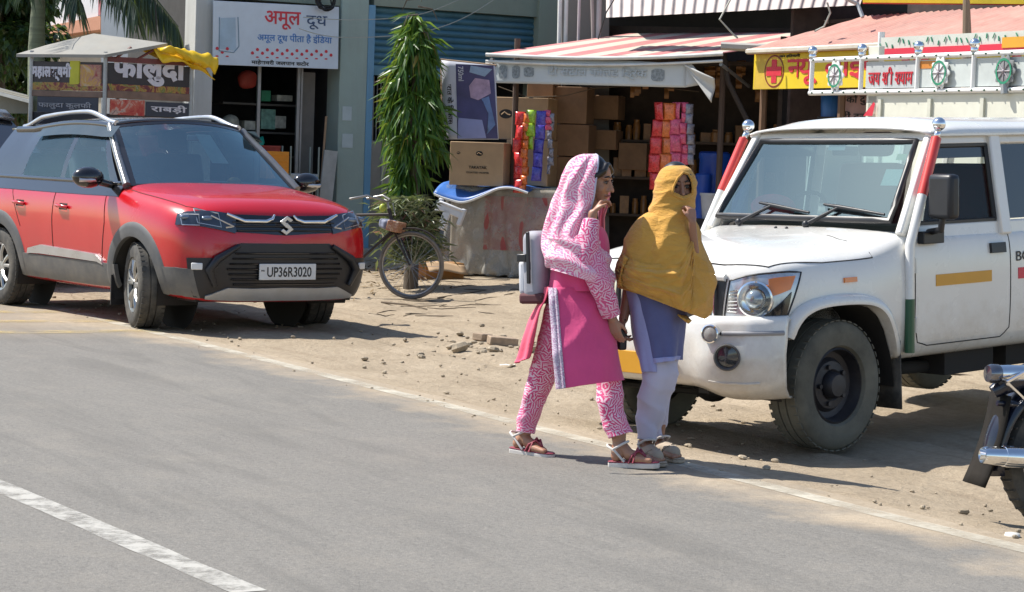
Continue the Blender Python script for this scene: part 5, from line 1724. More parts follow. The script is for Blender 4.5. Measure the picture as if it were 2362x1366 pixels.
mb.build('rolled_edge', bpy.data.materials['yellow_tarp'], ysheet, smooth=180)
tag(ysheet, 'crumpled bright yellow tarpaulin hanging over the right end of the falooda cart', 'tarpaulin')

# ---------------------------------------------------------------- tea and snack stall
SX = V((1, -0.30, 0)).normalized()                      # along the stall front
S0 = P(1400, 500, 24.6)
S0.z = ground_z(S0.x, S0.y)
SN = V((SX.y, -SX.x, 0))
def onS(px, py, back=0.0): return OnPlane(px, py, S0 - SN * back, SX)
def sA(px, py, back=0.0): return (onS(px, py, back) - S0).dot(SX)
def SWp(a, b, z): return SX * a - SN * b + V((0, 0, z))  # b runs back into the stall
def sz(py, px=1400, back=0.0): return onS(px, py, back).z - S0.z
stall = thing('snack_stall', 'dark open fronted snack stall under a faded red and cream striped awning', 'stall', S0)
def sbox(mb, a0, a1, b0, b1, z0, z1): return mb.hexa([SWp(a0, b0, z0), SWp(a1, b0, z0), SWp(a1, b1, z0), SWp(a0, b1, z0)], [SWp(a0, b0, z1), SWp(a1, b0, z1), SWp(a1, b1, z1), SWp(a0, b1, z1)])
aA, aB = sA(1136, 125), sA(1668, 120)
zE = sz(127, 1136)
def stripes(name, cols, period, vec, rough=0.7):
    mt, t, b = _nodes(name)
    co = coords(t)
    sep = t.nodes.new('ShaderNodeVectorMath'); sep.operation = 'DOT_PRODUCT'; sep.inputs[1].default_value = vec
    t.links.new(co, sep.inputs[0])
    n = t.nodes.new('ShaderNodeMath'); n.operation = 'MULTIPLY'; n.inputs[1].default_value = 1 / period
    t.links.new(sep.outputs['Value'], n.inputs[0])
    f = t.nodes.new('ShaderNodeMath'); f.operation = 'FRACT'
    t.links.new(n.outputs[0], f.inputs[0])
    c = ramp(t, f.outputs[0], [(0.0, cols[0]), (0.5, cols[1])], 'CONSTANT')
    d = tex(t, co, 3, 6, 0.7)
    c = mixc(t, ramp(t, d, [(0.4, (0, 0, 0)), (0.8, (0.45,) * 3)]), c, (0.45, 0.38, 0.30))
    t.links.new(c, b.inputs['Base Color'])
    b.inputs['Roughness'].default_value = rough
    return mt
M_awn = stripes('striped_canvas', ((0.46, 0.16, 0.165), (0.55, 0.50, 0.41)), 0.46, tuple(SX + SN * (1.25 / 1.7)))
aw = MB()
zR = zE + 0.72
def awn(u, v):                                          # u along, v front to back
    a = aA + (aB - aA + 0.05) * u + 1.25 * v
    bow = -0.045 * math.sin(math.pi * u)
    return SWp(a, -0.25 + 1.7 * v, zE + (0.0 + bow) * (1 - v) + (0.36 + 0.06 * u) * v - 0.02 * math.sin(u * 20) * v * (1 - v) + 0.06 * u * (1 - v))
aw.grid(awn, 26, 10)
M_awnO = aw.build('awning', M_awn, None, smooth=180, solid=0.006)
# the object keeps a frame along the stall so its stripes follow the slope
M_awnO.parent = stall
fr = MB()
fr.tube([awn(i / 20, 0) + V((0, 0, -0.01)) for i in range(21)], 0.022, 8)
fr.tube([awn(i / 20, 0) + V((0, 0, -0.085)) - SN * 0.0 for i in range(21)], 0.016, 6)
fr.build('awning_bar', mat('white_bar', (0.66, 0.65, 0.60), 0.5), stall, smooth=60)
for a in (aA + 0.05, aB + 0.02):
    MB().tube([SWp(a, -0.2, zE - 0.06), SWp(a + 0.1, 1.0, zE - 0.25)], 0.022, 6).build('awning_arm', M_steel, stall)
for a in (aA + 0.25, aB - 0.02):
    MB().cyl(SWp(a, 0.15, 0), SWp(a, 0.15, zE + 0.2), 0.035, n=8).build('post', mat('dark_wood', (0.09, 0.06, 0.045), 0.8), stall)
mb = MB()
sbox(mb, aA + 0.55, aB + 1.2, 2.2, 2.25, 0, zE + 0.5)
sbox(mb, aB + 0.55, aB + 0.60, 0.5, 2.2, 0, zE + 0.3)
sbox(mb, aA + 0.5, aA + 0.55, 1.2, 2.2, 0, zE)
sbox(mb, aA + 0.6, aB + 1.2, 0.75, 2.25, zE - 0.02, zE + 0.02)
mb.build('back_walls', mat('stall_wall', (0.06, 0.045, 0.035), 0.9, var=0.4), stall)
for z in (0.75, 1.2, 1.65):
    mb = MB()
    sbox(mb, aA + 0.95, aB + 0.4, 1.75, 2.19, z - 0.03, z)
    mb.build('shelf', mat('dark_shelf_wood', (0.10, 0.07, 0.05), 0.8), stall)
# cloth banner under the awning
def ban(u, v):
    L, Rr = sA(1128, 160), sA(1592, 160)
    a = L + (Rr - L) * u
    z1 = zE - 0.075 + 0.03 * math.sin(math.pi * u) + 0.01 * u
    z0 = sz(194, 1180)
    return SWp(a, -0.20 + 0.02 * math.sin(u * 9) * v - 0.03 * v + (0.06 * (1 - u / 0.1) if u < 0.1 else 0), z1 + (z0 - z1) * v)
bn = MB().grid(ban, 40, 8).build('awning_banner', mat('banner_cloth', (0.55, 0.58, 0.57), 0.75, var=0.06, scale=3), None, smooth=180, solid=0.004)
bn.location = S0
tag(bn, 'long pale banner with grey drinks pictures hanging under the striped awning', 'banner')
def bframe(u, v, o=0.008):
    p = ban(u, v)
    return frame3(p + SN * o, ban(min(1, u + 0.02), v) - ban(max(0, u - 0.02), v), ban(u, max(0, v - 0.05)) - ban(u, min(1, v + 0.05)))
M_greyink = mat('grey_print', (0.28, 0.31, 0.32), 0.8, var=0.5, scale=40)
M_paleink = mat('faded_print', (0.44, 0.47, 0.47), 0.8, var=0.2, scale=30)
for u, w_, h_ in ((0.10, 0.10, 0.17), (0.165, 0.09, 0.16), (0.23, 0.12, 0.12), (0.865, 0.15, 0.15)):
    F = bframe(u, 0.5)
    mb = MB()
    ol = [(-0.5, 0.30), (-0.5, -0.30), (-0.38, -0.46), (0, -0.5), (0.38, -0.46), (0.5, -0.30), (0.5, 0.30), (0.25, 0.42), (-0.25, 0.42)]
    mb.add([F @ V((a * w_, b * h_, 0)) for a, b in ol], [tuple(range(9))])
    mb.cur = 1
    mb.add([F @ V((a * w_ * 0.8 * math.cos(q), 0.1 * h_ + 0.2 * h_ * math.sin(q), 0.003)) for a, q in [(0.5, 2 * math.pi * j / 10) for j in range(10)]], [tuple(range(10))])
    mb.build('cup_picture', [M_greyink, M_paleink], bn)
lettering('faded_lettering', 'टी स्टाल'.replace('स्ट', 'सट') + ' कोल्ड ड्रिंक'.replace('ल्ड', 'लड').replace('ड्रिं', 'िड्रं'), M_paleink, bn, bframe(0.57, 0.5, 0.012), 1.15, 0.15, 0.02, 0.002)
lettering('side_lettering', 'कैफे', M_ink, bn, bframe(0.035, 0.5, 0.012), 0.09, 0.2, 0.02, 0.002)
def fold(u, v):                                         # torn end of the banner blowing to the right
    p0, p1 = ban(0.985, 0.0).lerp(ban(0.985, 0.0), 0), ban(1.0, 1.0)
    a = ban(0.99, 0.02).lerp(onS(1652, 182, -0.25) - S0, u)
    b = (ban(0.90, 0.98).lerp(onS(1640, 238, -0.25) - S0, u))
    b = ban(0.995, 0.05).lerp(onS(1645, 238, -0.25) - S0, u)
    q = a.lerp(b, v)
    return q + SN * (0.05 + 0.05 * math.sin(v * 6.5 + u * 2) * u)
fl = MB().grid(fold, 14, 10).build('banner_flap', mat('flap_cloth', (0.58, 0.57, 0.53), 0.8, var=0.08), bn, smooth=180, solid=0.005)
tri = MB().grid(lambda u, v: ban(1.0, v).lerp(onS(1592 + 40 * v, 193 - 50 * (1 - v), -0.22) - S0, u) if u > 0 else ban(1.0, v), 6, 6)
tri.build('banner_end', mat('flap_cloth_back', (0.52, 0.53, 0.51), 0.8, var=0.08), bn, smooth=180, solid=0.004)
wire([onS(1150, 200, .2), onS(1215, 224, .2), onS(1300, 222, .2), onS(1370, 204, .2), onS(1480, 196, .2), onS(1560, 206, .2), onS(1612, 212, .2)], 'thin dark wire sagging under the pale banner of the snack stall', 0.006, M_twig)
# cartons
M_card = mat('cardboard', (0.42, 0.285, 0.165), 0.85, var=0.12, scale=5, bmp=0.1)
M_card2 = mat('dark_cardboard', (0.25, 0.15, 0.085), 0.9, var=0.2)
M_tape = mat('parcel_tape', (0.46, 0.36, 0.24), 0.4)
def carton(loc, s, rz, label, group='cardboard cartons at the snack stall', m_=None, logo=None, lean=0.0):
    t = thing('cardboard_box', label, 'carton', loc, (lean, 0, rz), group)
    MB().box((0, 0, s[2] / 2), s).build('box', m_ or M_card, t, bevel=0.006)
    MB().box((0, 0, s[2] + 0.001), (s[0] + 0.004, 0.05, 0.004)).build('tape', M_tape, t)
    if logo:
        F = frame3((0, -s[1] / 2 - 0.002, s[2] / 2), (1, 0, 0), (0, 0, 1))
        mb = MB()
        for x, y, r_ in logo:
            mb.add([F @ V((x * s[0] + r_ * 1.5 * math.cos(q), y * s[2] + r_ * math.sin(q), 0)) for q in [2 * math.pi * j / 20 for j in range(20)]], [tuple(range(20))])
            o = mb.build('printed_mark', M_ink, t)
            mb = MB()
            m2 = MB()
            m2.tube([F @ V((x * s[0] - r_, y * s[2] - r_ * .2, 0.002)), F @ V((x * s[0] - r_ * .3, y * s[2] + r_ * .4, 0.002)), F @ V((x * s[0] + r_ * .4, y * s[2] - r_ * .1, 0.002)), F @ V((x * s[0] + r_, y * s[2] - r_ * .2, 0.002))], r_ * 0.14, 5)
            m2.build('mark_line', M_card, o)
    return t
rS = math.atan2(SX.y, SX.x)
zc = sz(428, 1085, -0.1)
wbig = sA(1163, 380, -0.1) - sA(1038, 380, -0.1)
hbig = sz(328, 1100, -.1) - zc
q = S0 + SWp((sA(1163, 380, -.1) + sA(1038, 380, -.1)) / 2, 0.1, zc)
bx = carton(q, (wbig, 0.42, hbig), rS - 0.02, 'wide cardboard carton with round black marks sitting on the covered freezer', logo=((0.05, 0.24, 0.028), (-0.34, 0.24, 0.016)))
F = frame3((0.02, -0.215, hbig * 0.42), (1, 0, 0), (0, 0, 1))
lettering('printed_lettering', 'TAKATAK', M_ink, bx, F, wbig * 0.34, 0.032, 0.02, 0.001)
F.translation = V((0.02, -0.215, hbig * 0.30))
lettering('printed_lettering', 'COATED WAFER', M_ink, bx, F, wbig * 0.42, 0.020, 0.01, 0.001)
def cart_at(px0, px1, py0, py1, back, d_, label, m_=None, logo=None, rz=0.0):
    z = sz(py1, (px0 + px1) / 2, back)
    w_ = sA(px1, py1, back) - sA(px0, py1, back)
    h_ = sz(py0, (px0 + px1) / 2, back) - z
    return carton(S0 + SWp((sA(px0, py1, back) + sA(px1, py1, back)) / 2, back + d_ / 2, z), (w_, d_, h_), rS + rz, label, m_=m_, logo=logo)
cart_at(1141, 1262, 225, 322, 0.55, 0.40, 'tall cardboard carton with an oval black mark stacked above the small one', logo=((-0.30, 0.10, 0.055),))
cart_at(1165, 1262, 323, 428, 0.55, 0.40, 'cardboard carton under the tall one, half hidden by the snack strips', logo=((-0.40, 0.18, 0.03),))
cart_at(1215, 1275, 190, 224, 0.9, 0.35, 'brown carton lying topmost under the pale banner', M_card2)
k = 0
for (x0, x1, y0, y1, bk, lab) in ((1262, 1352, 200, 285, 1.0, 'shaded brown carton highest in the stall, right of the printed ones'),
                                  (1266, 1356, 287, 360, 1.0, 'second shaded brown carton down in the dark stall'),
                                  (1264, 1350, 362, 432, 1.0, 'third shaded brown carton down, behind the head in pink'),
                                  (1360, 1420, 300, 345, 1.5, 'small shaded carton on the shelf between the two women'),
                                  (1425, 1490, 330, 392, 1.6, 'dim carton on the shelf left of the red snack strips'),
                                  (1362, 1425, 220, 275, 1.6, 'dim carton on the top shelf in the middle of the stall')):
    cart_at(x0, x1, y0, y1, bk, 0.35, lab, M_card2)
# covered freezer
zf = sz(430, 1100)
aF0, aF1 = sA(1035, 500), sA(1232, 500)
fz = thing('covered_freezer', 'low chest freezer wrapped in dusty clear plastic with a faded red panel', 'freezer', S0)
mb = MB()
sbox(mb, aF0, aF1 + 0.25, 0.05, 0.72, 0.02, zf - 0.02)
mb.build('chest', mat('grey_chest', (0.38, 0.355, 0.31), 0.6, var=0.25, scale=4, dust=0.5), fz, bevel=0.03)
mb = MB()
sbox(mb, aF0 + 0.42, aF1 + 0.24, 0.035, 0.052, zf * 0.30, zf * 0.90)
mb.build('red_panel', mat('faded_red_panel', (0.36, 0.055, 0.06), 0.6, var=0.25, scale=3, dust=0.4), fz)
def sheet(u, v):
    a = aF0 - 0.05 + (aF1 - aF0 + 0.35) * u
    z = zf * (1 - v) + 0.01
    o = 0.02 + 0.05 * v + (0.045 * v + 0.006) * math.sin(u * 34 + 3 * noise.noise((u * 4, v * 2, 0))) + 0.05 * v * noise.noise((u * 7, v * 5, 4)) + 0.10 * sst(0.75, 1, v) * abs(noise.noise((u * 9, v * 8, 1)))
    return SWp(a, 0.05 - o, max(0.012, z - 0.0 + 0.05 * sst(0.8, 1, v) * abs(noise.noise((u * 12, 5, 2)))))
def film_mat():
    mt, t, b = _nodes('plastic_film')
    out = t.nodes['Material Output']
    tr = t.nodes.new('ShaderNodeBsdfTransparent')
    tr.inputs[0].default_value = (0.93, 0.92, 0.89, 1)
    b.inputs['Base Color'].default_value = (0.55, 0.53, 0.47, 1)
    b.inputs['Roughness'].default_value = 0.16
    mx = t.nodes.new('ShaderNodeMixShader')
    f = tex(t, coords(t), 6, 6, 0.7)
    t.links.new(ramp(t, f, [(0.3, (0.18,) * 3), (0.7, (0.55,) * 3)]), mx.inputs[0])
    t.links.new(tr.outputs[0], mx.inputs[1])
    t.links.new(b.outputs[0], mx.inputs[2])
    t.links.new(mx.outputs[0], out.inputs[0])
    return mt
MB().grid(sheet, 70, 40).build('plastic_sheet', film_mat(), fz, smooth=180)
def tarp(u, v):
    a = aF0 - 0.14 + (aF1 - aF0 + 0.10) * u
    b = -0.16 + 0.95 * v
    z = zf + 0.015 + 0.012 * math.sin(u * 11) + 0.02 * noise.noise((u * 5, v * 5, 8)) - 0.10 * (1 - v) ** 4 * (1 + 0.9 * math.sin(u * 5.2 + 0.4)) + 0.03 * max(0, 1 - u * 4)
    return SWp(a, b, z)
tp = MB().grid(tarp, 30, 14).build('blue_tarpaulin', [mat('blue_tarp', (0.045, 0.16, 0.50), 0.45, var=0.2, scale=7)], None, smooth=180, solid=0.014)
tp.location = S0
tag(tp, 'bright blue sheet with a pale edge draped over the covered freezer', 'tarpaulin')
mb = MB().tube([tarp(i / 30, 0.0) + V((0, 0, -0.012)) for i in range(31)], 0.014, 6)
mb.build('pale_edge', M_white, tp)
# moulded foam piece hanging off the freezer corner
fo = MB()
FF = frame3(onS(1040, 485, -0.25), SX + V((0, 0, -0.34)), V((0.30, 0, 1)))
fo.box((0, 0, 0), (0.30, 0.10, 0.06), FF).box((-0.03, -0.13, 0), (0.09, 0.24, 0.06), FF).box((-0.15, 0.0, 0), (0.05, 0.17, 0.07), FF).box((0.15, -0.03, 0), (0.05, 0.20, 0.07), FF).box((0.0, 0.045, 0.02), (0.30, 0.03, 0.06), FF)
o = fo.build('foam_packing', mat('white_foam', (0.68, 0.70, 0.74), 0.8, var=0.06, bmp=0.2, bscale=120), None, bevel=0.012)
tag(o, 'white moulded foam packing piece hanging off the left end of the freezer', 'packing foam')
q = ground_at(1015, 645)
bx = carton(q, (0.46, 0.34, 0.20), 0.35, 'torn open brown carton lying on the ground behind the bicycle wheel', m_=mat('orange_cardboard', (0.42, 0.20, 0.06), 0.85, var=0.2))
mb = MB()
mb.grid(lambda u, v: V((-0.23 - 0.16 * v, -0.17 + 0.34 * u, 0.20 + 0.05 * v * math.sin(3 * u + 1) - 0.05 * v)), 6, 4)
mb.grid(lambda u, v: V((-0.23 + 0.46 * u, -0.17 - 0.14 * v, 0.20 - 0.10 * v + 0.02 * math.sin(u * 5))), 6, 4)
mb.build('flap', M_card, bx, solid=0.006)
mb = MB()
mb.ball((0, 0, 0.16), (0.18, 0.15, 0.18), 14)
mb.v = [p + V((0.06 * noise.noise(p * 7), 0.05 * noise.noise(p * 8 + V((2, 0, 0))), 0.05 * noise.noise(p * 6))) for p in mb.v]
o = mb.build('dark_sack', mat('slate_plastic', (0.10, 0.115, 0.13), 0.45, var=0.3), None, smooth=180)
o.location = ground_at(1042, 622) + V((0, 0.2, 0.10))
o.scale = (1, 1, 1.5)
tag(o, 'dark grey plastic sack slumped between the drooping tree and the freezer', 'sack')
# sachet strips
SC = {'red': (0.62, 0.03, 0.03), 'orange': (0.70, 0.16, 0.03), 'green': (0.30, 0.52, 0.03), 'blue': (0.07, 0.06, 0.42), 'pink': (0.62, 0.08, 0.16), 'grey': (0.23, 0.22, 0.26), 'white': (0.6, 0.58, 0.56), 'gold': (0.68, 0.36, 0.05)}
SM = {k_: mat('sachet_' + k_, c, 0.28, var=0.35, scale=38, spec=0.7) for k_, c in SC.items()}
def strip(px, py0, py1, wpx, cols, label, group, back=-0.12, lean=0.0):
    """a hanging chain of sealed sachets"""
    x0 = onS(px, py0, back) - S0
    z0, z1 = x0.z, sz(py1, px, back)
    w_ = wpx / 5000 * 24.6
    n = max(3, int(abs(z0 - z1) / (w_ * 1.15)))
    h_ = (z0 - z1) / n
    mb = MB()
    for i in range(n):
        for part in range(2):
            mb.cur = part if (i + int(px)) % 3 else (1 - part)
            v0, v1 = ((0, 0.62), (0.62, 1.0))[part]
            def fn(u, v):
                vv = v0 + (v1 - v0) * v
                puff = 0.022 * math.sin(math.pi * vv) * math.sin(math.pi * min(1, max(0, u))) + 0.006 * noise.noise((u * 5 + i * 3, vv * 4, px))
                sway = 0.012 * math.sin(i * 0.9 + px) + lean * (i + vv) / n
                xx = (u - .5) * w_ * (1.0 - 0.06 * math.sin(math.pi * vv))
                tw = 1.1 * noise.noise((i * 1.7, px * 0.37, 2.0))
                sway += 0.035 * noise.noise((i * 0.45, px * 0.21, 7.0)) + 0.3 * (vv - .5) * w_ * noise.noise((i * 2.3, px * .5, 4))
                return V((xx * math.cos(tw) + sway, xx * math.sin(tw) - puff - 0.02 * math.sin(i * 1.7 + px), -(i + vv) * h_))
            mb.grid(fn, 5, 4)
    o = mb.build('sachet_strip', [SM[c] for c in cols], None, smooth=180, solid=0.004)
    o.location = S0 + x0
    o.rotation_euler = (0, 0, rS + random.uniform(-.3, .3))
    tag(o, label, 'sachets', group)
for (px, y0, y1, w_, cols, lab) in ((1198, 258, 445, 25, ('red', 'white'), 'leftmost red and white sachet strip in front of the cartons'),
                                    (1214, 262, 446, 17, ('orange', 'red'), 'orange red sachet strip, longest of the bunch before the cartons'),
                                    (1227, 254, 345, 24, ('green', 'gold'), 'short lime green sachet strip hanging before the cartons'),
                                    (1246, 256, 418, 24, ('blue', 'gold'), 'deep blue and gold sachet strip hanging before the cartons'),
                                    (1263, 254, 300, 17, ('pink', 'white'), 'short pink sachet strip right of the deep blue one'),
                                    (1272, 262, 402, 16, ('grey', 'white'), 'thin silver grey sachet strip at the right of the left bunch')):
    strip(px, y0, y1, w_, cols, lab, 'sachet strips hanging at the stall')
for (px, y0, y1, w_, cols, lab) in ((1517, 236, 438, 29, ('red', 'orange'), 'broad red orange sachet strip, leftmost above the head in yellow'),
                                    (1541, 238, 395, 29, ('orange', 'white'), 'orange and white sachet strip second in the right bunch'),
                                    (1563, 236, 388, 27, ('pink', 'red'), 'hot pink sachet strip third in the right bunch'),
                                    (1581, 236, 380, 18, ('pink', 'white'), 'pink and white sachet strip beside the grey ones'),
                                    (1594, 240, 380, 18, ('grey', 'white'), 'silver grey sachet strip at the right end, near the blue drum')):
    strip(px, y0, y1, w_, cols, lab, 'sachet strips hanging at the stall')
# blue drums and white bucket
M_drum = mat('blue_drum', (0.012, 0.075, 0.42), 0.4, var=0.12)
def drum(px, py0, py1, back, r_, lab, m_=None):
    z0, z1 = sz(py1, px, back), sz(py0, px, back)
    h_ = z1 - z0
    mb = MB().lathe([(0, 0), (r_ * 0.92, 0), (r_, 0.05 * h_), (r_, 0.3 * h_), (r_ * 1.03, 0.33 * h_), (r_, 0.36 * h_), (r_, 0.64 * h_), (r_ * 1.03, 0.67 * h_), (r_, 0.70 * h_), (r_, 0.92 * h_), (r_ * 1.05, 0.93 * h_), (r_ * 1.05, 0.98 * h_), (r_ * 0.9, h_), (0, h_)], n=28)
    o = mb.build('plastic_drum', m_ or M_drum, None, smooth=40)
    o.location = S0 + SWp(sA(px, py1, back), back, z0)
    tag(o, lab, 'drum')
drum(1640, 350, 560, 0.6, 0.17, 'large blue plastic drum standing right of the sachet strips')
drum(1690, 362, 560, 0.75, 0.16, 'second blue drum partly hidden by the pole of the white jeep')
drum(1617, 400, 560, 0.35, 0.09, 'narrow blue drum behind the head of the woman in yellow')
mb = MB().lathe([(0, 0), (0.09, 0), (0.115, 0.26), (0.125, 0.26), (0.125, 0.29), (0.11, 0.29), (0, 0.28)], n=24)
o = mb.build('bucket', mat('grey_white_bucket', (0.45, 0.46, 0.48), 0.5, var=0.1), None, smooth=40)
o.location = S0 + SWp(sA(1637, 520, 0.2), 0.2, sz(505, 1637, 0.2))
tag(o, 'pale grey bucket in front of the blue drums by the jeep', 'bucket')
MB().lathe([(0, -1.2), (0.16, -1.2), (0.16, 0), (0, 0)], n=16).build('stool', M_dark, None).location = o.location
so = bpy.data.objects['stool']
tag(so, 'dark round stand under the pale bucket beside the jeep', 'stand')

rnd = random.Random(31)
JC = [mat('jar_%s' % k_, c, 0.35, var=0.3, scale=20) for k_, c in (('amber', (0.30, 0.14, 0.04)), ('brown', (0.16, 0.09, 0.05)), ('cream', (0.42, 0.38, 0.30)), ('red', (0.36, 0.05, 0.04)), ('dull_green', (0.10, 0.18, 0.10)), ('blue', (0.06, 0.12, 0.28)), ('white', (0.45, 0.45, 0.43)))]
mb = MB()
for z in (0.75, 1.2, 1.65):
    a = aA + 1.0
    while a < aB + 0.35:
        r_, h_ = rnd.uniform(.035, .07), rnd.uniform(.10, .26)
        mb.cur = rnd.randrange(7)
        c = SWp(a + r_, 1.80 + rnd.uniform(0, .12), z + 0.002)
        if rnd.random() < 0.6: mb.lathe([(0, 0), (r_, 0), (r_, h_ * .75), (r_ * .75, h_ * .86), (r_ * .8, h_ * .87), (r_ * .8, h_), (0, h_)], c, n=12)
        else: mb.box(c + V((0, 0, h_ / 2)), (r_ * 2, r_ * 1.6, h_))
        a += 2 * r_ + rnd.uniform(.005, .05)
o = mb.build('jars_and_packs', JC, None, smooth=40)
o.location = S0
tag(o, 'rows of small jars and packs on the dark shelves of the snack stall', 'goods', kind='stuff')
mb = MB()
for i in range(22):
    x = S0 + SWp(aA + 1.1 + rnd.uniform(0, 1.9), 0.9 + rnd.uniform(0, .6), 0)
    z = zE - 0.05
    l_ = rnd.uniform(.15, .5)
    mb.cur = rnd.randrange(7)
    w_ = rnd.uniform(.04, .08)
    mb.grid(lambda u, v: x + V(((u - .5) * w_, -0.02 * math.sin(v * 16), z + 0.1 - l_ * v)), 2, 14)
o = mb.build('hanging_packs', JC, None, smooth=180)
tag(o, 'dim strings of packs hanging from the ceiling inside the dark snack stall', 'goods', kind='stuff')
# ---------------------------------------------------------------- medicine shop on the right
H0 = P(1765, 200, 23.6)
H0.z = ground_z(H0.x, H0.y)
def onH(px, py, back=0.0): return OnPlane(px, py, H0 + N * back, U)
def hA(px, py, back=0.0): return (onH(px, py, back) - H0).dot(U)
def hz(px, py, back=0.0): return onH(px, py, back).z - H0.z
def HP(a, b, z): return U * a + N * b + V((0, 0, z))
def hbox(mb, a0, a1, b0, b1, z0, z1): return mb.hexa([HP(a0, b0, z0), HP(a1, b0, z0), HP(a1, b1, z0), HP(a0, b1, z0)], [HP(a0, b0, z1), HP(a1, b0, z1), HP(a1, b1, z1), HP(a0, b1, z1)])
med = thing('medicine_shop', 'dark medicine shop with pinkish corrugated awning and red valance behind the jeep', 'shop', H0)
aE = hA(2362, 100) + 1.2
z_sb, z_st = hz(1762, 208), hz(1762, 128)
ze = hz(1800, 112, -0.2)
def cor(u, v):
    a = -0.02 + (aE + 0.1) * u + 0.55 * v * (1 - u)
    z = ze + 0.40 * v + 0.0 * u + 0.016 * math.sin(a * 58)
    return HP(a, -0.22 + 1.1 * v, z)
mb = MB()
mb.grid(cor, 240, 4)
o = mb.build('awning_sheet', mat('pink_tin', (0.46, 0.22, 0.175), 0.6, var=0.2, dust=0.4, dustcol=(0.44, 0.34, 0.27)), med, smooth=180)
mb = MB().tube([HP(-0.02, -0.24, ze - 0.02), HP(aE, -0.24, ze - 0.02)], 0.03, 6)
mb.build('awning_edge', mat('cream_edge', (0.58, 0.53, 0.44), 0.6), med)
mb = MB()
hbox(mb, -0.02, aE, -0.22, -0.20, z_st + 0.01, ze - 0.05)
mb.build('red_valance', mat('red_cloth', (0.50, 0.05, 0.06), 0.7, var=0.2), med)
mb = MB()
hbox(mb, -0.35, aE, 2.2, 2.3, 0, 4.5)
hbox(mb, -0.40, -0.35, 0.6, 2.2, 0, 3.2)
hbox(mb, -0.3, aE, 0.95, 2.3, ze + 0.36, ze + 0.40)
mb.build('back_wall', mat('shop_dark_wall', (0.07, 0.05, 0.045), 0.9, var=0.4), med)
for a in (-0.02, 1.35):
    MB().cyl(HP(a, 0.0, 0), HP(a, 0.0, ze), 0.04, n=6).build('post', mat('brown_post', (0.16, 0.09, 0.05), 0.8), med)
mb = MB().tube([HP(-0.05, 0.1, ze + 0.02) + V((-0.55, 0, 0.02)), HP(-0.02, 0.0, ze + 0.03)], 0.045, 6)
mb.build('beam', mat('grey_beam', (0.40, 0.38, 0.34), 0.7), med)
mb = MB().tube([onS(1668, 120, 0.1) - H0, onS(1680, 190, 0.1) - H0, onS(1725, 280, 0.2) - H0], 0.03, 6)
mb.build('slanting_prop', mat('dark_prop', (0.05, 0.04, 0.035), 0.8), med)
for k in range(4):
    mb = MB()
    z = 0.75 + 0.33 * k
    hbox(mb, -0.28, 2.2, 1.6, 2.15, z - 0.03, z)
    mb.build('shelf', mat('rack_shelf', (0.12, 0.10, 0.085), 0.7), med)
rnd = random.Random(21)
MEDC = [mat('pack_%s' % k_, c, 0.5, var=0.4, scale=25) for k_, c in (('cream', (0.45, 0.42, 0.34)), ('olive', (0.22, 0.24, 0.13)), ('teal', (0.10, 0.25, 0.24)), ('brown', (0.22, 0.13, 0.08)), ('white', (0.5, 0.5, 0.48)), ('rose', (0.40, 0.14, 0.12)))]
mb = MB()
for k in range(4):
    a = -0.25
    while a < 2.1:
        w_, h_ = rnd.uniform(.04, .12), rnd.uniform(.07, .22)
        mb.cur = rnd.randrange(6)
        z = 0.75 + 0.33 * k
        hbox(mb, a, a + w_, 1.62 + rnd.uniform(0, .06), 1.9, z + 0.002, z + h_)
        a += w_ + rnd.uniform(.005, .03)
o = mb.build('packed_goods', MEDC, None, bevel=0.004)
o.location = H0
tag(o, 'rows of small medicine packs on the dark shop shelves under the yellow sign', 'goods', kind='stuff')
# hanging sign
ms = thing('medicine_sign', 'yellow medicine shop sign with a red cross in a ring and red Hindi letters', 'sign', H0)
mb = MB()
hbox(mb, 0.0, aE, -0.16, -0.13, z_sb, z_st)
mb.build('board', mat('yellow_sign', (0.72, 0.52, 0.012), 0.5, var=0.06, dust=0.12), ms)
hs_ = z_st - z_sb
def hF(a, z, o=-0.165): return frame3(HP(a, o, z), U, (0, 0, 1))
ac = hA(1786, 168, -0.16)
F = hF(ac, z_sb + hs_ * 0.5)
wc = hA(1808, 168) - hA(1764, 168)
mb = MB()
mb.rings([[F @ V((r_ * wc * math.cos(q), r_ * hs_ * 0.92 * math.sin(q), 0)) for q in [2 * math.pi * j / 40 for j in range(40)]] for r_ in (0.455, 0.50)], True)
mb.build('ring', mat('ring_maroon', (0.20, 0.02, 0.02), 0.5), ms)
mb = MB().box((0, 0, 0), (wc * 0.26, hs_ * 0.66, 0.004), F).box((0, 0, 0.002), (wc * 0.78, hs_ * 0.26, 0.004), F)
mb.build('red_cross', M_signred, ms)
mb = MB()
mb.grid(lambda u, v: HP(0.01 + (wc * 1.32) * u + 0.05 * v, -0.161, z_sb + hs_ * (0.01 + 0.98 * v)), 2, 2)
mb.build('tan_field', mat('tan_field', (0.62, 0.42, 0.05), 0.6), ms)
a0, a1 = hA(1828, 160), hA(1985, 150)
composed('title_lettering', [('न', 'half'), ('यू', ''), (' ', ''), ('लाइफ', '')], M_signred, ms, hF((a0 + a1) / 2 + 0.36, z_sb + hs_ * 0.46), (a1 - a0) + 0.45, hs_ * 0.72, 0.018, 0.004)
lettering('small_lettering', 'जन हितकारी', M_ink, ms, hF(hA(1850, 138), z_sb + hs_ * 0.92), 0.36, hs_ * 0.10, 0.015, 0.003)
lettering('title_lettering', 'मेडिकल स्टोर'.replace('डि', 'िड').replace('स्ट', 'सट'), M_signred, ms, hF(3.4, z_sb + hs_ * 0.46), 2.0, hs_ * 0.6, 0.03, 0.004)
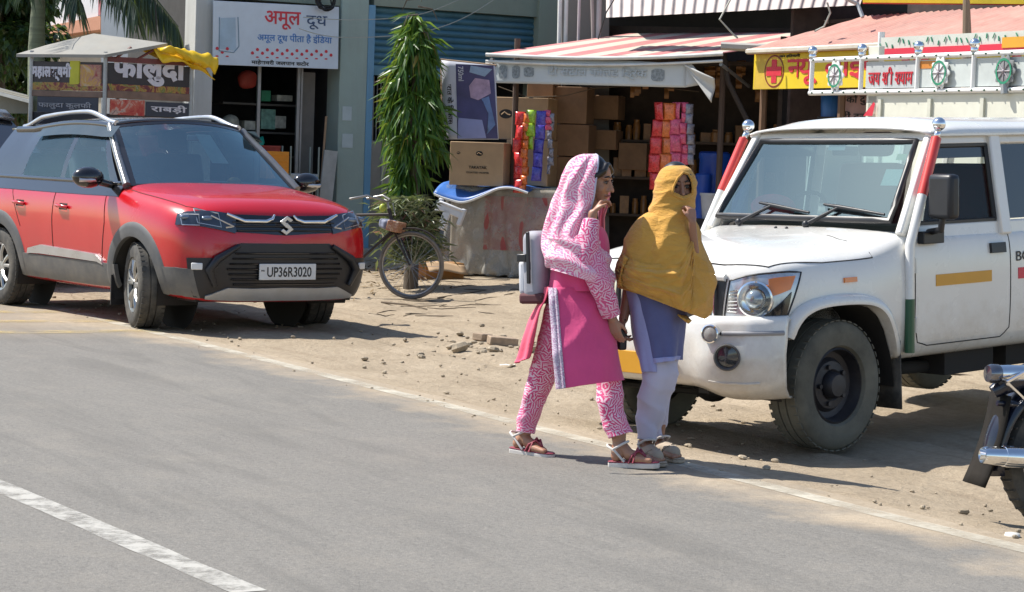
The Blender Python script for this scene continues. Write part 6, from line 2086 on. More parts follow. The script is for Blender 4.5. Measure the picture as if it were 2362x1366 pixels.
# wall poster under the sign
q = onH(1962, 250, 0.35)
wp = thing('wall_poster', 'brownish pink painted poster with black Hindi lines below the yellow sign', 'poster', q)
MB().box((0, 0, 0), (0.62, 0.42, 0.01), frame3((0, 0, 0), U, (0, 0, 1))).build('sheet', mat('rose_poster', (0.36, 0.22, 0.20), 0.8, var=0.2), wp)
for t_, z in (('ना को दु', 0.09), ('नहीं दुर', -0.09)):
    lettering('poster_lettering', t_, M_ink, wp, frame3(N * -0.01 + V((0, 0, z)), U, (0, 0, 1)), 0.52, 0.12, 0.012, 0.002)
mb = MB().lathe([(0, 0), (0.10, 0), (0.11, 0.22), (0.06, 0.28), (0.06, 0.32), (0, 0.32)], n=16)
o = mb.build('water_can', mat('deep_blue_can', (0.015, 0.10, 0.30), 0.4), None, smooth=50)
o.location = onH(1915, 270, 0.3)
tag(o, 'deep blue water can left of the brownish pink poster', 'can')
MB().lathe([(0, -1.4), (0.14, -1.4), (0.14, 0), (0, 0)], n=12).build('can_stand', M_dark, o)
# the two storey building above and behind the stalls
B0 = V((S0.x - 0.3, S0.y + 3.0, 0))
tb = thing('upper_building', 'brown stained upper building with a ribbed tin canopy and dark void above the awnings', 'building', B0)
M_brown = wall_mat('brown_plaster', (0.26, 0.235, 0.215), k=0.5)
def tpart(name, mb, m_, **k):
    o = mb.build(name, m_, tb, **k)
    o.matrix_parent_inverse = Matrix.Translation(-B0)
    return o
def pxbox(mb, x0, x1, y0, y1, Y, d_):                   # a slab facing the road between two pixel columns
    a, b, c, e = P(x0, y1, Y), P(x1, y1, Y), P(x1, y0, Y), P(x0, y0, Y)
    k = V((0, d_, 0))
    return mb.hexa([a, b, b + k, a + k], [e, c, c + k, e + k])
tpart('wall', pxbox(MB(), 1296, 1405, -120, 620, 26.6, 0.3), M_brown)
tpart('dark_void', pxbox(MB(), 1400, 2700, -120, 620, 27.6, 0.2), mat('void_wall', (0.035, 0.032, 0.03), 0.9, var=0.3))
tpart('soffit', pxbox(MB(), 1400, 2050, -60, -48, 25.6, 2.0), M_brown)
mb = MB()
def tin(u, v):
    p = P(1398, -22, 25.2).lerp(P(2010, -60, 24.0), u)
    q = P(1398, 41, 24.8).lerp(P(1985, 12, 23.6), u)
    r_ = p.lerp(q, v)
    return r_ + V((0.3, -1, 0)).normalized() * (0.022 * math.sin(u * 150))
mb.grid(tin, 300, 6)
tpart('tin_canopy', mb, mat('ribbed_tin', (0.40, 0.35, 0.33), 0.6, 0.1, var=0.2, dust=0.4, dustcol=(0.34, 0.24, 0.2)), smooth=180)
mb = MB()
mb.hexa([P(1990, 9, 23.2), P(2500, 14, 21.6), P(2500, 14, 21.9), P(1990, 9, 23.5)], [P(1990, -60, 23.2), P(2500, -60, 21.6), P(2500, -60, 21.9), P(1990, -60, 23.5)])
tpart('red_fascia', mb, mat('fascia_red', (0.60, 0.07, 0.05), 0.5))
mb = MB()
mb.hexa([P(1990, 6, 23.17), P(2500, 11, 21.57), P(2500, 11, 21.59), P(1990, 6, 23.19)], [P(1990, -4, 23.17), P(2500, 1, 21.57), P(2500, 1, 21.59), P(1990, -4, 23.19)])
tpart('yellow_band', mb, mat('fascia_yellow', (0.70, 0.50, 0.02), 0.5))
for i, (px0, px1, py, r_, c_) in enumerate(((1293, 1289, 112, 0.026, (0.72, 0.72, 0.70)), (1308, 1303, 112, 0.024, (0.72, 0.72, 0.70)), (1338, 1333, 108, 0.018, (0.55, 0.48, 0.50)), (1364, 1369, 98, 0.020, (0.42, 0.36, 0.34)), (1384, 1379, 90, 0.032, (0.50, 0.47, 0.47)))):
    mb = MB().cyl(P(px0, -60, 25.9), P(px1, py + 30, 25.9), r_, n=10)
    o = mb.build('drain_pipe', mat('pipe_%d' % i, c_, 0.5, var=0.1))
    tag(o, ('leftmost white drain pipe on the wall right of the blue shutter', 'second white drain pipe, just right of the leftmost white one', 'thin mauve drain pipe on the brown wall', 'brownish drain pipe left of the thick grey one', 'thick grey drain pipe at the left edge of the tin canopy')[i], 'pipe', 'drain pipes on the brown wall')
wire([P(1422, -10, 24.4), P(1398, 30, 24.4), P(1380, 90, 24.6)], 'dark cable running diagonally across the pipes beside the tin canopy', 0.008, M_black)
wire([P(1690, -10, 23.2), P(1660, 45, 23.2), P(1690, 78, 23.2), P(1702, 88, 23.2)], 'pale cable kinking down onto the right end of the striped awning', 0.011)
wire([P(1908, 6, 22.5), P(1915, 30, 22.5), P(1900, 62, 22.5), P(1880, 72, 22.4)], 'pale cable dropping in front of the dark void above the pink awning', 0.011)
wire([P(1945, -6, 22.5), P(1978, 10, 22.5), P(1990, 40, 22.4)], 'thick grey cable hanging beside the red and yellow fascia', 0.022, M_steel)
tw = thing('timber_prop', 'pair of old timber poles meeting at the top in front of the pink awning', 'prop', P(2235, 90, 20.2))
for a, b in (((2222, 95), (2228, 0)), ((2246, 92), (2230, -2))):
    mb = MB().cyl(P(a[0], a[1] + 220, 20.2) - tw.location, P(b[0], b[1], 20.2) - tw.location, 0.028, n=7)
    mb.build('pole', mat('weathered_timber', (0.30, 0.22, 0.15), 0.9, var=0.3, stretch=(1, 1, .1)), tw)

# ---------------------------------------------------------------- cargo truck beyond the jeep
T0 = P(2000, 262, 18.0)
T0.z = ground_z(T0.x, T0.y)
def onT(px, py, back=0.0): return OnPlane(px, py, T0 + N * back, U)
def tA(px, py, back=0.0): return (onT(px, py, back) - T0).dot(U)
def tz(px, py, back=0.0): return onT(px, py, back).z - T0.z
def TP(a, b, z): return U * a + N * b + V((0, 0, z))
tk = thing('cargo_truck', 'cream cargo truck body with decorated white rails and Hindi board, parked behind the jeep', 'truck', T0)
def tbox(mb, a0, a1, b0, b1, z0, z1): return mb.hexa([TP(a0, b0, z0), TP(a1, b0, z0), TP(a1, b1, z0), TP(a0, b1, z0)], [TP(a0, b0, z1), TP(a1, b0, z1), TP(a1, b1, z1), TP(a0, b1, z1)])
zb_, zt_ = tz(2000, 213), tz(2000, 135)
aEnd = 3.0
aL_ = tA(1872, 215)
mb = MB()
tbox(mb, 0.0, aEnd, 0.0, 1.5, 0.75, zb_ - 0.02)
mb.build('cargo_body', M_cream, tk, bevel=0.01)
for i in range(5):
    mb = MB()
    tbox(mb, 0.16 + i * 0.62, 0.20 + i * 0.62, -0.022, 0.0, 0.78, zb_ - 0.06)
    mb.build('body_rib', mat('rib_cream', (0.56, 0.56, 0.47), 0.5), tk)
mb = MB()
tbox(mb, -0.02, 0.12, 0.0, 0.06, 0.75, zt_ + 0.10)
mb.build('corner_post', M_cream, tk, bevel=0.006)
mb = MB()
mb.add([TP(-0.0, -0.04, tz(1995, 268)), TP(0.13, -0.04, tz(1995, 236)), TP(0.15, -0.04, tz(1995, 240)), TP(0.12, -0.04, tz(1995, 268))], [(0, 1, 2, 3)])
mb.build('red_slash', M_redtape, tk)
for z in (zb_, zt_):
    mb = MB().tube([TP(aL_, -0.02, z), TP(aEnd, -0.02, z)], 0.022, 8)
    r_ = mb.build('rail', M_white, tk, smooth=60)
    mb = MB()
    for i in range(26): mb.ball(TP(aL_ + 0.06 + i * (aEnd - aL_) / 26, -0.043, z), 0.009, 6)
    tag(mb.build('green_studs', M_green, r_), kind='stuff')
for i, px in enumerate((1877, 1991, 2121, 2250)):
    a = tA(px, 170)
    mb = MB().cyl(TP(a, -0.02, zb_), TP(a, -0.02, zt_ + 0.05), 0.02, n=8)
    po = mb.build('rail_post', M_white, tk)
    mb = MB().ball(TP(a, -0.02, zt_ + 0.08), 0.042, 14).lathe([(0.03, 0), (0.034, 0.02), (0.02, 0.045)], TP(a, -0.02, zt_ + 0.02), n=12)
    mb.build('ball_finial', M_chrome, po, smooth=60)
a0, a1 = tA(2000, 175), tA(2116, 175)
mb = MB()
tbox(mb, a0, a1, -0.012, -0.004, zb_ + 0.03, zt_ - 0.03)
mb.build('name_board', mat('grey_board_paint', (0.46, 0.48, 0.48), 0.5), tk)
F = frame3(TP((a0 + a1) / 2, -0.016, (zb_ + zt_) / 2 - 0.01), U, (0, 0, 1))
composed('board_lettering', [('जय', ''), (' ', ''), ('श', 'ra'), ('ी', ''), (' ', ''), ('श', 'half'), ('याम', '')], mat('board_red', (0.50, 0.015, 0.03), 0.5), tk, F, (a1 - a0) * 0.88, (zt_ - zb_) * 0.52, 0.012, 0.003)
for i, px in enumerate((1937, 2178, 2328)):
    a = tA(px, 172)
    F = frame3(TP(a, -0.045, (zb_ + zt_) / 2), U, (0, 0, 1))
    mb = MB()
    nn = 60
    mb.rings([[F @ V(((0.105 + 0.012 * math.cos(10 * q)) * k_ * math.cos(q), (0.105 + 0.012 * math.cos(10 * q)) * k_ * 1.12 * math.sin(q), o_)) for q in [2 * math.pi * j / nn for j in range(nn)]] for k_, o_ in ((0.02, 0.012), (0.6, 0.012), (1.0, 0.004), (1.0, -0.006))], True)
    w_ = mb.build('wheel_emblem', M_white if i < 2 else mat('dull_emblem', (0.22, 0.23, 0.23), 0.6), tk, smooth=40)
    mb = MB()
    mb.rings([[F @ V((r_ * math.cos(q), r_ * 1.12 * math.sin(q), 0.016)) for q in [2 * math.pi * j / 40 for j in range(40)]] for r_ in (0.072, 0.088)], True)
    mb.build('green_ring', mat('leaf_green_paint', (0.02, 0.24, 0.13), 0.5), w_)
    mb = MB()
    for j in range(8):
        q = math.pi * j / 4
        mb.tube([F @ V((0.01 * math.cos(q), 0.01 * math.sin(q), 0.016)), F @ V((0.07 * math.cos(q), 0.075 * math.sin(q), 0.016))], 0.0045, 4)
    mb.ball(F @ V((0, 0, 0.016)), 0.014, 8)
    mb.build('emblem_spokes', mat('emblem_grey', (0.34, 0.30, 0.32), 0.5), w_)
    if i == 2:
        MB().tube([F @ V((0, -0.10, 0)), F @ V((0.01, -0.17, 0))], 0.03, 6).build('tassel', M_steel, w_)
# coloured boards between the rails and the taller far rail
mb = MB()
tbox(mb, tA(2124, 170), tA(2160, 170), -0.012, -0.004, zb_ + 0.18, zb_ + 0.24)
mb.build('orange_plate', mat('orange_plate', (0.60, 0.22, 0.03), 0.5), tk)
mb = MB()
tbox(mb, tA(2124, 170), aEnd, -0.008, -0.002, zb_ + 0.03, zt_ - 0.03)
mb.build('rail_sheet', mat('rail_sheet', (0.52, 0.56, 0.54), 0.5, var=0.12), tk)
zu0, zu1 = tz(2040, 136, 0.75), tz(2040, 100, 0.75)
mb = MB()
aU = tA(2030, 110, 0.75)
tbox(mb, aU, aEnd, 0.74, 0.78, zu0, zu1 + 0.05)
ur = mb.build('upper_board', mat('upper_board_paint', (0.55, 0.56, 0.50), 0.5, var=0.06), tk)
mb = MB()
tbox(mb, aU + 0.02, aEnd, 0.725, 0.74, zu0 + 0.03, zu0 + 0.085)
mb.build('red_stripe', M_redtape, ur)
rnd = random.Random(4)
mb = MB()
for i in range(34):
    a, z = aU + 0.04 + i * 0.075, zu1 - 0.01 + rnd.uniform(-.03, .035)
    s_ = rnd.uniform(-.03, .03)
    mb.tube([TP(a, 0.732, z - 0.02), TP(a + s_, 0.732, z + 0.02)], 0.006, 4)
tag(mb.build('green_strokes', bpy.data.materials['leaf_green_paint'], ur), kind='stuff')
mb = MB()
tbox(mb, tA(2318, 110, .75), aEnd, 0.715, 0.725, zu0 + 0.05, zu1 + 0.0)
mb.build('yellow_plate', M_yellowtape, ur)
MB().cyl(TP(aU, 0.76, zb_ - 0.1), TP(aU, 0.76, zu1 + 0.1), 0.03, n=8).build('upper_post', M_white, tk)
mb = MB()
tbox(mb, -1.35, -0.06, 0.1, 1.4, 0.62, 1.0)
tbox(mb, -1.0, -0.06, 0.12, 1.38, 1.0, 1.72)
mb.build('cab', mat('cab_paint', (0.30, 0.28, 0.26), 0.4), tk, bevel=0.06, seg=3)
mb = MB()
tbox(mb, -0.92, -0.2, 0.105, 0.115, 1.12, 1.6)
mb.build('cab_window', M_gloss_black, tk)
for a in (-0.75, 1.9):
    for b in (0.12, 1.38):
        mb = MB().lathe([(0.18, -0.09), (0.34, -0.09), (0.36, -0.04), (0.36, 0.04), (0.34, 0.09), (0.18, 0.09), (0.0, 0.06)], TP(a, b, 0.36), N, 28)
        mb.build('wheel', M_tyre, tk, smooth=40)
mb = MB()
tbox(mb, -1.2, aEnd, 0.35, 1.15, 0.45, 0.75)
mb.build('chassis', M_dark, tk)

# ---------------------------------------------------------------- poster hung on a frame beside the tree
def onP(px, py): return OnPlane(px, py, P(1080, 230, 24.2), (1, -0.12))
c00, c10, c11, c01 = onP(1018, 139), onP(1142, 152), onP(1150, 322), onP(1024, 322)
po = thing('hanging_poster', 'tall blue and violet printed poster with vertical black Hindi letters beside the tree', 'poster', (c00 + c11) / 2)
def PP(u, v, o=0.0):
    return c00.lerp(c10, u).lerp(c01.lerp(c11, u), v) - po.location + V((-0.1, -1, 0)) * (o + 0.012 * math.sin(v * 7 + u * 3))
def ppatch(name, pts, m_, o, parent=po):
    n_ = 8
    mb = MB()
    c = sum((V((a, b, 0)) for a, b in pts), V()) / len(pts)
    def fn(u, v):
        q = lerp([(a, b, 0) for a, b in pts + pts[:1]], u)
        q = q.lerp(c, v)
        return PP(q.x, q.y, o)
    mb.grid(fn, len(pts) * 4, 5)
    return mb.build(name, m_, parent, smooth=180)
MB().grid(lambda u, v: PP(u, v, 0), 6, 14).build('sheet', mat('poster_white', (0.52, 0.53, 0.60), 0.6, var=0.06), po, smooth=180, solid=0.006)
ppatch('picture_ground', [(0.27, 0.03), (0.97, 0.0), (0.99, 0.99), (0.25, 0.99)], mat('poster_indigo', (0.06, 0.055, 0.15), 0.55, var=0.35, scale=4), 0.008)
ppatch('pale_shape', [(0.28, 0.72), (0.72, 0.74), (0.78, 0.98), (0.26, 0.99)], mat('poster_lilac', (0.28, 0.30, 0.52), 0.6, var=0.1), 0.014)
ppatch('sky_shape', [(0.55, 0.03), (0.95, 0.05), (0.80, 0.16), (0.52, 0.12)], mat('poster_sky', (0.24, 0.33, 0.46), 0.6, var=0.3, scale=8), 0.014)
ppatch('mauve_shape', [(0.50, 0.30), (0.62, 0.19), (0.88, 0.20), (0.90, 0.38), (0.66, 0.48), (0.52, 0.45)], mat('poster_mauve', (0.40, 0.28, 0.40), 0.6, var=0.4, scale=9), 0.016)
ppatch('blue_shape', [(0.72, 0.46), (0.86, 0.42), (0.96, 0.80), (0.80, 0.93), (0.86, 0.66)], mat('poster_blue', (0.13, 0.20, 0.38), 0.6, var=0.3), 0.018)
def pframe(u, v, o): return frame3(PP(u, v, o), PP(u, v + 0.05, o) - PP(u, v, o), PP(u + 0.05, v, o) - PP(u, v, o))
lettering('vertical_lettering', 'गुजरात के विकास को'.replace('वि', 'िव'), M_ink, po, pframe(0.13, 0.56, 0.014), 0.66, 0.085, 0.015, 0.002)
lettering('small_lettering', '750ml', mat('pale_print', (0.52, 0.53, 0.60), 0.6), po, pframe(0.36, 0.15, 0.016), 0.16, 0.06, 0.01, 0.002)
MB().cyl(PP(0.0, -0.01, -0.02), PP(-0.02, 1.03, -0.02), 0.016, n=6).build('stake', mat('stake_wood', (0.30, 0.2, 0.12), 0.8), po)
MB().cyl(PP(-0.02, -0.005, -0.012), PP(1.02, -0.005, -0.012), 0.014, n=6).build('batten', bpy.data.materials['stake_wood'], po)
# ---------------------------------------------------------------- trees
def leaf_mat(name, col, col2, trans=0.35):
    mt, t, b = _nodes(name)
    out = t.nodes['Material Output']
    info = t.nodes.new('ShaderNodeNewGeometry')
    c = ramp(t, info.outputs['Random Per Island'], [(0.0, dark(col, 0.6)), (0.5, col), (0.97, col2), (0.98, (col2[0] * 1.6, col2[1] * 0.8, col2[2])), (1.0, (col2[0] * 1.5, col2[1] * 0.5, col2[2]))])
    t.links.new(c, b.inputs['Base Color'])
    b.inputs['Roughness'].default_value = 0.38
    tl = t.nodes.new('ShaderNodeBsdfTranslucent')
    t.links.new(mixc(t, 0.5, c, (0.30, 0.42, 0.05)), tl.inputs[0])
    mx = t.nodes.new('ShaderNodeMixShader')
    mx.inputs[0].default_value = trans
    t.links.new(b.outputs[0], mx.inputs[1])
    t.links.new(tl.outputs[0], mx.inputs[2])
    t.links.new(mx.outputs[0], out.inputs[0])
    return mt
M_bark = mat('bark', (0.13, 0.105, 0.08), 0.95, var=0.4, scale=6, bmp=0.6, bscale=25, stretch=(3, 3, 0.5))
M_drop = leaf_mat('drooping_leaf', (0.05, 0.145, 0.02), (0.15, 0.265, 0.035))
M_weed = leaf_mat('dusty_leaf', (0.19, 0.225, 0.115), (0.33, 0.33, 0.22), 0.2)
def leaf(mb, p, d, l, w_, side, droop=0.3):
    """a narrow leaf folded along its rib, 4 faces"""
    d = d.normalized()
    s_ = side.cross(d)
    if s_.length < 1e-4: s_ = V((1, 0, 0)).cross(d)
    s_.normalize()
    n = d.cross(s_)
    m_ = p + d * l * 0.45 + n * 0.0
    e = p + d * l + V((0, 0, -droop * l * 0.5))
    k = n * w_ * 0.35
    mb.add([p, m_ + s_ * w_ + k, e, m_ - s_ * w_ + k, m_], [(0, 1, 4), (1, 2, 4), (0, 4, 3), (4, 2, 3)])
AY = 23.9
rnd = random.Random(17)
ab = P(950, 565, AY)
ab.z = ground_z(ab.x, ab.y)
ashoka = thing('drooping_tree', 'slim bright green tree with long drooping leaves in front of the shutter', 'tree', ab)
prof = [(62, 955, 958), (78, 940, 975), (100, 925, 992), (130, 918, 1000), (160, 912, 1002), (200, 900, 1008), (240, 892, 1010), (280, 888, 1014), (320, 884, 1018), (350, 888, 1016), (385, 895, 1006), (430, 898, 992), (470, 902, 980), (530, 905, 965)]
mb = MB()
def profile(z):
    for i in range(len(prof) - 1):
        a, b = P(prof[i][1], prof[i][0], AY), P(prof[i + 1][1], prof[i + 1][0], AY)
        if b.z <= z <= a.z or i == len(prof) - 2:
            f = max(0, min(1, (a.z - z) / max(1e-6, a.z - b.z)))
            l, r_ = a.x + (b.x - a.x) * f, 0
            a2, b2 = P(prof[i][2], prof[i][0], AY), P(prof[i + 1][2], prof[i + 1][0], AY)
            return l, a2.x + (b2.x - a2.x) * f
ztop, zbot = P(956, 60, AY).z, P(940, 530, AY).z
for i in range(118):
    z = zbot + (ztop - zbot) * (i / 118) ** 0.92
    l, r_ = profile(z)
    cx_, hw = (l + r_) / 2, (r_ - l) / 2
    a = i * 2.39996 + rnd.uniform(-.3, .3)
    k = rnd.uniform(0.5, 1.22)
    if z < zbot + 0.8 and math.cos(a) > 0.25 and rnd.random() < 0.8: continue
    c = V((cx_ + math.cos(a) * hw * k * 0.64, AY + math.sin(a) * hw * k * 0.64, z + 0.12)) - ab
    for j in range(rnd.randint(20, 32)):
        b_ = a + rnd.uniform(-1.2, 1.2)
        q = rnd.random()
        p = c + V((math.cos(a), math.sin(a), 0)) * hw * 0.30 * q + V((rnd.uniform(-.04, .04), rnd.uniform(-.04, .04), 0.04 - 0.12 * q * q + rnd.uniform(-.04, .04)))
        d = (V((math.cos(b_), math.sin(b_), 0)) * rnd.uniform(0.15, 0.85) + V((0, 0, -1 + 0.9 * (rnd.random() < 0.12)))).normalized()
        leaf(mb, p, d, rnd.uniform(0.14, 0.31), rnd.uniform(0.013, 0.025), V((rnd.uniform(-1, 1), rnd.uniform(-1, 1), 0.3)), rnd.uniform(.1, .6))
for i in range(26):                                     # young leaves at the tip
    a = rnd.uniform(0, 6.28)
    d = V((math.cos(a) * 0.5, math.sin(a) * 0.5, rnd.uniform(-0.9, 0.5)))
    leaf(mb, P(956 + rnd.uniform(-6, 6), rnd.uniform(66, 110), AY) - ab, d, rnd.uniform(0.10, 0.2), 0.012, V((0, 1, 0.2)), 0.5)
mb.build('crown', M_drop, ashoka, smooth=0)
mb = MB().tube([V((0, 0, -0.05)), P(956, 470, AY) - ab, P(955, 300, AY) - ab, P(956, 72, AY) - ab], [0.085, 0.065, 0.045, 0.008], 10)
for i in range(26):
    z = 1.2 + i * 0.09
    a = i * 2.4
    c = P(955, 300, AY) - ab
    mb.tube([V((c.x, c.y, z)), V((c.x + 0.16 * math.cos(a), c.y + 0.16 * math.sin(a), z - 0.02)), V((c.x + 0.22 * math.cos(a), c.y + 0.22 * math.sin(a), z - 0.14))], [0.012, 0.008, 0.004], 5)
mb.build('trunk', M_bark, ashoka, smooth=60)
mb = MB()                                               # dusty weeds climbing the foot of the trunk
wb = P(935, 600, 23.6)
wb.z = ground_z(wb.x, wb.y)
for i in range(760):
    px, py = rnd.gauss(938, 30), rnd.uniform(455, 600)
    px += (py - 500) * 0.12
    c = P(px, py, 23.55 + rnd.uniform(-.15, .2)) - wb
    for j in range(3):
        a = rnd.uniform(0, 6.28)
        leaf(mb, c, V((math.cos(a), math.sin(a) - .4, rnd.uniform(-.6, .5))), rnd.uniform(0.09, 0.19), rnd.uniform(0.008, 0.017), V((rnd.uniform(-1, 1), 1, 0.6)), 0.4)
for i in range(16):
    a, b = P(rnd.gauss(940, 12), 605, 23.6) - wb, P(rnd.gauss(930, 32), rnd.uniform(440, 520), 23.5) - wb
    mb.tube([a, a.lerp(b, .5) + V((rnd.uniform(-.05, .05), 0, 0)), b], 0.004, 4)
o = mb.build('weeds', M_weed, None, smooth=0)
o.location = wb
tag(o, 'dusty grey green weeds tangled round the foot of the drooping tree', 'weeds')
# dark broadleaf trees at the far left
M_far = leaf_mat('dark_leaf', (0.022, 0.060, 0.022), (0.055, 0.12, 0.035), 0.25)
def crown(name, lab, px, py, Y, w_, h_, n, seed, m_, size=0.16, group=None):
    rnd = random.Random(seed)
    base = P(px, py, Y)
    base.z = ground_z(base.x, base.y)
    top = P(px, py, Y).z
    t = thing(name, lab, 'tree', base, group=group)
    mb = MB()
    blobs = [(V((rnd.uniform(-w_, w_) * .7, rnd.uniform(-w_, w_) * .5, top + rnd.uniform(-h_, h_) * .75)), rnd.uniform(0.3, 0.55) * w_) for _ in range(16)]
    for i in range(n):
        c, r_ = rnd.choice(blobs)
        d = V((rnd.gauss(0, 1), rnd.gauss(0, 1), rnd.gauss(0, 1))).normalized()
        p = c + d * r_ * rnd.uniform(0.5, 1.05)
        leaf(mb, p, d * 0.6 + V((rnd.uniform(-.5, .5), rnd.uniform(-.5, .5), -0.5)), size * rnd.uniform(.7, 1.3), size * 0.28, V((rnd.uniform(-1, 1), rnd.uniform(-1, 1), 1)), 0.2)
    mb.build('crown', m_, t, smooth=0)
    mb = MB().tube([V((0, 0, -0.1)), V((0.1, 0, top * 0.5)), V((0, 0, top))], [0.16, 0.12, 0.05], 8)
    for c, r_ in blobs[:7]: mb.tube([V((0.05, 0, top * 0.6)), c * 0.6 + V((0, 0, top * 0.35)), c], [0.06, 0.04, 0.012], 6)
    mb.build('trunk', M_bark, t, smooth=60)
    return t
crown('broadleaf_tree', 'tall dark green tree at the far left edge, above the tin roofed shed', -10, 20, 31, 0.85, 0.8, 3600, 3, M_far, group='dark trees at the far left')
crown('broadleaf_tree', 'lower shadowy tree behind the shed, just left of the palm trunk', 36, 150, 33, 0.75, 0.75, 2600, 5, M_far, group='dark trees at the far left')
crown('broadleaf_tree', 'dark tree half hidden behind the palm trunk, nearest the white house', 40, 40, 37, 0.8, 0.9, 2400, 9, M_far, group='dark trees at the far left')
crown('bush', 'small leafy bush against the pale wall above the yellow tarpaulin', 474, 112, 32, 0.16, 0.12, 500, 12, M_weed, 0.09)
# palm
pb = P(87, 300, 27.5)
pb.z = ground_z(pb.x, pb.y)
palm = thing('palm_tree', 'palm with smooth grey green trunk and dark fronds hanging from above the frame', 'palm', pb)
pc = P(90, -140, 27.5) - pb
mb = MB()
mb.tube([V((0, 0, -0.1)), P(84, 110, 27.5) - pb, P(88, 20, 27.5) - pb, pc], [0.12, 0.105, 0.088, 0.07], 16)
mb.build('trunk', mat('palm_trunk', (0.17, 0.20, 0.12), 0.7, var=0.4, scale=4, stretch=(0.3, 0.3, 5), dust=0.3, dustcol=(0.25, 0.23, 0.2)), palm, smooth=60)
M_frond = leaf_mat('frond_leaf', (0.020, 0.045, 0.025), (0.05, 0.085, 0.045), 0.25)
def frond(a, tip, lift, seed):
    rnd = random.Random(seed)
    mb = MB()
    k = 30
    p = [a.lerp(tip, i / k) + V((0, 0, lift * math.sin(math.pi * (i / k) ** 0.8))) for i in range(k + 1)]
    mb.tube(p, [0.022 * (1 - i / k) + 0.004 for i in range(k + 1)], 6)
    for i in range(4, k * 4):
        f = i / (k * 4)
        q = lerp(p, f)
        t = (lerp(p, min(1, f + .03)) - lerp(p, max(0, f - .03))).normalized()
        sd = t.cross(V((0, 0, 1))).normalized()
        for s_ in (-1, 1):
            d = sd * s_ * rnd.uniform(.25, .6) + t * rnd.uniform(.3, .6) + V((0, 0, -rnd.uniform(.9, 1.5)))
            leaf(mb, q, d, rnd.uniform(.45, .7) * (1 - 0.45 * abs(f - .45)), 0.015, V((0, 1, .2)), 0.3)
    mb.build('frond', M_frond, palm, smooth=0)
frond(pc, P(412, 62, 27.2) - pb, 0.42, 1)
frond(pc, P(350, 20, 28.6) - pb, 0.55, 2)
frond(pc, P(318, 20, 26.4) - pb, 0.30, 3)
frond(pc, P(180, -6, 26.6) - pb, 0.25, 4)
frond(pc, P(-120, -40, 27.5) - pb, 0.5, 5)
frond(pc, P(60, -60, 25.2) - pb, 0.4, 6)
# ---------------------------------------------------------------- bicycle behind the red car
M_rust = mat('rusty_tube', (0.055, 0.045, 0.04), 0.5, 0.4, var=0.4)
M_spoke = mat('spoke', (0.32, 0.31, 0.30), 0.35, 0.8)
cy = thing('bicycle', 'old black bicycle with grey tyres parked beside the red car near the drooping tree', 'bicycle', ground_at(946, 690))
bd = V((-0.965, 0.26, 0)).normalized()                  # backwards along the bicycle
bn_ = V((-bd.y, bd.x, 0))
def KP(a, z, o=0.0): return bd * a + V((0, 0, z)) + bn_ * o
def bwheel(a):
    h = bpy.data.objects.new('wheel', None)
    COL.objects.link(h)
    h.parent = cy
    h.location = KP(a, 0.352)
    mb = MB().tube([bd * 0.338 * math.cos(q) + V((0, 0, 0.338 * math.sin(q))) for q in [2 * math.pi * j / 56 for j in range(56)]], 0.0185, 8, close=True)
    mb.build('tyre', mat('grey_cycle_tyre', (0.12, 0.115, 0.11), 0.8, var=0.3, dust=0.5), h, smooth=60)
    mb = MB().tube([bd * 0.314 * math.cos(q) + V((0, 0, 0.314 * math.sin(q))) for q in [2 * math.pi * j / 48 for j in range(48)]], 0.011, 6, close=True)
    mb.build('rim', M_spoke, h, smooth=60)
    mb = MB().cyl(bn_ * -0.045, bn_ * 0.045, 0.02, n=10)
    for j in range(28):
        q = 2 * math.pi * j / 28
        s_ = 0.035 if j % 2 else -0.035
        mb.tube([bn_ * s_ + (bd * math.cos(q + .5) + V((0, 0, 1)) * math.sin(q + .5)) * 0.02, (bd * math.cos(q) + V((0, 0, 1)) * math.sin(q)) * 0.312], 0.0022, 3)
    tag(mb.build('spokes', M_spoke, h), kind=None)
bwheel(0.0)
bwheel(1.12)
mb = MB()
hd, ht = KP(0.20, 0.72), KP(0.265, 0.93)
for s_ in (-0.055, 0.055):
    mb.tube([KP(0, 0.352, s_), KP(0.13, 0.60, s_), KP(0.19, 0.70, s_ * 0.6)], 0.011, 6)
mb.tube([hd, ht], 0.02, 8)
mb.build('fork', M_rust, cy, smooth=60)
mb = MB()
bb_, st_ = KP(0.66, 0.29), KP(0.84, 0.86)
for a, b in ((hd, bb_), (KP(0.245, 0.87), KP(0.80, 0.84)), (bb_, st_), (bb_, KP(1.12, .352)), (KP(0.82, .80), KP(1.12, .352))):
    mb.tube([a, b], 0.015, 8)
mb.build('frame', M_rust, cy, smooth=60)
mb = MB().tube([KP(0.60, 1.02, -0.27), KP(0.42, 1.06, -0.26), KP(0.30, 1.02, -0.14), KP(0.28, 1.0, 0), KP(0.30, 1.02, 0.14), KP(0.42, 1.06, 0.26), KP(0.60, 1.02, 0.27)], 0.012, 8)
mb.tube([ht, KP(0.28, 1.0)], 0.014, 8)
mb.tube([KP(0.40, 1.02, -.24), KP(0.26, 0.98, -.12), KP(0.20, 0.86, -.03)], 0.005, 5)
mb.build('handlebar', M_spoke, cy, smooth=60)
mb = MB().tube([KP(0.385 * math.cos(q), 0.352 + 0.385 * math.sin(q)) for q in [math.pi * (0.18 + 0.55 * j / 14) for j in range(15)]], 0.022, 6, flat=0.5)
mb.build('mudguard', M_rust, cy, smooth=60)
mb = MB().ball(KP(0.92, 0.93), (0.13, 0.07, 0.04), 12)
mb.build('saddle', M_black, cy, smooth=180)
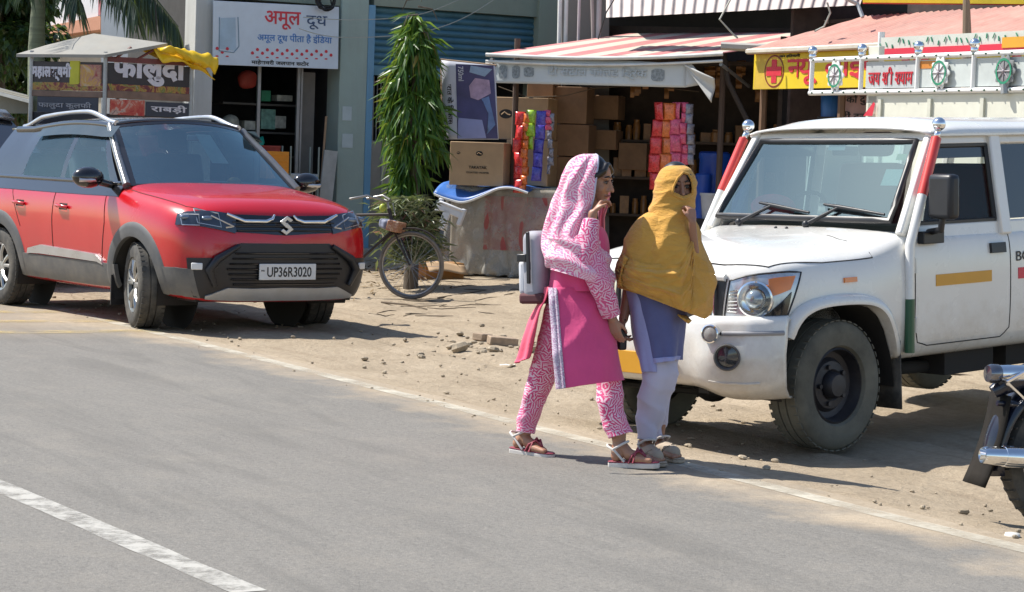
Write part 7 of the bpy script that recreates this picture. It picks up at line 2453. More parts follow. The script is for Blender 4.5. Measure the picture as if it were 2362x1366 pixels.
mb = MB().cyl(KP(0.66, .29, -.07), KP(0.66, .29, -.062), 0.09, n=24).tube([KP(.66, .29, -.08), KP(.60, .14, -.085), KP(.60, .14, -.15)], 0.012, 6).tube([KP(.66, .29, .08), KP(.72, .44, .085), KP(.72, .44, .15)], 0.012, 6)
mb.build('crank', M_spoke, cy, smooth=50)
mb = MB().ball(KP(0.40, 0.93, -0.20), (0.035, 0.03, 0.045), 10)
mb.build('reflector', mat('lime_reflector', (0.45, 0.50, 0.06), 0.4), cy, smooth=180)
q = P(897, 518, 22.55)
mb = MB().box((0, 0, 0), (0.17, 0.10, 0.28), frame3((0, 0, 0), V((1, .25, -.08)), V((.14, 0, 1))))
o = mb.build('hanging_bag', mat('slate_bag', (0.20, 0.22, 0.30), 0.6, var=0.4, scale=9), None, bevel=0.03, seg=3)
o.location = q
tag(o, 'small striped slate bag hanging from the bicycle handlebar', 'bag')
mb = MB().box((0, 0, 0), (0.12, 0.11, 0.27), frame3((0, 0, 0), V((1, -.3, -.2)), V((.22, 0, 1))))
o = mb.build('picture_packet', painted('packet_picture', [(0.35, (0.45, 0.30, 0.16)), (0.5, (0.30, 0.10, 0.05)), (0.62, (0.55, 0.42, 0.28))], 18), None, bevel=0.008)
o.location = P(914, 523, 22.48)
tag(o, 'tan printed packet tied beside the slate bag on the bicycle', 'packet')

# ---------------------------------------------------------------- car at the far left edge
def make_far_car():
    root = thing('parked_car', 'pale car roof and dark window cut off at the far left edge of the photo', 'car', P(-138, 480, 24.0), (0, 0, R(-50)), scale=1.22)
    root.location.z = ground_z(root.location.x, root.location.y)
    st = []
    def S(x, pts): st.append([(x, a, b) for a, b in pts])
    S(-1.8, [(0.5, 0.35), (0.7, 0.4), (0.76, 0.6), (0.76, 0.8), (0.7, 0.95), (0.4, 1.0), (0, 1.0)])
    S(-1.6, [(0.65, 0.28), (0.78, 0.32), (0.83, 0.55), (0.84, 0.8), (0.78, 1.0), (0.45, 1.02), (0, 1.02)])
    S(0.6, [(0.65, 0.25), (0.78, 0.3), (0.83, 0.55), (0.83, 0.8), (0.77, 0.98), (0.45, 1.0), (0, 1.0)])
    S(1.5, [(0.65, 0.25), (0.78, 0.3), (0.82, 0.5), (0.81, 0.7), (0.74, 0.85), (0.4, 0.9), (0, 0.92)])
    st.append([(1.75, 0.5, 0.25), (1.8, 0.6, 0.3), (1.83, 0.62, 0.5), (1.82, 0.62, 0.66), (1.76, 0.6, 0.78), (1.74, 0.35, 0.82), (1.74, 0, 0.84)])
    st.append([(1.8, 0, 0.25), (1.88, 0, 0.3), (1.92, 0, 0.5), (1.9, 0, 0.62), (1.85, 0, 0.72), (1.83, 0, 0.75), (1.82, 0, 0.77)])
    b = body_shell('body', st, [M_silver, M_silver], root, 2)
    b.data.shade_smooth()
    mb = MB()
    ol = [(-1.7, 0.70, 1.0), (-1.35, 0.58, 1.44), (-0.9, 0.56, 1.52), (0.1, 0.56, 1.50), (0.9, 0.70, 1.0)]
    mb.rings([[V((x, -y, z)) for x, y, z in ol], [V((x, -y * .5, z + .02)) for x, y, z in ol], [V((x, y * .5, z + .02)) for x, y, z in ol], [V((x, y, z)) for x, y, z in ol]], False)
    mb.add([V((x, -y, z)) for x, y, z in ol], [tuple(range(5))]).add([V((x, y, z)) for x, y, z in ol], [tuple(range(5))])
    mb.build('windows', M_gloss_black, root, smooth=20)
    mb = MB()
    rp = [(-1.42, 0.60, 1.44), (-0.9, 0.58, 1.53), (0.1, 0.575, 1.515), (0.25, 0.59, 1.44)]
    mb.rings([[V((x, y * k_, z + 0.035 * (1 - k_ * k_))) for x, y, z in rp] for k_ in (-1, -.6, 0, .6, 1)], False)
    mb.build('roof', M_silver, root, smooth=180, solid=0.03)
    for x in (-1.25, 1.15):
        for s_ in (-1, 1): wheel(root, (x, s_ * 0.74, 0.30), 0.30, 0.19, 0, s_)
make_far_car()

# ---------------------------------------------------------------- motorcycle cut off at the right edge
mY = 9.35
mc = thing('motorcycle', 'black and chrome motorcycle, tail and silencer showing at the right edge of the frame', 'motorcycle', ground_at(2448, 1218))
mu = V((0.955, 0.29, 0)).normalized()                   # forwards
mn = V((mu.y, -mu.x, 0))                                # towards the camera
def YP(a, z, o=0.0): return mu * a + V((0, 0, z)) + mn * o
def mwheel(a, r_):
    h = bpy.data.objects.new('wheel', None)
    COL.objects.link(h)
    h.parent = mc
    h.location = YP(a, r_)
    mb = MB().lathe([(r_ - 0.085, -0.035), (r_ - 0.06, -0.052), (r_ - 0.02, -0.046), (r_, -0.02), (r_, 0.02), (r_ - 0.02, 0.046), (r_ - 0.06, 0.052), (r_ - 0.085, 0.035)], ax=mn, n=52)
    for k in range(40):
        q = 2 * math.pi * k / 40
        c = (mu * math.cos(q) + V((0, 0, 1)) * math.sin(q))
        for s_ in (-1, 1): mb.tube([c * (r_ - 0.012) + mn * s_ * 0.042, c * (r_ + 0.003) + mn * s_ * 0.006], 0.007, 4)
    mb.build('tyre', M_tyre, h, smooth=40)
    mb = MB().lathe([(r_ - 0.075, -0.035), (r_ - 0.09, -0.03), (r_ - 0.10, 0), (r_ - 0.09, 0.03), (r_ - 0.075, 0.035)], ax=mn, n=48)
    mb.build('rim', M_chrome, h, smooth=60)
    mb = MB().lathe([(0.0, -0.06), (0.09, -0.05), (0.09, 0.05), (0.0, 0.06)], ax=mn, n=24)
    mb.build('hub', M_alloy, h, smooth=40)
    mb = MB()
    for j in range(36):
        q = 2 * math.pi * j / 36
        s_ = 0.045 if j % 2 else -0.045
        c1, c2 = (mu * math.cos(q + .4) + V((0, 0, 1)) * math.sin(q + .4)), (mu * math.cos(q) + V((0, 0, 1)) * math.sin(q))
        mb.tube([c1 * 0.085 + mn * s_, c2 * (r_ - 0.09)], 0.003, 4)
    mb.build('spokes', M_spoke, h)
mwheel(0.0, 0.315)
mwheel(1.37, 0.315)
M_bikeblue = mat('midnight_paint', (0.008, 0.010, 0.022), 0.25, var=0.1, coat=0.4)
mb = MB()
def fen(u, v):
    q = math.pi * (1.06 - 0.62 * v) if True else 0
    s_ = (u - .5) * 2
    r_ = 0.40 - 0.05 * s_ * s_
    return YP(r_ * math.cos(q), 0.315 + r_ * math.sin(q), s_ * 0.085)
mb.grid(fen, 8, 18)
mb.build('mudguard', M_bikeblue, mc, smooth=180, solid=0.008)
mb = MB()
mb.grid(lambda u, v: YP(-0.335 - 0.115 * v + 0.02 * math.sin(v * 3), 0.60 - 0.40 * v, (u - .5) * (0.17 + 0.02 * v)) , 4, 8)
fl = mb.build('mud_flap', mat('flap_rubber', (0.016, 0.014, 0.012), 0.9, var=0.3, dust=0.22, dustcol=(0.10, 0.08, 0.06), spec=0.2), mc, smooth=180, solid=0.01)
def mpx(px, py, o=0.0):                                 # a point of the motorcycle's own plane
    q = OnPlane(px, py, mc.location + mn * o, mu) - mc.location
    return q
mb = MB()
a, b = mpx(2276, 862, 0.06), mpx(2420, 864, 0.06)
mb.lathe([(0.0, 0.0), (0.036, 0.004), (0.042, 0.02), (0.042, 0.055), (0.038, 0.06)], a, (b - a), 20)
tl = mb.build('tail_lamp', mat('smoked_chrome', (0.22, 0.22, 0.24), 0.15, 0.9), mc, smooth=50)
MB().lathe([(0.038, 0.058), (0.040, 0.10), (0.038, 0.30), (0.03, 0.34)], a, (b - a), 20).build('lamp_housing', M_chrome, tl, smooth=50)
mb = MB()
mb.tube([mpx(2290, 905, .02), mpx(2330, 880, .04), mpx(2480, 820, .04)], [0.03, 0.05, 0.05], 10)
mb.tube([mpx(2300, 930, .05), mpx(2362, 935, .05), mpx(2450, 900, .05)], [0.012, 0.02, 0.02], 8)
mb.build('tail_frame', M_bikeblue, mc, smooth=60)
mb = MB()
mb.tube([mpx(2322, 882, .12), mpx(2362, 920, .12), mpx(2430, 990, .12)], 0.009, 6)
mb.tube([mpx(2322, 882, .12), mpx(2390, 845, .12), mpx(2470, 815, .12)], 0.009, 6)
mb.build('grab_rail', M_chrome, mc, smooth=60)
mb = MB()
a, b = mpx(2266, 1050, 0.16), mpx(2700, 1075, 0.16)
mb.lathe([(0.024, 0.03), (0.034, 0.0), (0.038, 0.01), (0.042, 0.10), (0.045, 0.101), (0.048, 0.12), (0.05, 0.5), (0.04, 0.66), (0.022, 0.74), (0.02, 0.8)], a, (b - a), 28)
mb.build('silencer', M_chrome, mc, smooth=50)
mb = MB().tube([mpx(2700, 1075, .16), YP(0.80, 0.30, .14), YP(0.92, 0.36, .08)], 0.021, 10)
mb.build('exhaust_pipe', M_chrome, mc, smooth=60)
mb = MB()
mb.box((0, 0, 0), (0.30, 0.22, 0.30), frame3(YP(0.74, 0.40), mu, (0, 0, 1)))
mb.cyl(YP(0.80, 0.45), YP(0.92, 0.74), 0.075, n=18)
for k in range(6): mb.cyl(YP(0.83 + 0.018 * k, 0.50 + 0.037 * k), YP(0.834 + 0.018 * k, 0.512 + 0.037 * k), 0.098, n=18)
mb.build('engine', M_alloy, mc, bevel=0.02)
mb = MB()
mb.ball(YP(0.86, 0.86), (0.27, 0.13, 0.12), 18, frame3((0, 0, 0), mu, (0, 0, 1)).to_3x3())
mb.build('fuel_tank', M_bikeblue, mc, smooth=180)
mb = MB()
mb.ball(YP(0.36, 0.82), (0.36, 0.12, 0.06), 18, frame3((0, 0, 0), mu, (0, 0, 1)).to_3x3())
mb.build('seat', M_black, mc, smooth=180)
mb = MB()
for s_ in (-0.07, 0.07):
    mb.tube([YP(1.37, 0.315, s_), YP(1.14, 0.90, s_)], 0.018, 8)
mb.tube([YP(1.12, 0.95, -.34), YP(1.06, 1.04, -.24), YP(1.13, 0.95, 0), YP(1.06, 1.04, .24), YP(0.98, 1.02, .36)], 0.012, 8)
mb.lathe([(0.0, 0.08), (0.085, 0.06), (0.09, 0.0), (0.06, -0.10), (0, -0.12)], YP(1.22, 0.86), mu, 20)
mb.build('fork', M_chrome, mc, smooth=50)
mb = MB()
for s_ in (-0.1, 0.1): mb.tube([YP(0, 0.315, s_), YP(0.12, 0.66, s_)], 0.022, 8)
mb.tube([YP(0, 0.315, -.09), YP(0.62, 0.36, -.09)], 0.02, 6).tube([YP(0, 0.315, .09), YP(0.62, 0.36, .09)], 0.02, 6).tube([YP(0.2, .78), YP(1.1, .80)], 0.025, 8).tube([YP(1.1, .8), YP(.9, .3)], 0.022, 8)
mb.build('frame', M_black, mc, smooth=50)
MB().tube([YP(0.62, 0.28, .1), YP(0.58, 0.02, .26)], 0.012, 6).build('side_stand', M_black, mc)
# ---------------------------------------------------------------- the two women
def print_mat(name, c1, c2, cell=26.0, freq=150.0, duty=0.5, light=None):
    """patches of parallel strokes, each patch turned another way: block printed cotton"""
    mt, t, b = _nodes(name)
    co = coords(t)
    vo = t.nodes.new('ShaderNodeTexVoronoi')
    vo.inputs['Scale'].default_value = cell
    t.links.new(co, vo.inputs['Vector'])
    sc_ = t.nodes.new('ShaderNodeSeparateColor')
    t.links.new(vo.outputs['Color'], sc_.inputs[0])
    sp = t.nodes.new('ShaderNodeSeparateXYZ')
    wob = nd(t, 'ShaderNodeTexNoise')
    wob.inputs['Scale'].default_value = 30
    t.links.new(co, wob.inputs['Vector'])
    mxv = t.nodes.new('ShaderNodeVectorMath')
    mxv.operation = 'MULTIPLY_ADD'
    mxv.inputs[1].default_value = (0.018, 0.018, 0.018)
    t.links.new(wob.outputs['Color'], mxv.inputs[0])
    t.links.new(co, mxv.inputs[2])
    t.links.new(mxv.outputs[0], sp.inputs[0])
    def ma(op, x, y=0.0):
        n = t.nodes.new('ShaderNodeMath')
        n.operation = op
        for i, q in ((0, x), (1, y)):
            if hasattr(q, 'links'): t.links.new(q, n.inputs[i])
            else: n.inputs[i].default_value = q
        return n.outputs[0]
    ang = ma('MULTIPLY', sc_.outputs[0], 6.283)
    xy = ma('ADD', sp.outputs[0], ma('MULTIPLY', sp.outputs[1], 0.6))
    ph = ma('ADD', ma('MULTIPLY', xy, ma('COSINE', ang)), ma('MULTIPLY', sp.outputs[2], ma('SINE', ang)))
    s_ = ma('SINE', ma('MULTIPLY', ph, freq))
    fac = ramp(t, ma('ADD', ma('MULTIPLY', s_, 0.5), 0.5), [(duty - 0.1, (0, 0, 0)), (duty + 0.1, (1, 1, 1))])
    c = mixc(t, fac, c1, c2)
    big = tex(t, co, 7, 3, 0.6)
    c = mixc(t, ramp(t, big, [(0.45, (0, 0, 0)), (0.7, (0.55,) * 3)]), c, light or c2)
    t.links.new(c, b.inputs['Base Color'])
    b.inputs['Roughness'].default_value = 0.85
    b.inputs['Specular IOR Level'].default_value = 0.2
    b.inputs['Sheen Weight'].default_value = 0.2
    return mt
def cloth_mat(name, col, var=0.1, rough=0.85, trans=0.0, scale=4, crease=False):
    mt, t, b = _nodes(name)
    co = coords(t)
    f = tex(t, co, scale, 5, 0.6)
    c = ramp(t, f, [(0.3, dark(col, 1 - var)), (0.7, tuple(min(1, q * (1 + var * .5)) for q in col))])
    t.links.new(c, b.inputs['Base Color'])
    b.inputs['Roughness'].default_value = rough
    b.inputs['Specular IOR Level'].default_value = 0.2
    b.inputs['Sheen Weight'].default_value = 0.25
    if crease:
        wv = tex(t, co, 13, 6, 0.72, 0.5, (1.2, 1.2, 3.6))
        bump(t, b, wv, 0.85, 0.018)
    else: bump(t, b, tex(t, co, 14, 5, 0.6, 0.8), 0.22, 0.02)
    if trans:
        out = t.nodes['Material Output']
        tl = t.nodes.new('ShaderNodeBsdfTranslucent')
        t.links.new(c, tl.inputs[0])
        mx = t.nodes.new('ShaderNodeMixShader')
        mx.inputs[0].default_value = trans
        t.links.new(b.outputs[0], mx.inputs[1])
        t.links.new(tl.outputs[0], mx.inputs[2])
        t.links.new(mx.outputs[0], out.inputs[0])
    return mt
M_skin = mat('skin', (0.38, 0.195, 0.12), 0.5, var=0.10, scale=9, sub=0.15)
M_skin2 = mat('skin_deep', (0.34, 0.17, 0.105), 0.5, var=0.10, scale=9, sub=0.12)
M_hair = mat('black_hair', (0.012, 0.010, 0.010), 0.4, var=0.3, scale=40)
M_eye = mat('eye_white', (0.22, 0.19, 0.17), 0.3)
M_iris = mat('iris', (0.015, 0.010, 0.008), 0.15)
M_lip = mat('lip', (0.30, 0.09, 0.075), 0.45)
M_pink = cloth_mat('pink_cotton', (0.74, 0.085, 0.235), 0.10)
M_coral = cloth_mat('coral_cotton', (0.80, 0.10, 0.18), 0.10)
M_dup = print_mat('pale_pink_print', (0.74, 0.15, 0.32), (0.82, 0.62, 0.68), 46, 470, 0.44, (0.80, 0.46, 0.57))
M_print = print_mat('crimson_print', (0.64, 0.06, 0.20), (0.78, 0.58, 0.66), 42, 460, 0.58, (0.70, 0.22, 0.36))
M_trim = print_mat('trim_print', (0.40, 0.24, 0.36), (0.58, 0.50, 0.57), 80, 500, 0.4)
M_veil = cloth_mat('sheer_pink', (0.76, 0.36, 0.46), 0.05, 0.8, 0.5)
M_must = cloth_mat('mustard_cloth', (0.78, 0.42, 0.085), 0.12, 0.92, 0.14, 7, True)
M_slate = cloth_mat('slate_blue_cotton', (0.115, 0.125, 0.265), 0.12)
M_lilac = cloth_mat('pale_lilac_cotton', (0.52, 0.50, 0.62), 0.06)
M_lilac2 = cloth_mat('lilac_cotton', (0.33, 0.34, 0.58), 0.08)
M_sole = mat('pale_sole', (0.60, 0.56, 0.52), 0.7, var=0.12)
M_strap = mat('maroon_strap', (0.26, 0.035, 0.06), 0.6, var=0.15)
M_beige = mat('beige_shoe', (0.40, 0.32, 0.24), 0.7, var=0.15)
def figure_mesh(name, mb, mt, parent, voxel=0.005, it=6):
    o = mb.build(name, mt, None, smooth=0)
    q = o.modifiers.new('r', 'REMESH')
    q.mode = 'VOXEL'
    q.voxel_size = voxel
    q.use_smooth_shade = True
    q = o.modifiers.new('s', 'SMOOTH')
    q.factor = 0.5
    q.iterations = it
    bake(o)
    o.data.materials.clear()
    o.data.materials.append(mt)
    o.data.shade_smooth()
    o.parent = parent
    return o
def chain(mb, pts, rs, n=12):                           # tapered limb with round joints
    pts = [V(p) for p in pts]
    mb.tube(pts, rs, n)
    for p, r in zip(pts, rs): mb.ball(p, r, n)
def ringloft(rows, Q, nv=60, nu=72, th0=0.0, th1=2 * math.pi, disp=None, cE=None):
    """rows: (y, L, R, half depth, depth offset, y at right minus y at left); a cloth tube or strip"""
    def at(v):
        x = v * (len(rows) - 1)
        i = min(int(x), len(rows) - 2)
        f = x - i
        p0, p1, p2, p3 = rows[max(0, i - 1)], rows[i], rows[i + 1], rows[min(len(rows) - 1, i + 2)]
        return [0.5 * ((2 * b) + (c - a) * f + (2 * a - 5 * b + 4 * c - d) * f * f + (3 * b - a - 3 * c + d) * f ** 3) for a, b, c, d in zip(p0, p1, p2, p3)]
    out = []
    c0 = min(math.cos(th0 + (th1 - th0) * k / 60) for k in range(61))
    c1 = max(math.cos(th0 + (th1 - th0) * k / 60) for k in range(61))
    for j in range(nv + 1):
        y, L, R_, D, dy, sk = at(j / nv)
        ring = []
        for i in range(nu + 1):
            th = th0 + (th1 - th0) * i / nu
            fx = (math.cos(th) - c0) / (c1 - c0)
            px = L + (R_ - L) * fx
            q = Q(px, y + sk * fx, dy + D * math.sin(th))
            if disp:
                n_ = V((math.cos(th), math.sin(th) * 1.0, 0))
                q = q + n_ * disp(th, j / nv, q)
            ring.append(q)
        out.append(ring)
    return out
def head(mb, hc, f, sc_=1.0):
    f = f.normalized()
    l = V((0, 0, 1)).cross(f).normalized()
    u = f.cross(l)
    M = Matrix((f, l, u)).transposed()
    W = lambda a, b, c: hc + (f * a + l * b + u * c) * sc_
    def el(c, r): mb.ball(W(*c), tuple(q * sc_ for q in r), 18, M)
    el((-0.012, 0, 0.028), (0.094, 0.074, 0.088))
    el((0.028, 0, -0.030), (0.060, 0.062, 0.082))
    el((0.050, 0, -0.085), (0.032, 0.034, 0.028))
    el((0.066, 0, -0.104), (0.018, 0.022, 0.014))
    for s_ in (-1, 1):
        el((0.052, s_ * 0.036, -0.035), (0.028, 0.022, 0.028))
        el((0.064, s_ * 0.030, 0.022), (0.020, 0.026, 0.010))
        el((-0.008, s_ * 0.074, -0.015), (0.018, 0.010, 0.030))
        el((0.088, s_ * 0.012, -0.040), (0.013, 0.010, 0.009))
    chain(mb, [W(0.080, 0, 0.014), W(0.098, 0, -0.022), W(0.108, 0, -0.036)], [0.009 * sc_, 0.011 * sc_, 0.012 * sc_], 10)
    el((0.084, 0, -0.066), (0.012, 0.022, 0.006))
    el((0.082, 0, -0.076), (0.012, 0.019, 0.007))
    return W, M
def face_bits(parent, W, M, sc_=1.0, lids=0.5):
    for s_ in (-1, 1):
        e = MB().ball(W(0.074, s_ * 0.030, 0.000), (0.011 * sc_, 0.0145 * sc_, 0.0062 * sc_), 12, M).build('eye', M_eye, parent, smooth=180)
        MB().ball(W(0.083, s_ * 0.031, -0.002), (0.0045 * sc_, 0.0075 * sc_, 0.0062 * sc_), 10, M).build('iris', M_iris, e, smooth=180)
        MB().tube([W(0.084, s_ * 0.014, 0.006), W(0.087, s_ * 0.030, 0.011), W(0.078, s_ * 0.047, 0.004)], [0.002, 0.0034, 0.002], 6).build('eyelash', M_hair, e, smooth=180)
        MB().tube([W(0.090, s_ * 0.012, 0.026), W(0.087, s_ * 0.030, 0.034), W(0.072, s_ * 0.050, 0.026)], [0.003, 0.005, 0.002], 6).build('eyebrow', M_hair, parent, smooth=180)
    MB().tube([W(0.086, -0.020, -0.070), W(0.096, -0.006, -0.067), W(0.096, 0.006, -0.067), W(0.086, 0.020, -0.070)], [0.003, 0.006, 0.006, 0.003], 8).build('lips', M_lip, parent, smooth=180)
def hand(mb, wrist, palm_dir, palm_n, curl=0.5, sc_=1.0, thumb_side=1):
    """palm, four fingers of different length and a thumb leaving the side of the palm"""
    d = palm_dir.normalized()
    n = (palm_n - d * palm_n.dot(d)).normalized()
    s_ = d.cross(n) * thumb_side
    kn = []
    for i, (o, ln) in enumerate(((0.027, 0.066), (0.009, 0.075), (-0.010, 0.070), (-0.027, 0.055))):
        k = wrist + (d * (0.082 - abs(o) * 0.25) + s_ * o) * sc_
        kn.append(k)
        chain(mb, [wrist + (d * 0.012 + s_ * o * 0.6) * sc_, k], [0.015 * sc_, 0.0105 * sc_], 10)
        a = curl * (0.8 + 0.12 * i)
        p, q = k, d
        pts = [k]
        for seg, fr in ((0.45, 0.7), (0.32, 1.0), (0.23, 0.7)):
            q = (d * math.cos(a) + n * math.sin(a))
            p = p + q * ln * seg * sc_
            pts.append(p)
            a += curl * fr
        chain(mb, pts, [0.0092 * sc_, 0.0088 * sc_, 0.008 * sc_, 0.0068 * sc_], 8)
    b = wrist + (d * 0.022 + s_ * 0.022) * sc_
    t1 = b + (d * 0.026 + s_ * 0.022 + n * 0.010) * sc_
    t2 = t1 + (d * 0.026 + s_ * 0.004 + n * 0.016) * sc_
    chain(mb, [wrist + d * 0.015 * sc_, b, t1, t2], [0.016 * sc_, 0.0125 * sc_, 0.010 * sc_, 0.008 * sc_], 8)
def foot(mb, ankle, heel, d, ln=0.225, lift=0.0):
    """foot from heel along d; sole plane at heel height"""
    d = d.normalized()
    s_ = V((-d.y, d.x, 0)).normalized()
    u = s_.cross(d) * -1
    u = V((0, 0, 1)) - d * d.z
    u.normalize()
    chain(mb, [ankle + V((0, 0, 0.10)), ankle, heel + d * 0.03 + u * 0.032], [0.036, 0.033, 0.032], 12)
    chain(mb, [ankle, heel + d * 0.09 + u * 0.040, heel + d * 0.15 + u * 0.026], [0.032, 0.030, 0.026], 12)
    for i, (o, e) in enumerate(((-0.030, 0.215), (-0.012, 0.212), (0.004, 0.203), (0.019, 0.192), (0.032, 0.178))):
        chain(mb, [heel + d * 0.13 + s_ * o * 0.8 + u * 0.022, heel + d * (e - 0.012) + s_ * o * 1.1 + u * 0.013], [0.021, 0.0115 if i else 0.014], 8)
def sandal(parent, heel, d, ln, msole, mstrap, thick=0.028):
    d = d.normalized()
    s_ = V((-d.y, d.x, 0)).normalized()
    u = (V((0, 0, 1)) - d * d.z).normalized()
    ol = [(-0.018, 0.0), (-0.010, 0.026), (0.05, 0.034), (0.11, 0.034), (0.17, 0.046), (0.215, 0.042), (0.243, 0.018), (0.246, -0.012), (0.225, -0.036), (0.17, -0.043), (0.11, -0.032), (0.05, -0.030), (-0.010, -0.024)]
    pts = [heel + d * a * ln / 0.225 + s_ * b - u * thick for a, b in ol]
    so = MB().prism(pts, u * thick).build('sandal', msole, parent, bevel=0.006, seg=3)
    MB().prism([p + u * (thick + 0.0005) for p in pts], u * 0.006).build('footbed', mstrap, so, bevel=0.002)
    h = lambda a, b, c: heel + d * a + s_ * b + u * c
    mb = MB()
    for b in (-0.046, 0.046): mb.tube([h(0.095, b * 0.75, 0.0), h(0.115, b * 0.72, 0.038), h(0.145, b * .35, 0.058), h(0.178, -0.008, 0.030)], [0.010, 0.011, 0.011, 0.007], 8, flat=0.55)
    mb.tube([h(0.12, -0.040, 0.0), h(0.13, -0.028, 0.045), h(0.135, 0.0, 0.066), h(0.13, 0.028, 0.045), h(0.12, 0.040, 0.0)], 0.012, 8, flat=0.5)
    mb.build('toe_strap', mstrap, so, smooth=60)
    mb = MB().tube([h(0.075, -0.034, 0.006), h(0.03, -0.042, 0.06), h(-0.012, -0.022, 0.082), h(-0.018, 0.0, 0.086), h(-0.012, 0.022, 0.082), h(0.03, 0.042, 0.06), h(0.075, 0.034, 0.006)], 0.006, 6)
    mb.tube([h(0.02, -0.043, 0.068), h(0.075, -0.030, 0.098), h(0.09, 0, 0.104), h(0.075, 0.030, 0.098), h(0.02, 0.043, 0.068)], 0.006, 6)
    mb.build('ankle_strap', M_sole, so, smooth=60)
    return so
def fold(th, v, q, a=0.006, seed=0.0):
    return a * (noise.noise((q.x * 9 + seed, q.y * 9, q.z * 4)) + 0.6 * noise.noise((q.x * 20, q.y * 20 + seed, q.z * 7)))

def make_pink():
    Y0 = 10.87
    base = P(1330, 1070, Y0)
    base.z = 0.004
    root = thing('person', 'woman in pink kurta, printed trousers and pale pink printed headscarf, hand raised to mouth', 'person', base)
    def Q(px, py, dy=0.0): return P(px, py, Y0 + dy) - base
    hd = V((0.82, -0.57, 0))
    f = V((0.90, -0.42, -0.16))
    hc = Q(1372, 415, 0.0)
    mb = MB()
    W, M = head(mb, hc, f, 0.96)
    chain(mb, [hc + V((-0.01, 0.01, -0.06)), Q(1352, 505), Q(1346, 530)], [0.050, 0.048, 0.06])
    chain(mb, [Q(1345, 545), Q(1338, 600), Q(1335, 680), Q(1338, 745)], [0.085, 0.10, 0.10, 0.115])
    chain(mb, [Q(1318, 548, -.10), Q(1366, 548, .10)], [0.06, 0.06])
    # legs
    rh, fh = Q(1322, 760, .06), Q(1352, 760, -.06)
    ra, fa = Q(1208, 1006, .17), Q(1428, 1022, -.19)
    chain(mb, [rh, Q(1247, 885, .13), ra], [0.075, 0.046, 0.032])
    chain(mb, [fh, Q(1404, 890, -.145), fa], [0.075, 0.046, 0.032])
    d1, d2 = V((0.84, -0.54, -0.03)), V((0.95, -0.30, 0.06))
    h1 = Q(1184, 1034, .19)
    h2 = Q(1410, 1066, -.20)
    foot(mb, ra, h1, d1)
    foot(mb, fa, h2, d2)
    # arms: near one hangs, far one lifts its hand to the mouth
    w1, w2 = Q(1413, 735, -.16), Q(1367, 494, -.13)
    chain(mb, [Q(1338, 560, -.12), Q(1380, 650, -.18), w1], [0.046, 0.036, 0.024])
    chain(mb, [Q(1362, 560, .06), Q(1350, 622, -.16), w2], [0.044, 0.036, 0.024])
    hand(mb, w1, V((0.25, -0.1, -1)), V((0.5, 0.7, 0)), 0.45, 0.92, 1)
    hand(mb, w2, Q(1386, 462, -.10) - w2, V((0.9, 0.35, 0.2)), 0.85, 0.92, -1)
    body = figure_mesh('body', mb, M_skin, root, 0.0045, 5)
    face_bits(root, W, M, 0.96)
    mb = MB()
    mb.ball(W(-0.030, 0, 0.036), (0.090, 0.082, 0.092), 20, M)
    mb.ball(W(-0.12, 0, -0.02), (0.05, 0.05, 0.05), 14, M)
    for s_ in (-1, 1): mb.tube([W(0.055, s_ * 0.004, 0.098), W(0.060, s_ * 0.045, 0.060), W(0.022, s_ * 0.078, 0.020), W(-0.01, s_ * 0.082, -0.05)], [0.012, 0.020, 0.024, 0.016], 10)
    figure_mesh('hair', mb, M_hair, root, 0.006, 4)
    # kurta
    def kd(th, v, q): return fold(th, v, q, 0.007, 2.0) + 0.006 * v * math.sin(th * 7 + q.z * 6)
    rows = [(512, 1334, 1374, .06, 0, 4), (530, 1304, 1392, .12, 0, 0), (560, 1284, 1402, .145, 0, 0), (600, 1274, 1404, .15, 0, 0), (640, 1270, 1402, .15, 0, 0), (672, 1266, 1406, .16, 0, 0)]
    mb = MB()
    mb.rings(ringloft(rows, Q, 40, 72, 0, 2 * math.pi, kd), False)
    ku = mb.build('kurta', M_pink, root, smooth=180, solid=0.004)
    def kf(th, v, q): return fold(th, v, q, 0.008, 5.0) + 0.010 * (1 - abs(math.sin(9 * q.z - 15 * q.x + 1.6 * noise.noise((q.x * 5, q.z * 3, 4))))) ** 2 + 0.012 * v * math.sin(th * 4.5 + q.z * 5 + 1)
    rf = [(664, 1266, 1406, .155, 0, 0), (700, 1269, 1412, .18, -.02, 0), (750, 1272, 1418, .21, -.04, 0), (800, 1276, 1424, .235, -.06, 0), (850, 1280, 1431, .25, -.08, -6), (898, 1284, 1438, .26, -.09, -22)]
    mb = MB()
    fl = ringloft(rf, Q, 60, 56, R(-104), R(96), kf)
    mb.rings(fl, False)
    mb.build('front_panel', M_pink, ku, smooth=180, solid=0.004)
    mb = MB()
    mb.rings([[r_[i] + V((-0.003, -0.005, 0)) for i in range(3)] for r_ in fl], False)
    mb.build('slit_border', M_trim, ku, smooth=180, solid=0.003)
    mb = MB()
    mb.rings([[r_[i] + V((-0.004, -0.008, 0)) for i in (2, 3)] for r_ in fl], False)
    mb.build('slit_piping', M_trim, ku, smooth=180, solid=0.002)
    rb = [(662, 1258, 1268, .12, .06, 0), (690, 1247, 1260, .13, .08, 0), (719, 1231, 1246, .14, .10, 0), (777, 1207, 1234, .15, .12, 0), (822, 1193, 1224, .15, .13, 0), (838, 1187, 1212, .15, .13, -10)]
    mb = MB()
    mb.rings(ringloft(rb, Q, 40, 36, R(100), R(262), lambda th, v, q: fold(th, v, q, 0.012, 8) + 0.008 * v * math.sin(th * 9)), False)
    mb.build('back_panel', M_coral, ku, smooth=180, solid=0.004)
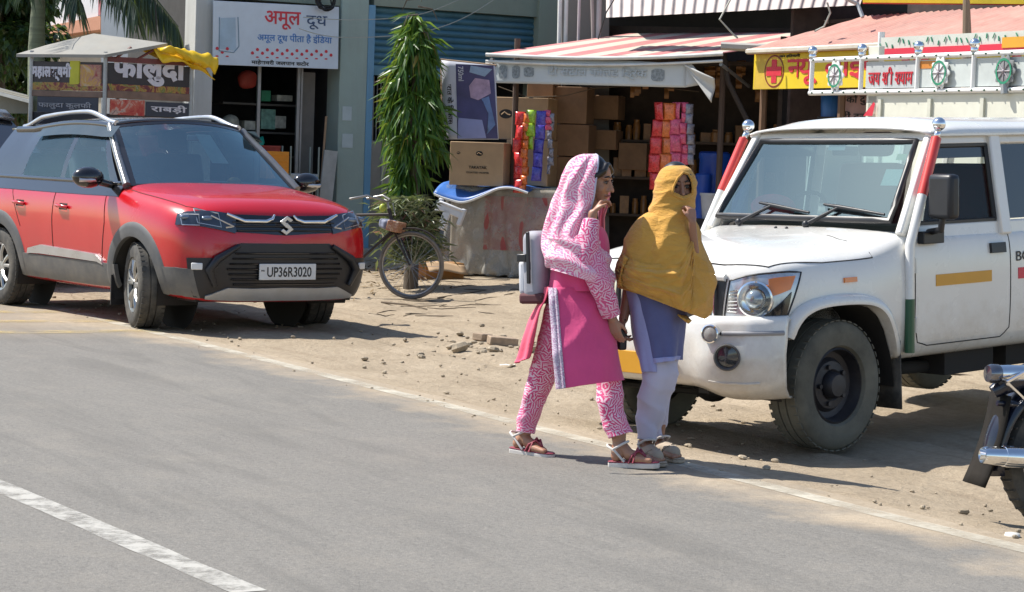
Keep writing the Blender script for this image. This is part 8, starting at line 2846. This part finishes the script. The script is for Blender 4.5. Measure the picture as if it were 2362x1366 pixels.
    # trousers
    def tdp(th, v, q): return fold(th, v, q, 0.006, 11) + 0.006 * (1 - abs(math.sin(26 * q.z - 16 * q.x + 2.2 * noise.noise((q.x * 7, q.z * 6, 4))))) ** 2 + 0.006 * math.sin(q.z * 40 + th * 2) * v ** 2
    for rows in ([(690, 1262, 1345, .09, .05, 0), (760, 1248, 1325, .09, .08, 0), (820, 1232, 1306, .085, .10, 0), (860, 1222, 1290, .078, .12, 0), (900, 1212, 1270, .066, .14, 0), (940, 1202, 1253, .058, .155, 0), (970, 1196, 1241, .052, .165, 0), (995, 1190, 1232, .05, .17, 6)],
                 [(690, 1300, 1385, .08, -.02, 0), (760, 1325, 1400, .08, -.04, 0), (820, 1352, 1418, .08, -.07, 0), (870, 1374, 1432, .074, -.11, 0), (920, 1379, 1435, .064, -.16, 0), (955, 1384, 1441, .060, -.175, 0), (985, 1394, 1448, .058, -.185, -4), (1012, 1402, 1455, .058, -.19, -16)]):
        mb = MB()
        mb.rings(ringloft(rows, Q, 50, 40, 0, 2 * math.pi, tdp), False)
        mb.build('trouser_leg', M_print, root, smooth=180, solid=0.004)
    # sleeves
    def sleeve(pts, rs, seed):
        k = 26
        pp = [lerp(pts, i / k) for i in range(k + 1)]
        rr = [lerp([(r_, 0, 0) for r_ in rs], i / k).x for i in range(k + 1)]
        mb = MB().tube(pp, rr, 28, cap=False)
        mb.v = [q + V((noise.noise(q * 14 + V((seed, 0, 0))), noise.noise(q * 14 + V((0, seed, 0))), 0)) * 0.009 for q in mb.v]
        o = mb.build('sleeve', M_print, root, smooth=180, solid=0.003)
        q = o.modifiers.new('sub', 'SUBSURF')
        q.levels = q.render_levels = 1
    sleeve([Q(1334, 556, -.12), Q(1362, 600, -.17), Q(1384, 652, -.19), Q(1402, 700, -.175), Q(1412, 728, -.16)], [0.072, 0.068, 0.060, 0.052, 0.044], 1)
    sleeve([Q(1358, 556, .0), Q(1350, 590, -.12), Q(1346, 618, -.19), Q(1356, 560, -.18), Q(1364, 508, -.145)], [0.07, 0.066, 0.062, 0.055, 0.040], 4)
    # headscarf
    def dd(th, v, q): return fold(th, v, q, 0.010, 3) + (0.005 + 0.010 * v) * math.sin(th * 9 + 4 * noise.noise((v * 4, th, 1)) + v * 5)
    rows = [(356, 1350, 1374, .015, 0.0, 0), (361, 1334, 1380, .045, 0.0, 0), (375, 1316, 1381, .075, 0, 0), (400, 1302, 1378, .092, 0, 0), (430, 1290, 1374, .10, 0, 0), (460, 1278, 1371, .105, 0, 0), (490, 1268, 1366, .125, 0, 0), (520, 1262, 1354, .155, 0, 0), (550, 1258, 1350, .18, 0, 0), (580, 1257, 1358, .195, -.01, 4), (604, 1262, 1376, .20, -.02, 18), (618, 1270, 1392, .20, -.03, 36)]
    def rowsx(rows, e):                                 # edges given at the near front edge, not at the far right
        return [(y, L, L + (E - L) * e, D, dy, sk) for y, L, E, D, dy, sk in rows]
    c70 = math.cos(R(70))
    mb = MB()
    mb.rings(ringloft(rowsx(rows, 1.0), Q, 90, 90, R(-70), R(-292), dd), False)
    ds = mb.build('headscarf', M_dup, root, smooth=180, solid=0.004)
    rows2 = [(548, 1262, 1392, .19, -.02, 8), (575, 1260, 1404, .205, -.03, 14), (600, 1262, 1414, .215, -.04, 34), (622, 1268, 1420, .22, -.045, 44)]
    mb = MB()
    mb.rings(ringloft(rows2, Q, 40, 70, R(-190), R(-5), lambda th, v, q: fold(th, v, q, 0.008, 21) + 0.010 * math.sin(60 * (q.z + 0.35 * q.x) + 2 * noise.noise((q.x * 6, q.z * 6, 3)))), False)
    mb.build('scarf_drape', M_dup, ds, smooth=180, solid=0.004)
    # narrow pale hem along its front edge
    edge = ringloft(rowsx(rows, 1.0), Q, 90, 90, R(-70), R(-292), dd)
    mb = MB().tube([r_[0] for r_ in edge[2:70]], 0.006, 6)
    mb.build('scarf_hem', M_lilac, ds, smooth=180)
    # the sheer end falling on the far side, right of the neck
    def veil(u, v):
        y = 372 + 205 * v
        x = 1376 + 30 * u * (0.5 + 0.5 * math.sin(math.pi * min(1, v * 1.6))) + 6 * v
        return Q(x, y, 0.115 - 0.03 * u + 0.012 * math.sin(u * 9 + v * 6))
    MB().grid(veil, 12, 30).build('scarf_end', M_veil, ds, smooth=180, solid=0.002)
    sandal(root, h1, d1, 0.225, M_sole, M_strap)
    sandal(root, h2, d2, 0.225, M_sole, M_strap)
    # backpack
    bp = thing('backpack', 'grey and white backpack with black buckle on the back of the woman in pink', 'backpack', base + Q(1254, 612, 0.10), (0, R(-4), math.atan2(hd.y, hd.x)))
    mb = MB().box((0, 0, 0), (0.12, 0.25, 0.35))
    mb.build('bag', mat('grey_fabric', (0.36, 0.36, 0.40), 0.7, var=0.2), bp, smooth=40, bevel=0.045, seg=4)
    MB().box((-0.062, 0, -0.06), (0.06, 0.21, 0.18)).build('front_pocket', mat('pale_grey_fabric', (0.55, 0.56, 0.60), 0.7, var=0.1), bp, smooth=40, bevel=0.025, seg=3)
    mb = MB()
    for y in (-0.137,): mb.box((0.0, y, 0.04), (0.02, 0.012, 0.26))
    mb.build('side_strap', M_black, bp, bevel=0.004)
    mb = MB()
    mb.box((-0.045, -0.124, 0.04), (0.06, 0.02, 0.04))
    mb.build('buckle', M_black, bp, bevel=0.006)
    MB().box((0.0, 0, -0.165), (0.15, 0.25, 0.055)).build('base_panel', mat('maroon_base', (0.10, 0.03, 0.035), 0.8), bp, bevel=0.015)
    mb = MB().tube([(0.05, -0.05, 0.17), (0.04, -0.03, 0.21), (0.04, 0.03, 0.21), (0.05, 0.05, 0.17)], 0.012, 8)
    mb.build('grab_handle', M_black, bp, smooth=60)
    return root
def make_yellow():
    Y0 = 10.90
    base = P(1512, 1068, Y0)
    base.z = 0.004
    root = thing('person', 'woman wrapped in mustard yellow shawl hiding her mouth, slate tunic and pale trousers', 'person', base)
    def Q(px, py, dy=0.0): return P(px, py, Y0 + dy) - base
    f = V((0.26, -0.95, -0.08))
    hc = Q(1561, 428, 0.0)
    mb = MB()
    W, M = head(mb, hc, f, 0.94)
    chain(mb, [hc + V((0, 0.01, -0.06)), Q(1552, 505), Q(1545, 530)], [0.05, 0.048, 0.06])
    chain(mb, [Q(1542, 550), Q(1536, 610), Q(1528, 680), Q(1520, 740)], [0.09, 0.10, 0.10, 0.115])
    chain(mb, [Q(1488, 552, -.02), Q(1592, 552, .02)], [0.06, 0.06])
    a1, a2 = Q(1489, 1024, -.03), Q(1516, 1022, .12)
    chain(mb, [Q(1505, 750, 0), Q(1520, 862, -.06), a1], [0.075, 0.044, 0.032])
    chain(mb, [Q(1540, 750, 0.05), Q(1535, 880, .09), a2], [0.07, 0.040, 0.030])
    d1, d2 = V((0.36, -0.93, 0)), V((0.50, -0.86, 0))
    h1, h2 = Q(1484, 1041, -.02), Q(1513, 1038, .13)
    h1.z = h2.z = 0.022
    foot(mb, a1, h1, d1)
    foot(mb, a2, h2, d2)
    w1 = Q(1597, 512, -.165)
    chain(mb, [Q(1594, 560, -.04), Q(1602, 592, -.09), w1], [0.040, 0.027, 0.019])
    w2 = Q(1438, 736, -.02)
    chain(mb, [Q(1488, 560, 0), Q(1455, 650, .02), w2], [0.045, 0.038, 0.025])
    hand(mb, w1, V((-0.10, 0.25, 1)), V((-0.6, 0.75, 0)), 0.9, 0.80, 1)
    hand(mb, w2, V((-0.05, -0.1, -1)), V((0.9, -0.1, 0)), 0.75, 0.92, 1)
    figure_mesh('body', mb, M_skin2, root, 0.0045, 5)
    face_bits(root, W, M, 0.94)
    mb = MB().ball(W(-0.03, 0, 0.036), (0.085, 0.078, 0.086), 20, M)
    for s_ in (-1, 1): mb.tube([W(0.055, s_ * 0.004, 0.092), W(0.058, s_ * 0.042, 0.058), W(0.020, s_ * 0.072, 0.015)], [0.012, 0.018, 0.020], 10)
    figure_mesh('hair', mb, M_hair, root, 0.006, 4)
    # shawl: a hood wound round head and neck, a cape over the shoulders, a swag thrown across the chest
    rid = lambda p: (1 - abs(math.sin(p))) ** 1.8
    def warp(q, k=5.0): return noise.noise((q.x * k, q.z * k + 3, q.y * k * .6))
    fn_ = f.normalized()
    l_ = V((0, 0, 1)).cross(fn_).normalized()
    oc = hc + V((0, 0, 0.012))
    def hd_(th, v, q):
        w_ = sst(0.10, 0.30, v)
        p1 = 22 * (q.z * 0.85 - q.x * 0.75) + 2.2 * warp(q, 6)
        p2 = 41 * (q.z * 0.95 - q.x * 0.5) + 2.6 * warp(q, 9)
        return w_ * (0.010 * rid(p1) + 0.005 * rid(p2)) + fold(th, v, q, 0.004, 6)
    hood = [(382, 1550, 1572, .012, 0, 0), (385, 1538, 1584, .045, 0, 0), (394, 1524, 1595, .080, 0, 0), (412, 1514, 1602, .104, 0, 0), (435, 1509, 1604, .115, 0, 0), (458, 1506, 1602, .118, 0, 0), (480, 1502, 1598, .120, -.005, 0), (505, 1496, 1597, .135, -.01, 2), (535, 1488, 1602, .158, -.015, 2), (570, 1482, 1606, .175, -.02, 0), (605, 1476, 1608, .18, -.02, 0), (630, 1476, 1608, .175, -.02, 0)]
    OP = [(-0.062, -0.044), (-0.054, -0.008), (-0.032, 0.034), (0.000, 0.060), (0.032, 0.052), (0.052, 0.012), (0.054, -0.050), (-0.004, -0.066)]
    def inpoly(x, y):
        r = False
        for (x0, y0), (x1, y1) in zip(OP, OP[1:] + OP[:1]):
            if (y0 > y) != (y1 > y) and x < (x1 - x0) * (y - y0) / (y1 - y0) + x0: r = not r
        return r
    def shell(rows, dfn, NV, NU, hole=False):
        rr = ringloft(rows, Q, NV, NU, R(90), R(450), dfn)
        vs = [q for r_ in rr for q in r_]
        n1 = NU + 1
        allf = [(j * n1 + i, j * n1 + i + 1, (j + 1) * n1 + i + 1, (j + 1) * n1 + i) for j in range(NV) for i in range(NU)]
        fs = allf
        if hole:
            ok = [(q - oc).dot(fn_) > 0.02 and inpoly((q - oc).dot(l_), (q - oc).z) for q in vs]
            fs = [k for k in allf if not all(ok[x] for x in k)]
        return MB().add(vs, fs), BVHTree.FromPolygons(vs, allf)
    hm, HB = shell(hood, hd_, 120, 160, True)
    sh = hm.build('shawl', M_must, root, smooth=180, solid=0.005)
    loop = []
    for k in range(48):
        a = lerp([(x, y, 0) for x, y in OP + OP[:1]], k / 48)
        p = oc + l_ * a.x * 1.03 + V((0, 0, a.y * 1.03)) + fn_ * 0.16
        hit = HB.ray_cast(p, -fn_)
        loop.append((hit[0] if hit[0] is not None else p - fn_ * 0.05) + fn_ * 0.003)
    MB().tube(loop, 0.006, 8, close=True).build('shawl_rim', M_must, sh, smooth=180)
    def cd_(th, v, q):
        x, z = q.x, q.z
        p1 = 17 * (z * 0.7 - abs(x - 0.10) * 0.9) + 2.0 * warp(q)
        p2 = 36 * (z * 0.5 - (x - 0.10) * (0.9 if x < 0.1 else -0.9)) + 2.6 * warp(q, 8)
        return sst(0, .2, v) * (0.012 * rid(p1) + 0.006 * rid(p2)) + fold(th, v, q, 0.008, 6) + 0.006 * sst(.85, 1, v) * math.sin(th * 7 + 2 * noise.noise((th, 3, 1)))
    cape = [(486, 1506, 1592, .10, 0, 0), (496, 1484, 1600, .115, 0, 2), (512, 1468, 1606, .13, 0, 4), (545, 1450, 1614, .155, 0, 6), (585, 1434, 1632, .175, 0, 8), (618, 1424, 1643, .185, 0, 14), (640, 1421, 1644, .19, 0, 34), (654, 1424, 1640, .19, 0, 58), (662, 1430, 1624, .185, 0, 74)]
    cm, CB = shell(cape, cd_, 90, 150)
    cm.build('shawl_cape', M_must, sh, smooth=180, solid=0.005)
    U1 = [(1436, 588), (1462, 606), (1500, 618), (1540, 617), (1575, 600), (1602, 570), (1612, 550)]
    L1 = [(1422, 652), (1455, 676), (1500, 694), (1545, 712), (1582, 742), (1606, 722), (1614, 650)]
    def swag(u, v):
        a, b = lerp([(x, y, 0) for x, y in U1], u), lerp([(x, y, 0) for x, y in L1], u)
        q = a.lerp(b, v)
        p = Q(q.x, q.y, -0.5)
        hit = CB.ray_cast(p, V((0, 1, 0)))
        if hit[0] is None:
            hit = CB.find_nearest(Q(q.x, q.y, -.12))
            base_ = V((Q(q.x, q.y, 0).x, hit[0].y, Q(q.x, q.y, 0).z))
        else: base_ = hit[0]
        o = 0.012 + 0.020 * math.sin(math.pi * min(1, v * 1.05)) + 0.016 * rid(9.0 * v + 1.2 * u + 1.3 * noise.noise((u * 5, v * 3, 2))) * sst(0, .1, v) + 0.008 * rid(19 * v + 2.0 * u + 2 * noise.noise((u * 7, v * 4, 8))) + 0.010 * noise.noise((u * 9, v * 6, 3))
        return base_ + V((0.02, -1, 0.05)) * o
    sg = MB().grid(swag, 110, 60)
    sg.build('shawl_swag', M_must, sh, smooth=180, solid=0.006)
    # trousers and tunic
    def tdp(th, v, q): return fold(th, v, q, 0.008, 15) + 0.007 * sst(.2, .5, v) * (1 - abs(math.sin(24 * q.z + 14 * q.x + 2.2 * noise.noise((q.x * 7, q.z * 6, 4))))) ** 2 + 0.006 * math.sin(q.z * 34 + th * 2 + 2 * noise.noise((q.x * 8, q.z * 6, 0))) * sst(0.45, .7, v)
    rows = [(680, 1452, 1540, .11, 0, 0), (740, 1455, 1548, .11, -.01, 0), (790, 1463, 1556, .105, -.03, 0), (845, 1480, 1562, .098, -.05, 0), (875, 1484, 1561, .092, -.06, 0), (918, 1470, 1548, .078, -.05, 0), (947, 1473, 1536, .068, -.04, 0), (975, 1470, 1525, .060, -.035, 0), (1012, 1466, 1511, .052, -.03, 4)]
    mb = MB()
    mb.rings(ringloft(rows, Q, 70, 48, 0, 2 * math.pi, tdp), False)
    mb.build('trouser_leg', M_lilac, root, smooth=180, solid=0.004)
    rows = [(680, 1500, 1580, .10, .06, 0), (760, 1510, 1576, .095, .07, 0), (845, 1508, 1562, .08, .08, 0), (920, 1502, 1546, .065, .10, 0), (975, 1500, 1534, .055, .115, 0), (1010, 1500, 1532, .05, .12, 2)]
    mb = MB()
    mb.rings(ringloft(rows, Q, 40, 40, 0, 2 * math.pi, tdp), False)
    mb.build('trouser_leg', M_lilac, root, smooth=180, solid=0.004)
    def tf(th, v, q): return fold(th, v, q, 0.010, 25) + 0.010 * v * math.sin(th * 5 + 1)
    rows = [(650, 1446, 1592, .15, 0, 0), (690, 1460, 1588, .15, 0, 0), (740, 1476, 1581, .15, -.01, 0), (790, 1494, 1575, .145, -.03, 0), (838, 1511, 1568, .14, -.05, -8)]
    mb = MB()
    fl = ringloft(rows, Q, 50, 48, R(-150), R(40), tf)
    mb.rings(fl, False)
    tu = mb.build('tunic', M_slate, root, smooth=180, solid=0.004)
    mb = MB()
    n_ = len(fl[0])
    mb.rings([[r_[i] + V((0, -0.005, 0)) for i in range(2, n_ - 14)] for r_ in fl[-5:]], False)
    mb.build('tunic_hem', M_lilac2, tu, smooth=180, solid=0.003)
    mb = MB()
    rows = [(660, 1446, 1500, .12, .0, 0), (706, 1451, 1500, .125, 0, 0), (786, 1462, 1510, .12, -.02, 0), (858, 1481, 1512, .10, -.05, 0)]
    mb.rings(ringloft(rows, Q, 36, 24, R(-185), R(-60), tf), False)
    mb.build('tunic_side', M_lilac2, tu, smooth=180, solid=0.003)
    sandal(root, h1, d1, 0.21, M_beige, M_beige, 0.018)
    sandal(root, h2, d2, 0.21, M_beige, M_beige, 0.018)
    for h, d, a in ((h1, d1, a1), (h2, d2, a2)):        # closed beige uppers
        d = d.normalized()
        mb = MB()
        chain(mb, [h + V((0, 0, .030)) + d * 0.02, h + d * 0.09 + V((0, 0, .040)), h + d * 0.16 + V((0, 0, .026))], [0.038, 0.039, 0.037], 14)
        figure_mesh('shoe_upper', mb, M_beige, root, 0.006, 3)
    # black bag held in the lowered hand
    bg_ = thing('handbag', 'small black handbag hanging from the lowered hand of the woman in yellow', 'handbag', base + Q(1432, 782, -.03), (0, 0, R(20)))
    MB().box((0, 0, 0), (0.045, 0.07, 0.11)).build('pouch', M_black, bg_, smooth=40, bevel=0.012, seg=3)
    MB().tube([(0.0, -0.02, 0.05), (0.012, -0.015, 0.10), (0.012, 0.015, 0.10), (0.0, 0.02, 0.05)], 0.005, 6).build('strap', M_black, bg_, smooth=60)
    return root
make_pink()
make_yellow()
